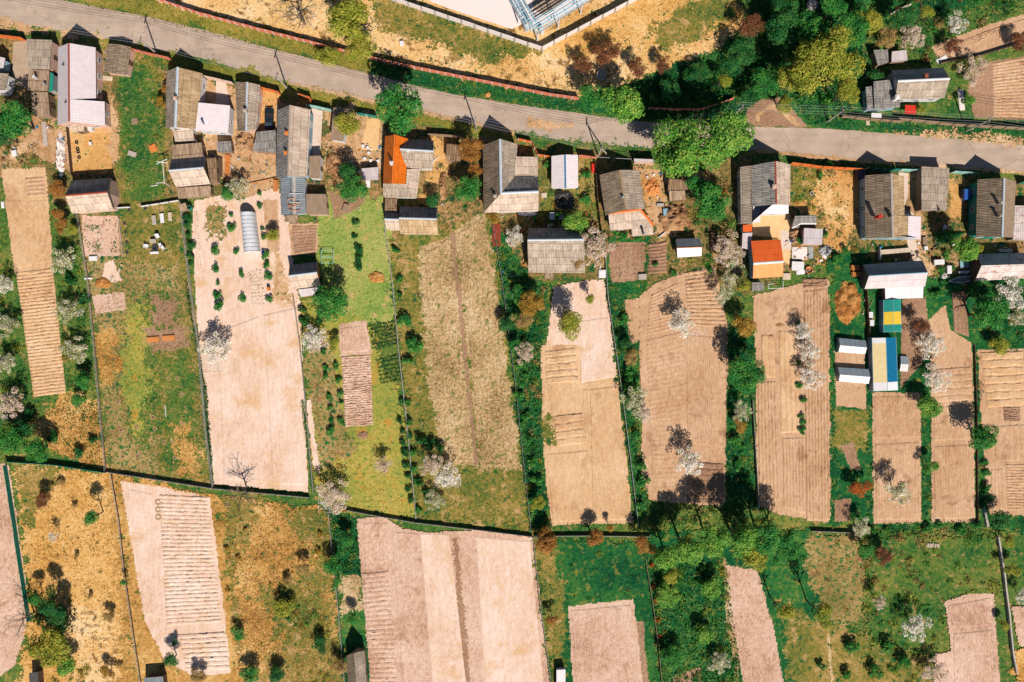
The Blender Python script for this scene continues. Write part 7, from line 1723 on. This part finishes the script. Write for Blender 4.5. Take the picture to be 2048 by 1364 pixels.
mound('soil_heap', 'brown planting mound below the pale concrete well by the road', 'soil heap', 976, 190, .6, .6, .3, 'hay', 12)
mound('stone_heap', 'grey white heap of rubble along the yard west of the trellis fence', 'rubble heap', 122, 310, .9, 4.6, .7, 'yardwhite', 13, .6)
mound('stone_heap', 'pale rubble row south of the L shaped house', 'rubble heap', 1055, 428, 2.0, .5, .4, 'yardwhite', 14, .6)
mound('junk_heap', 'dark scrap heap in the shade south of the white roofed garage', 'scrap heap', 1128, 400, 2.2, 1.9, .9, 'metaldk', 15, 1.2)
mound('junk_heap', 'rubble and scrap beside the square pale ribbed shed', 'scrap heap', 1650, 500, 1.3, 1.2, .6, 'metal', 16, .7)
mound('sawdust_heap', 'bright orange heap of wood chips by the slanting brown house', 'wood chip heap', 1305, 374, 1.5, 1.9, .6, 'log', 17, .5)
mound('brush_heap', 'climbing plant thicket west of the square pale ribbed shed', 'brush heap', 1588, 472, 1.2, 1.6, .9, 'pilebr', 18, .5)
mound('soil_heap', 'small reddish soil heap in the yellow lawn near the dug bed', 'soil heap', 726, 870, 1.2, .9, .3, 'soilbrown', 19, .4)

# woodpiles: one stack each, ends of split logs showing
def woodpile(x, y, w_, d_, h, label, mat='log'):
    p = G(x, y); m = MB(); rs = random.Random(int(x))
    nx, nz = max(2, int(w_ / .22)), max(2, int(h / .22))
    for k in range(nz):
        for i in range(nx):
            xx = p.x - w_ / 2 + (i + .5 + .5 * (k % 2)) * w_ / nx + rs.uniform(-.04, .04)
            m.tube([(xx, p.y - d_ / 2 + rs.uniform(-.1, .1), .14 + k * .2), (xx + rs.uniform(-.05, .05), p.y + d_ / 2 + rs.uniform(-.1, .1), .14 + k * .2)], .12, 6)
    return tag(m.build('woodpile', M[mat], None, (p.x, p.y, 0)), label, 'woodpile')
woodpile(1707, 536, 1.5, .9, .9, 'orange stack of split logs west of the workshop, northern stack')
woodpile(1709, 549, 1.7, .9, 1.0, 'orange stack of split logs west of the workshop, southern stack')
woodpile(441, 335, .8, 3.6, .8, 'rusty brown stack of boards in the yard, western of two', 'wooddk')
woodpile(456, 330, .9, 3.8, .8, 'orange brown stack of boards in the yard, eastern of two', 'woodor')
woodpile(552, 372, .9, 2.2, .9, 'orange log stack against the blue grey workshop wall', 'log')
woodpile(1425, 485, 1.1, 4.0, .7, 'dark brown stack of poles east of the white walled hut', 'wooddk')
woodpile(1863, 1090, 2.4, .8, .5, 'pale stack of timber lying in the south east meadow', 'rope')
woodpile(992, 470, 1.6, 4.4, .6, 'dark red stack of bricks and boards beside the round blossom tree', 'ridgered')
woodpile(1100, 452, 1.2, .8, .5, 'pale box like stack of boards north of the patched barn', 'rope')

# slabs, tables, benches and the like
def slab(name, label, cat, x, y, wd, dp, h, rz=0.0, mat='conc', legs=0.0, legmat='wood', group=None):
    """a board, slab or table top; with legs it stands on four of them"""
    r = thing_at(name, x, y, label, cat, group)
    m = MB(); n = max(1, int(dp / .3)) if legs else 1
    for i in range(n): m.box(at(r, 0, -dp / 2 + (i + .5) * dp / n, legs + h / 2 + .04, rz), (wd, dp / n - (.02 if n > 1 else 0), h), rz)
    m.build('top' if legs else 'slab', M[mat], r)
    if legs:
        for sx in (-1, 1):
            for sy in (-1, 1):
                m = MB(); m.box(at(r, sx * (wd / 2 - .08), sy * (dp / 2 - .08), legs / 2 + .04, rz), (.08, .08, legs), rz); m.build('leg', M[legmat], r)
    else:
        m = MB(); m.box(at(r, 0, 0, h + .07, rz), (wd * .82, dp * .82, .05), rz); m.build('raised_face', M[mat], r)
    return r
slab('wooden_pallet', 'square wooden pallet lying on the grass east of the white roofed house', 'pallet', 270, 243, 1.2, 1.2, .1, .1, 'wood', .05)
slab('stone_slab', 'pale rounded stone slab in the grass south of the wooden pallet', 'stone', 265, 308, 1.6, 1.0, .3, -.3, 'conc')
slab('well_cover', 'reddish round-cornered well lid in the green yard', 'well lid', 307, 297, 1.5, 1.5, .25, .4, 'woodor')
slab('garden_bench', 'grey slatted bench on the lawn, western of three', 'bench', 310, 441, .8, 1.9, .06, .12, 'conc', .4)
slab('garden_bench', 'pale slatted bench on the lawn, middle of three', 'bench', 326, 437, .8, 1.9, .06, .12, 'whitep', .4)
slab('garden_bench', 'tan plank bench on the lawn, eastern of three', 'bench', 342, 434, .7, 1.7, .06, .08, 'rope', .4)
slab('garden_table', 'grey garden table north of the fire ring on the lawn', 'table', 309, 483, 1.2, .8, .06, .05, 'conc', .65)
def chair(x, y, rz, label, mat='whitep'):
    r = thing_at('garden_chair', x, y, label, 'chair')
    m = MB(); m.box(at(r, 0, 0, .46, rz), (.75, .7, .06), rz); m.build('seat', M[mat], r)
    m = MB(); m.box(at(r, 0, .36, .78, rz), (.75, .06, .6), rz); m.build('backrest', M[mat], r)
    for sx in (-1, 1):
        m = MB(); m.box(at(r, sx * .36, 0, .64, rz), (.07, .65, .05), rz); m.build('armrest', M[mat], r)
        for sy in (-1, 1):
            m = MB(); m.box(at(r, sx * .32, sy * .3, .23, rz), (.06, .06, .44), rz); m.build('leg', M[mat], r)
chair(295, 493, 1.4, 'white garden chair on the west side of the fire ring')
chair(317, 473, .4, 'white garden chair north of the fire ring, tipped towards the table')
chair(323, 491, -1.2, 'white garden chair on the east side of the fire ring, northern one')
chair(328, 496, -1.0, 'white garden chair on the east side of the fire ring, southern one')
slab('garden_bench', 'low white bench south of the fire ring', 'bench', 311, 506, 1.7, .45, .06, .05, 'whitep', .4)
def ring(name, label, cat, x, y, r0, r1, h, mat, n=18, floor=None, group=None):
    p = G(x, y); m = MB(); m.lathe((p.x, p.y, .04), [(r1, 0), (r1, h), (r0, h), (r0, .02)], n)
    if floor:
        q = empty(name, (p.x, p.y, 0), label, cat, group); m.build('rim', M[mat], q)
        f = MB(); f.lathe((p.x, p.y, .04), [(r0, .03 if floor != 'cover' else h * .9), (.001, .05 if floor != 'cover' else h * 1.2)], n); f.build('fill' if floor != 'cover' else 'lid', M['conc' if floor == 'cover' else floor], q); return q
    return tag(m.build(name, M[mat], None, (p.x, p.y, 0)), label, cat, group)
ring('fire_ring', 'dark fire ring between the white garden chairs', 'fire ring', 311, 496, .45, .65, .3, 'metaldk', floor='black')
slab('raised_bed_box', 'orange timber raised bed box, western of the pair', 'raised bed', 307, 679, 2.5, 1.1, .3, .06, 'log')
slab('raised_bed_box', 'orange timber raised bed box, eastern of the pair', 'raised bed', 338, 676, 2.5, 1.1, .3, .06, 'log')
for i, (x, y) in enumerate(P4('325,698 337,698 350,696')): ring('planting_hole', f'{ORD[i]} round planting hole from the west, just south of the orange raised bed boxes', 'planting hole', x, y, .22, .4, .1, 'pit', 12, 'wooddk', 'planting holes below the boxes')
for i, (x, y) in enumerate(P4('236,803 243,860 275,855 246,913 276,912 306,834 310,857 328,884 346,883 350,915 355,757 338,757 363,790 363,846 272,853')): ring('tree_pit', f'{ORD[i]} small dug tree ring, counted across the weedy garden', 'tree pit', x, y, .25, .42, .09, 'pit', 10, 'wooddk', 'tree rings in the weedy garden')
for i, (x, y) in enumerate(P4('317,1004 317,1019 317,1034 405,1004 406,1030')): ring('planting_mound', f'{ORD[i]} round hollow mound at the head of the pale furrows, western three then eastern two', 'planting mound', x, y, .35, .62, .16, 'pit', 14, 'pit', 'mounds at the head of the furrows')
for i, (x, y) in enumerate(P4('250,447 252,464 254,485 255,505 291,417 259,420')): ring('flower_pot', f'{ORD[i]} dark planter ring beside the white board edging or low fence', 'planter', x, y, .2, .32, .2, 'metaldk', 10, 'wooddk', 'planter rings by the board edging')
for i, (x, y) in enumerate(P4('154,285 156,298 157,304 159,315')): ring('tyre', f'{ORD[i]} old tyre from the north in the orange dirt yard', 'tyre', x, y, .18, .34, .2, 'black', 14, None, 'tyres in the dirt yard')
slab('trough', 'white trough with brown earth beside the strawberry plot', 'trough', 188, 517, 1.6, .9, .4, .05, 'whitep')
slab('corner_slab', 'pale slab corner against the orchard fence', 'slab', 178, 557, 1.6, .3, .3, .05, 'whitep')
slab('old_boards', 'long pale plank leaning in the junk yard south of the low shed', 'plank', 90, 268, .9, 4.8, .1, .08, 'conc')
slab('metal_sheet', 'white box in the junk yard near the dark crowned tree', 'box', 31, 307, 1.0, 1.1, .5, .2, 'whitep')
slab('metal_sheet', 'white sheet lying beside the west field edge', 'sheet', 6, 410, .6, 1.3, .1, .1, 'whitep')
slab('old_boards', 'tan board lying south of the square brown roofed shed', 'board', 216, 157, 1.9, .9, .12, -.1, 'rope')
slab('box', 'pale vent box beside the dark porch of the white roofed house', 'box', 186, 259, .9, 1.0, 1.2, 0, 'plwhite')
slab('statue_base', 'small blue and white stool on the orange dirt', 'stool', 183, 288, .5, .6, .3, .2, 'whitep', .25, 'blue')
slab('table', 'white table with sheet beside the orange summer house', 'table', 1593, 533, 2.4, 1.8, .06, -.05, 'whitep', .7)
slab('sandbox', 'white sided sandbox below the white table', 'sandbox', 1600, 545, 1.7, .8, .3, .12, 'whitep')
ring('round_tub', 'round orange tub beside the white sandbox', 'tub', 1617, 540, .62, .72, .4, 'log', 18, 'log')
slab('concrete_slab', 'square pale concrete slab south of the square ribbed shed', 'slab', 1599, 507, 3.0, 2.5, .06, 0, 'yardwhite')
slab('gravel_bed', 'grey gravel bed east of the square concrete slab', 'gravel bed', 1621, 505, 1.0, 2.4, .08, 0, 'metal')
slab('cold_bed', 'pale boarded cold bed south of the orange summer house', 'bed frame', 1572, 553, 1.6, 1.3, .3, 0, 'rope')
slab('metal_door', 'white door lying on the grass near the rubble and scrap', 'door panel', 1649, 513, .6, 1.0, .08, .8, 'whitep')
slab('workbench', 'long tan workbench south of the rusty ridged house', 'workbench', 1787, 503, 6.2, .9, .08, .08, 'rope', .7)
slab('garden_boxes', 'white hive like box by the timber fence near the turquoise greenhouse, northern', 'hive', 1738, 630, .8, 1.2, .7, 0, 'whitep', .2)
slab('garden_boxes', 'white hive like box by the timber fence near the turquoise greenhouse, southern', 'hive', 1740, 646, .8, 1.2, .7, 0, 'whitep', .2)
slab('trailer_box', 'white flat trailer box in the yard north of the boat', 'trailer', 1874, 525, 2.0, 1.0, .5, .06, 'whitep', .4, 'black')
slab('long_trough', 'white narrow trough just north of the white boat', 'trough', 1927, 544, 2.6, .5, .35, .1, 'whitep')
ring('water_tank', 'round white tank lid west of the white boat', 'tank', 1885, 553, .4, .5, .8, 'whitep', 16, 'cover')
slab('tall_box', 'white and orange upright box beside the round white tank', 'box', 1894, 540, .9, 1.6, .9, 0, 'whitep')
slab('blue_pallet', 'blue painted pallet with junk in the yard north of the boat', 'pallet', 1927, 528, 1.8, 1.5, .15, .1, 'bluelt', .2, 'blue')
slab('water_tank', 'bright blue tank on a stand beside the teal walled house', 'tank', 1927, 391, 1.25, 2.1, .9, 0, 'tarpblue', .5, 'metal')
slab('trailer_box', 'black covered trailer behind the bright orange street fence', 'trailer', 1719, 347, 1.9, 2.2, .7, .05, 'metaldk', .4, 'black')
slab('white_bench', 'white ladder bench leaning under the spruce', 'bench', 1886, 459, .7, 1.8, .08, -.4, 'whitep', .4)
slab('bench', 'brown plank chute beside the worn path', 'bench', 1848, 483, .9, 1.7, .15, .05, 'wood', .3)
slab('white_chest', 'white chest freezer on the path south of the rusty ridged house', 'chest', 1848, 497, .7, .8, .8, .2, 'whitep')
slab('roof_panel_stack', 'white foam bundle on the north side of the rusty shed', 'bundle', 2008, 502, 2.7, .6, .35, -.03, 'whitep', .2)
slab('red_box', 'red painted tank in the grass beside the slanting brown house', 'tank', 1186, 337, .7, 1.7, .6, 0, 'red')
slab('small_red_roof', 'flat bright red play hut roof beside the plank fence', 'play hut', 1814, 223, 2.2, 1.7, .12, -.03, 'red', 1.3, 'wood')
slab('bus_bench', 'white roofed bench at the plank fence by the road', 'shelter', 1746, 235, 2.0, .9, .1, -.05, 'whitep', 1.4, 'woodor')
slab('old_boards', 'white slab beside the path north of the north east gardens', 'slab', 1883, 119, 2.2, .9, .1, .5, 'whitep')
slab('old_boards', 'pale slab path beside the north east house and ploughed plot', 'slab', 1922, 200, 1.1, 4.2, .08, .1, 'yardwhite')
slab('entrance_step', 'tan doorstep south of the bright road shelter', 'step', 1735, 246, .7, .9, .1, 0, 'rope')
slab('crates', 'white crate stack on the grass north of the patched barn, western', 'crate', 1104, 433, 1.0, 1.4, .6, 0, 'whitep')
slab('crates', 'grey crate stack on the grass north of the patched barn, eastern', 'crate', 1118, 434, 1.6, 1.2, .5, 0, 'conc')
slab('stone_block', 'pale square stone block east of the L shaped house', 'block', 1088, 391, 1.1, 1.0, .3, .1, 'rope')
slab('garden_crate', 'white slatted crate at the foot of the weedy vegetable plot', 'crate', 1284, 554, 1.6, 1.1, .5, .05, 'conc', .2)
slab('water_trough', 'pale trough house at the fence end of the patched barn', 'trough', 1204, 548, 1.4, 1.6, .5, 0, 'whitep')
slab('concrete_step', 'pale concrete step beside the brush heap', 'step', 1320, 410, 1.5, .6, .4, 0, 'conc')
slab('concrete_step', 'grey block west of the brush heap', 'block', 1330, 425, .9, 1.4, .6, .1, 'bluelt')
slab('yard_table', 'grey plank table on the bright lawn beside the dark bushes', 'table', 692, 417, 1.0, 1.7, .06, -.3, 'wood', .5)
slab('white_crate', 'white slatted crate south of the low patched hut', 'crate', 737, 368, .9, 1.5, .4, 0, 'whitep', .2)
ring('stump', 'pale round stump on the bright lawn near the grey plank table', 'stump', 719, 417, .25, .34, .25, 'rope', 12, 'rope')
for i, (x, y) in enumerate(P4('727,293 736,296 738,307 742,322 757,323 730,318')): slab('yard_stool', f'{ORD[i]} small white block counted over the paved yard west of the orange roof', 'block', x, y, .55, .55, .35, i * .5, 'whitep', .1, 'metaldk', 'blocks in the paved yard')
slab('water_barrel', 'orange barrel standing in the pale garden south of the bush row', 'barrel', 539, 578, .55, .7, .9, 0, 'woodor')
ring('barrel', 'blue barrel beside the square pale ribbed shed', 'barrel', 1583, 482, .28, .34, .9, 'tarpblue', 14, 'tarpblue')
ring('barrel', 'teal barrel beside the tiny privy', 'barrel', 382, 416, .36, .42, 1.0, 'teal', 14, 'turq')
ring('barrel', 'blue barrel hidden in the bush row of the pale garden', 'barrel', 528, 505, .24, .3, .8, 'tarpblue', 14, 'tarpblue')
ring('well_ring', 'pale concrete well ring with white lid at the north edge', 'well', 1622, 13, .9, 1.1, .8, 'conc', 20, 'cover')
ring('well_ring', 'round grey concrete well ring among the red brown trees', 'well', 1202, 152, .7, .95, .8, 'conc', 20, 'cover')
ring('well_ring', 'round white well ring in the sandy yard east of the red ridged house', 'well', 1622, 387, .25, .4, .4, 'conc', 16, 'black')
ring('flower_bed', 'little round flower ring in the soil south of the turquoise greenhouse corner', 'flower ring', 1814, 615, .18, .3, .15, 'whitep', 12, 'wooddk')
slab('yard_blocks', 'grey concrete block near the tall concrete wall north of the salmon fence', 'block', 804, 88, .7, .9, .5, .1, 'whitep')

def frame_thing(name, label, cat, bars, mat, rad=.05, split=True):
    pts = [p for b in bars for p in b]; c = sum((G(*p) for p in pts), Vector((0, 0, 0))) / len(pts)
    r = empty(name, (c.x, c.y, 0), label, cat)
    for b in bars:
        m = MB(); m.tube([G(*p) for p in b], rad, 6); m.build('bar', M[mat], r)
    return r
frame_thing('carpet_beater', 'white pipe carpet beating frame on the lawn west of the barn', 'pipe frame', [[(325, 322, 2.4), (329, 366, 2.4)], [(325, 322, 2.4), (330, 327, 0)], [(329, 366, 2.4), (340, 372, 0)], [(302, 372, .1), (316, 370, .1)], [(312, 366, .1), (330, 365, .1)], [(313, 328, 2.4), (334, 318, 2.4)], [(313, 323, 2.3), (335, 326, 2.3)]], 'whitep', .07)
frame_thing('plant_frame', 'turquoise metal garden frame at the fence of the bright lawn', 'frame', [[(643, 500, .9), (666, 500, .9), (666, 527, .9), (643, 527, .9), (643, 500, .9)], [(645, 501, 0), (643, 500, .9)], [(667, 501, 0), (666, 500, .9)], [(645, 527, 0), (643, 527, .9)], [(667, 527, 0), (666, 527, .9)], [(643, 514, .9), (666, 514, .9)]], 'tealpale', .06)
frame_thing('window_frame', 'white window frame lying on the blue grey workshop roof', 'window frame', [[(580, 387, 3.45), (603, 387, 3.15), (601, 405, 3.15), (579, 404, 3.5), (580, 387, 3.45)]], 'whitep', .06)
frame_thing('window_frame', 'larger orange window frame lying on the blue grey workshop roof', 'window frame', [[(576, 412, 3.35), (602, 404, 3.15), (600, 421, 3.15), (578, 420, 3.35), (576, 412, 3.35)]], 'log', .07)
frame_thing('window_frame', 'smaller orange window frame tilted on the blue grey workshop roof', 'window frame', [[(574, 400, 3.5), (589, 396, 3.5), (593, 412, 3.5), (580, 415, 3.5), (574, 400, 3.5)]], 'woodor', .06)
frame_thing('trellis', 'white pipe railing in front of the orange summer house', 'railing', [[(1536, 569, .8), (1548, 568, .8)], [(1536, 569, .8), (1537, 577, .8)], [(1537, 577, .8), (1566, 576, .8)], [(1566, 576, .8), (1567, 562, .8)], [(1537, 577, .8), (1537, 577, 0)], [(1566, 576, .8), (1566, 576, 0)], [(1567, 562, .8), (1567, 562, 0)], [(1536, 569, .8), (1536, 569, 0)]], 'whitep', .05)
frame_thing('rope_line', 'pale rope looped around the grass patch beside the boat', 'rope', [[(1860, 563, .1), (1875, 565, .1), (1895, 564, .1)], [(1855, 578, .1), (1862, 582, .1), (1875, 581, .1), (1894, 575, .1)]], 'rope', .07)
frame_thing('garden_stake', 'white stake lying in the weedy garden grass', 'stake', [[(330, 811, .1), (332, 834, .1)]], 'whitep', .07)
frame_thing('washing_line', 'washing line posts at the street corner of the slanting brown house', 'washing line', [[(1193, 316, 0), (1192, 314, 2.2)], [(1264, 320, 0), (1262, 318, 2.2)], [(1192, 314, 2.15), (1262, 318, 2.15)]], 'metal', .05)
frame_thing('dead_trunk', 'pale dead trunk leaning among the trees at the north edge', 'dead trunk', [[(1780, 28, .3), (1800, 18, .5), (1822, 8, .8)]], 'rope', .22)
frame_thing('scrap_frame', 'rusty ladder frame between the blue grey workshop and the felt roofed garage', 'ladder', [[(608, 366, .5), (650, 366, .5)], [(608, 384, .5), (650, 384, .5)]] + [[(x, 366, .5), (x, 384, .5)] for x in range(612, 650, 7)], 'metaldk', .05)
frame_thing('orange_pipe', 'orange and white striped pole across the path north of the blossom', 'pole', [[(497, 368, .4), (515, 364, .4), (552, 356, .4)]], 'woodor', .09)
frame_thing('greenhouse_rail', 'timber poles along the west side of the long greenhouse', 'poles', [[(1736, 672, .3), (1739, 782, .3)], [(1740, 672, .3), (1743, 782, .3)]], 'rope', .08)

# footbridge-like poles: dark path between weeds
sheet('footpath', 'soilstub', [(1446, 1118), (1450, 1118), (1455, 1180), (1456, 1230), (1470, 1270), (1478, 1330), (1474, 1400), (1468, 1400), (1470, 1330), (1452, 1250), (1450, 1180)], .2, soft=.4)
sheet('footpath', 'soilstub', [(1654, 1268), (1657, 1268), (1668, 1400), (1664, 1400)], .2, soft=.4)

# steel pipe rack at the industrial yard
def pipe_rack():
    c = G(1066, 58); r = empty('pipe_rack', (c.x, c.y, 0), 'pale blue steel pipe rack turning a corner at the top of the photo', 'pipe rack')
    Z = 5.0
    west = [(1018, -30), (1066, 56)]; east = [(1066, 56), (1190, -22)]
    for (p, q), side in ((west, -1), (east, 1)):
        a, b = G(*p, Z), G(*q, Z); d = (b - a); n = Vector((-d.y, d.x, 0)).normalized(); rz = math.atan2(d.y, d.x); L = d.length
        for k, o in enumerate((-1.0, -.45, .1, .6, 1.0)):
            m = MB(); m.tube([a + n * o + Vector((0, 0, .15 * (k % 3))), b + n * o + Vector((0, 0, .15 * (k % 3)))], (.1, .16, .12, .2, .1)[k], 8); m.build('pipe', M['steelblue' if k != 3 else 'whitep'], r)
        for o in (-1.25, 1.25):
            m = MB(); m.box((a + b) / 2 + n * o - Vector((0, 0, .3)), (L, .16, .24), rz); m.build('beam', M['metal'], r)
        nb = int(L / 1.6)
        for i in range(nb + 1):
            p_ = a.lerp(b, i / nb) - Vector((0, 0, .1)); m = MB(); m.box(p_, (.1, 2.4, .12), rz); m.build('crossbeam', M['whitep' if i % 2 else 'steelblue'], r)
        for i in range(0, nb + 1, 3):
            for o in (-1.1, 1.1):
                p_ = a.lerp(b, min(.97, max(.03, i / nb))) + n * o; m = MB(); m.box((p_.x, p_.y, Z / 2 - .2), (.22, .22, Z - .4), rz); m.build('column', M['whitep'], r)
    for x, y in ((1052, 60), (1083, 66)):
        p_ = G(x, y); m = MB(); m.box((p_.x, p_.y, 1.0), (.8, .8, 2.0), .5); m.build('footing', M['plwhite'], r)
pipe_rack()
sheet('dark_hall_floor', 'concdark', [(1062, -30), (1066, 18), (1090, 32), (1150, -10), (1160, -30)], .02)
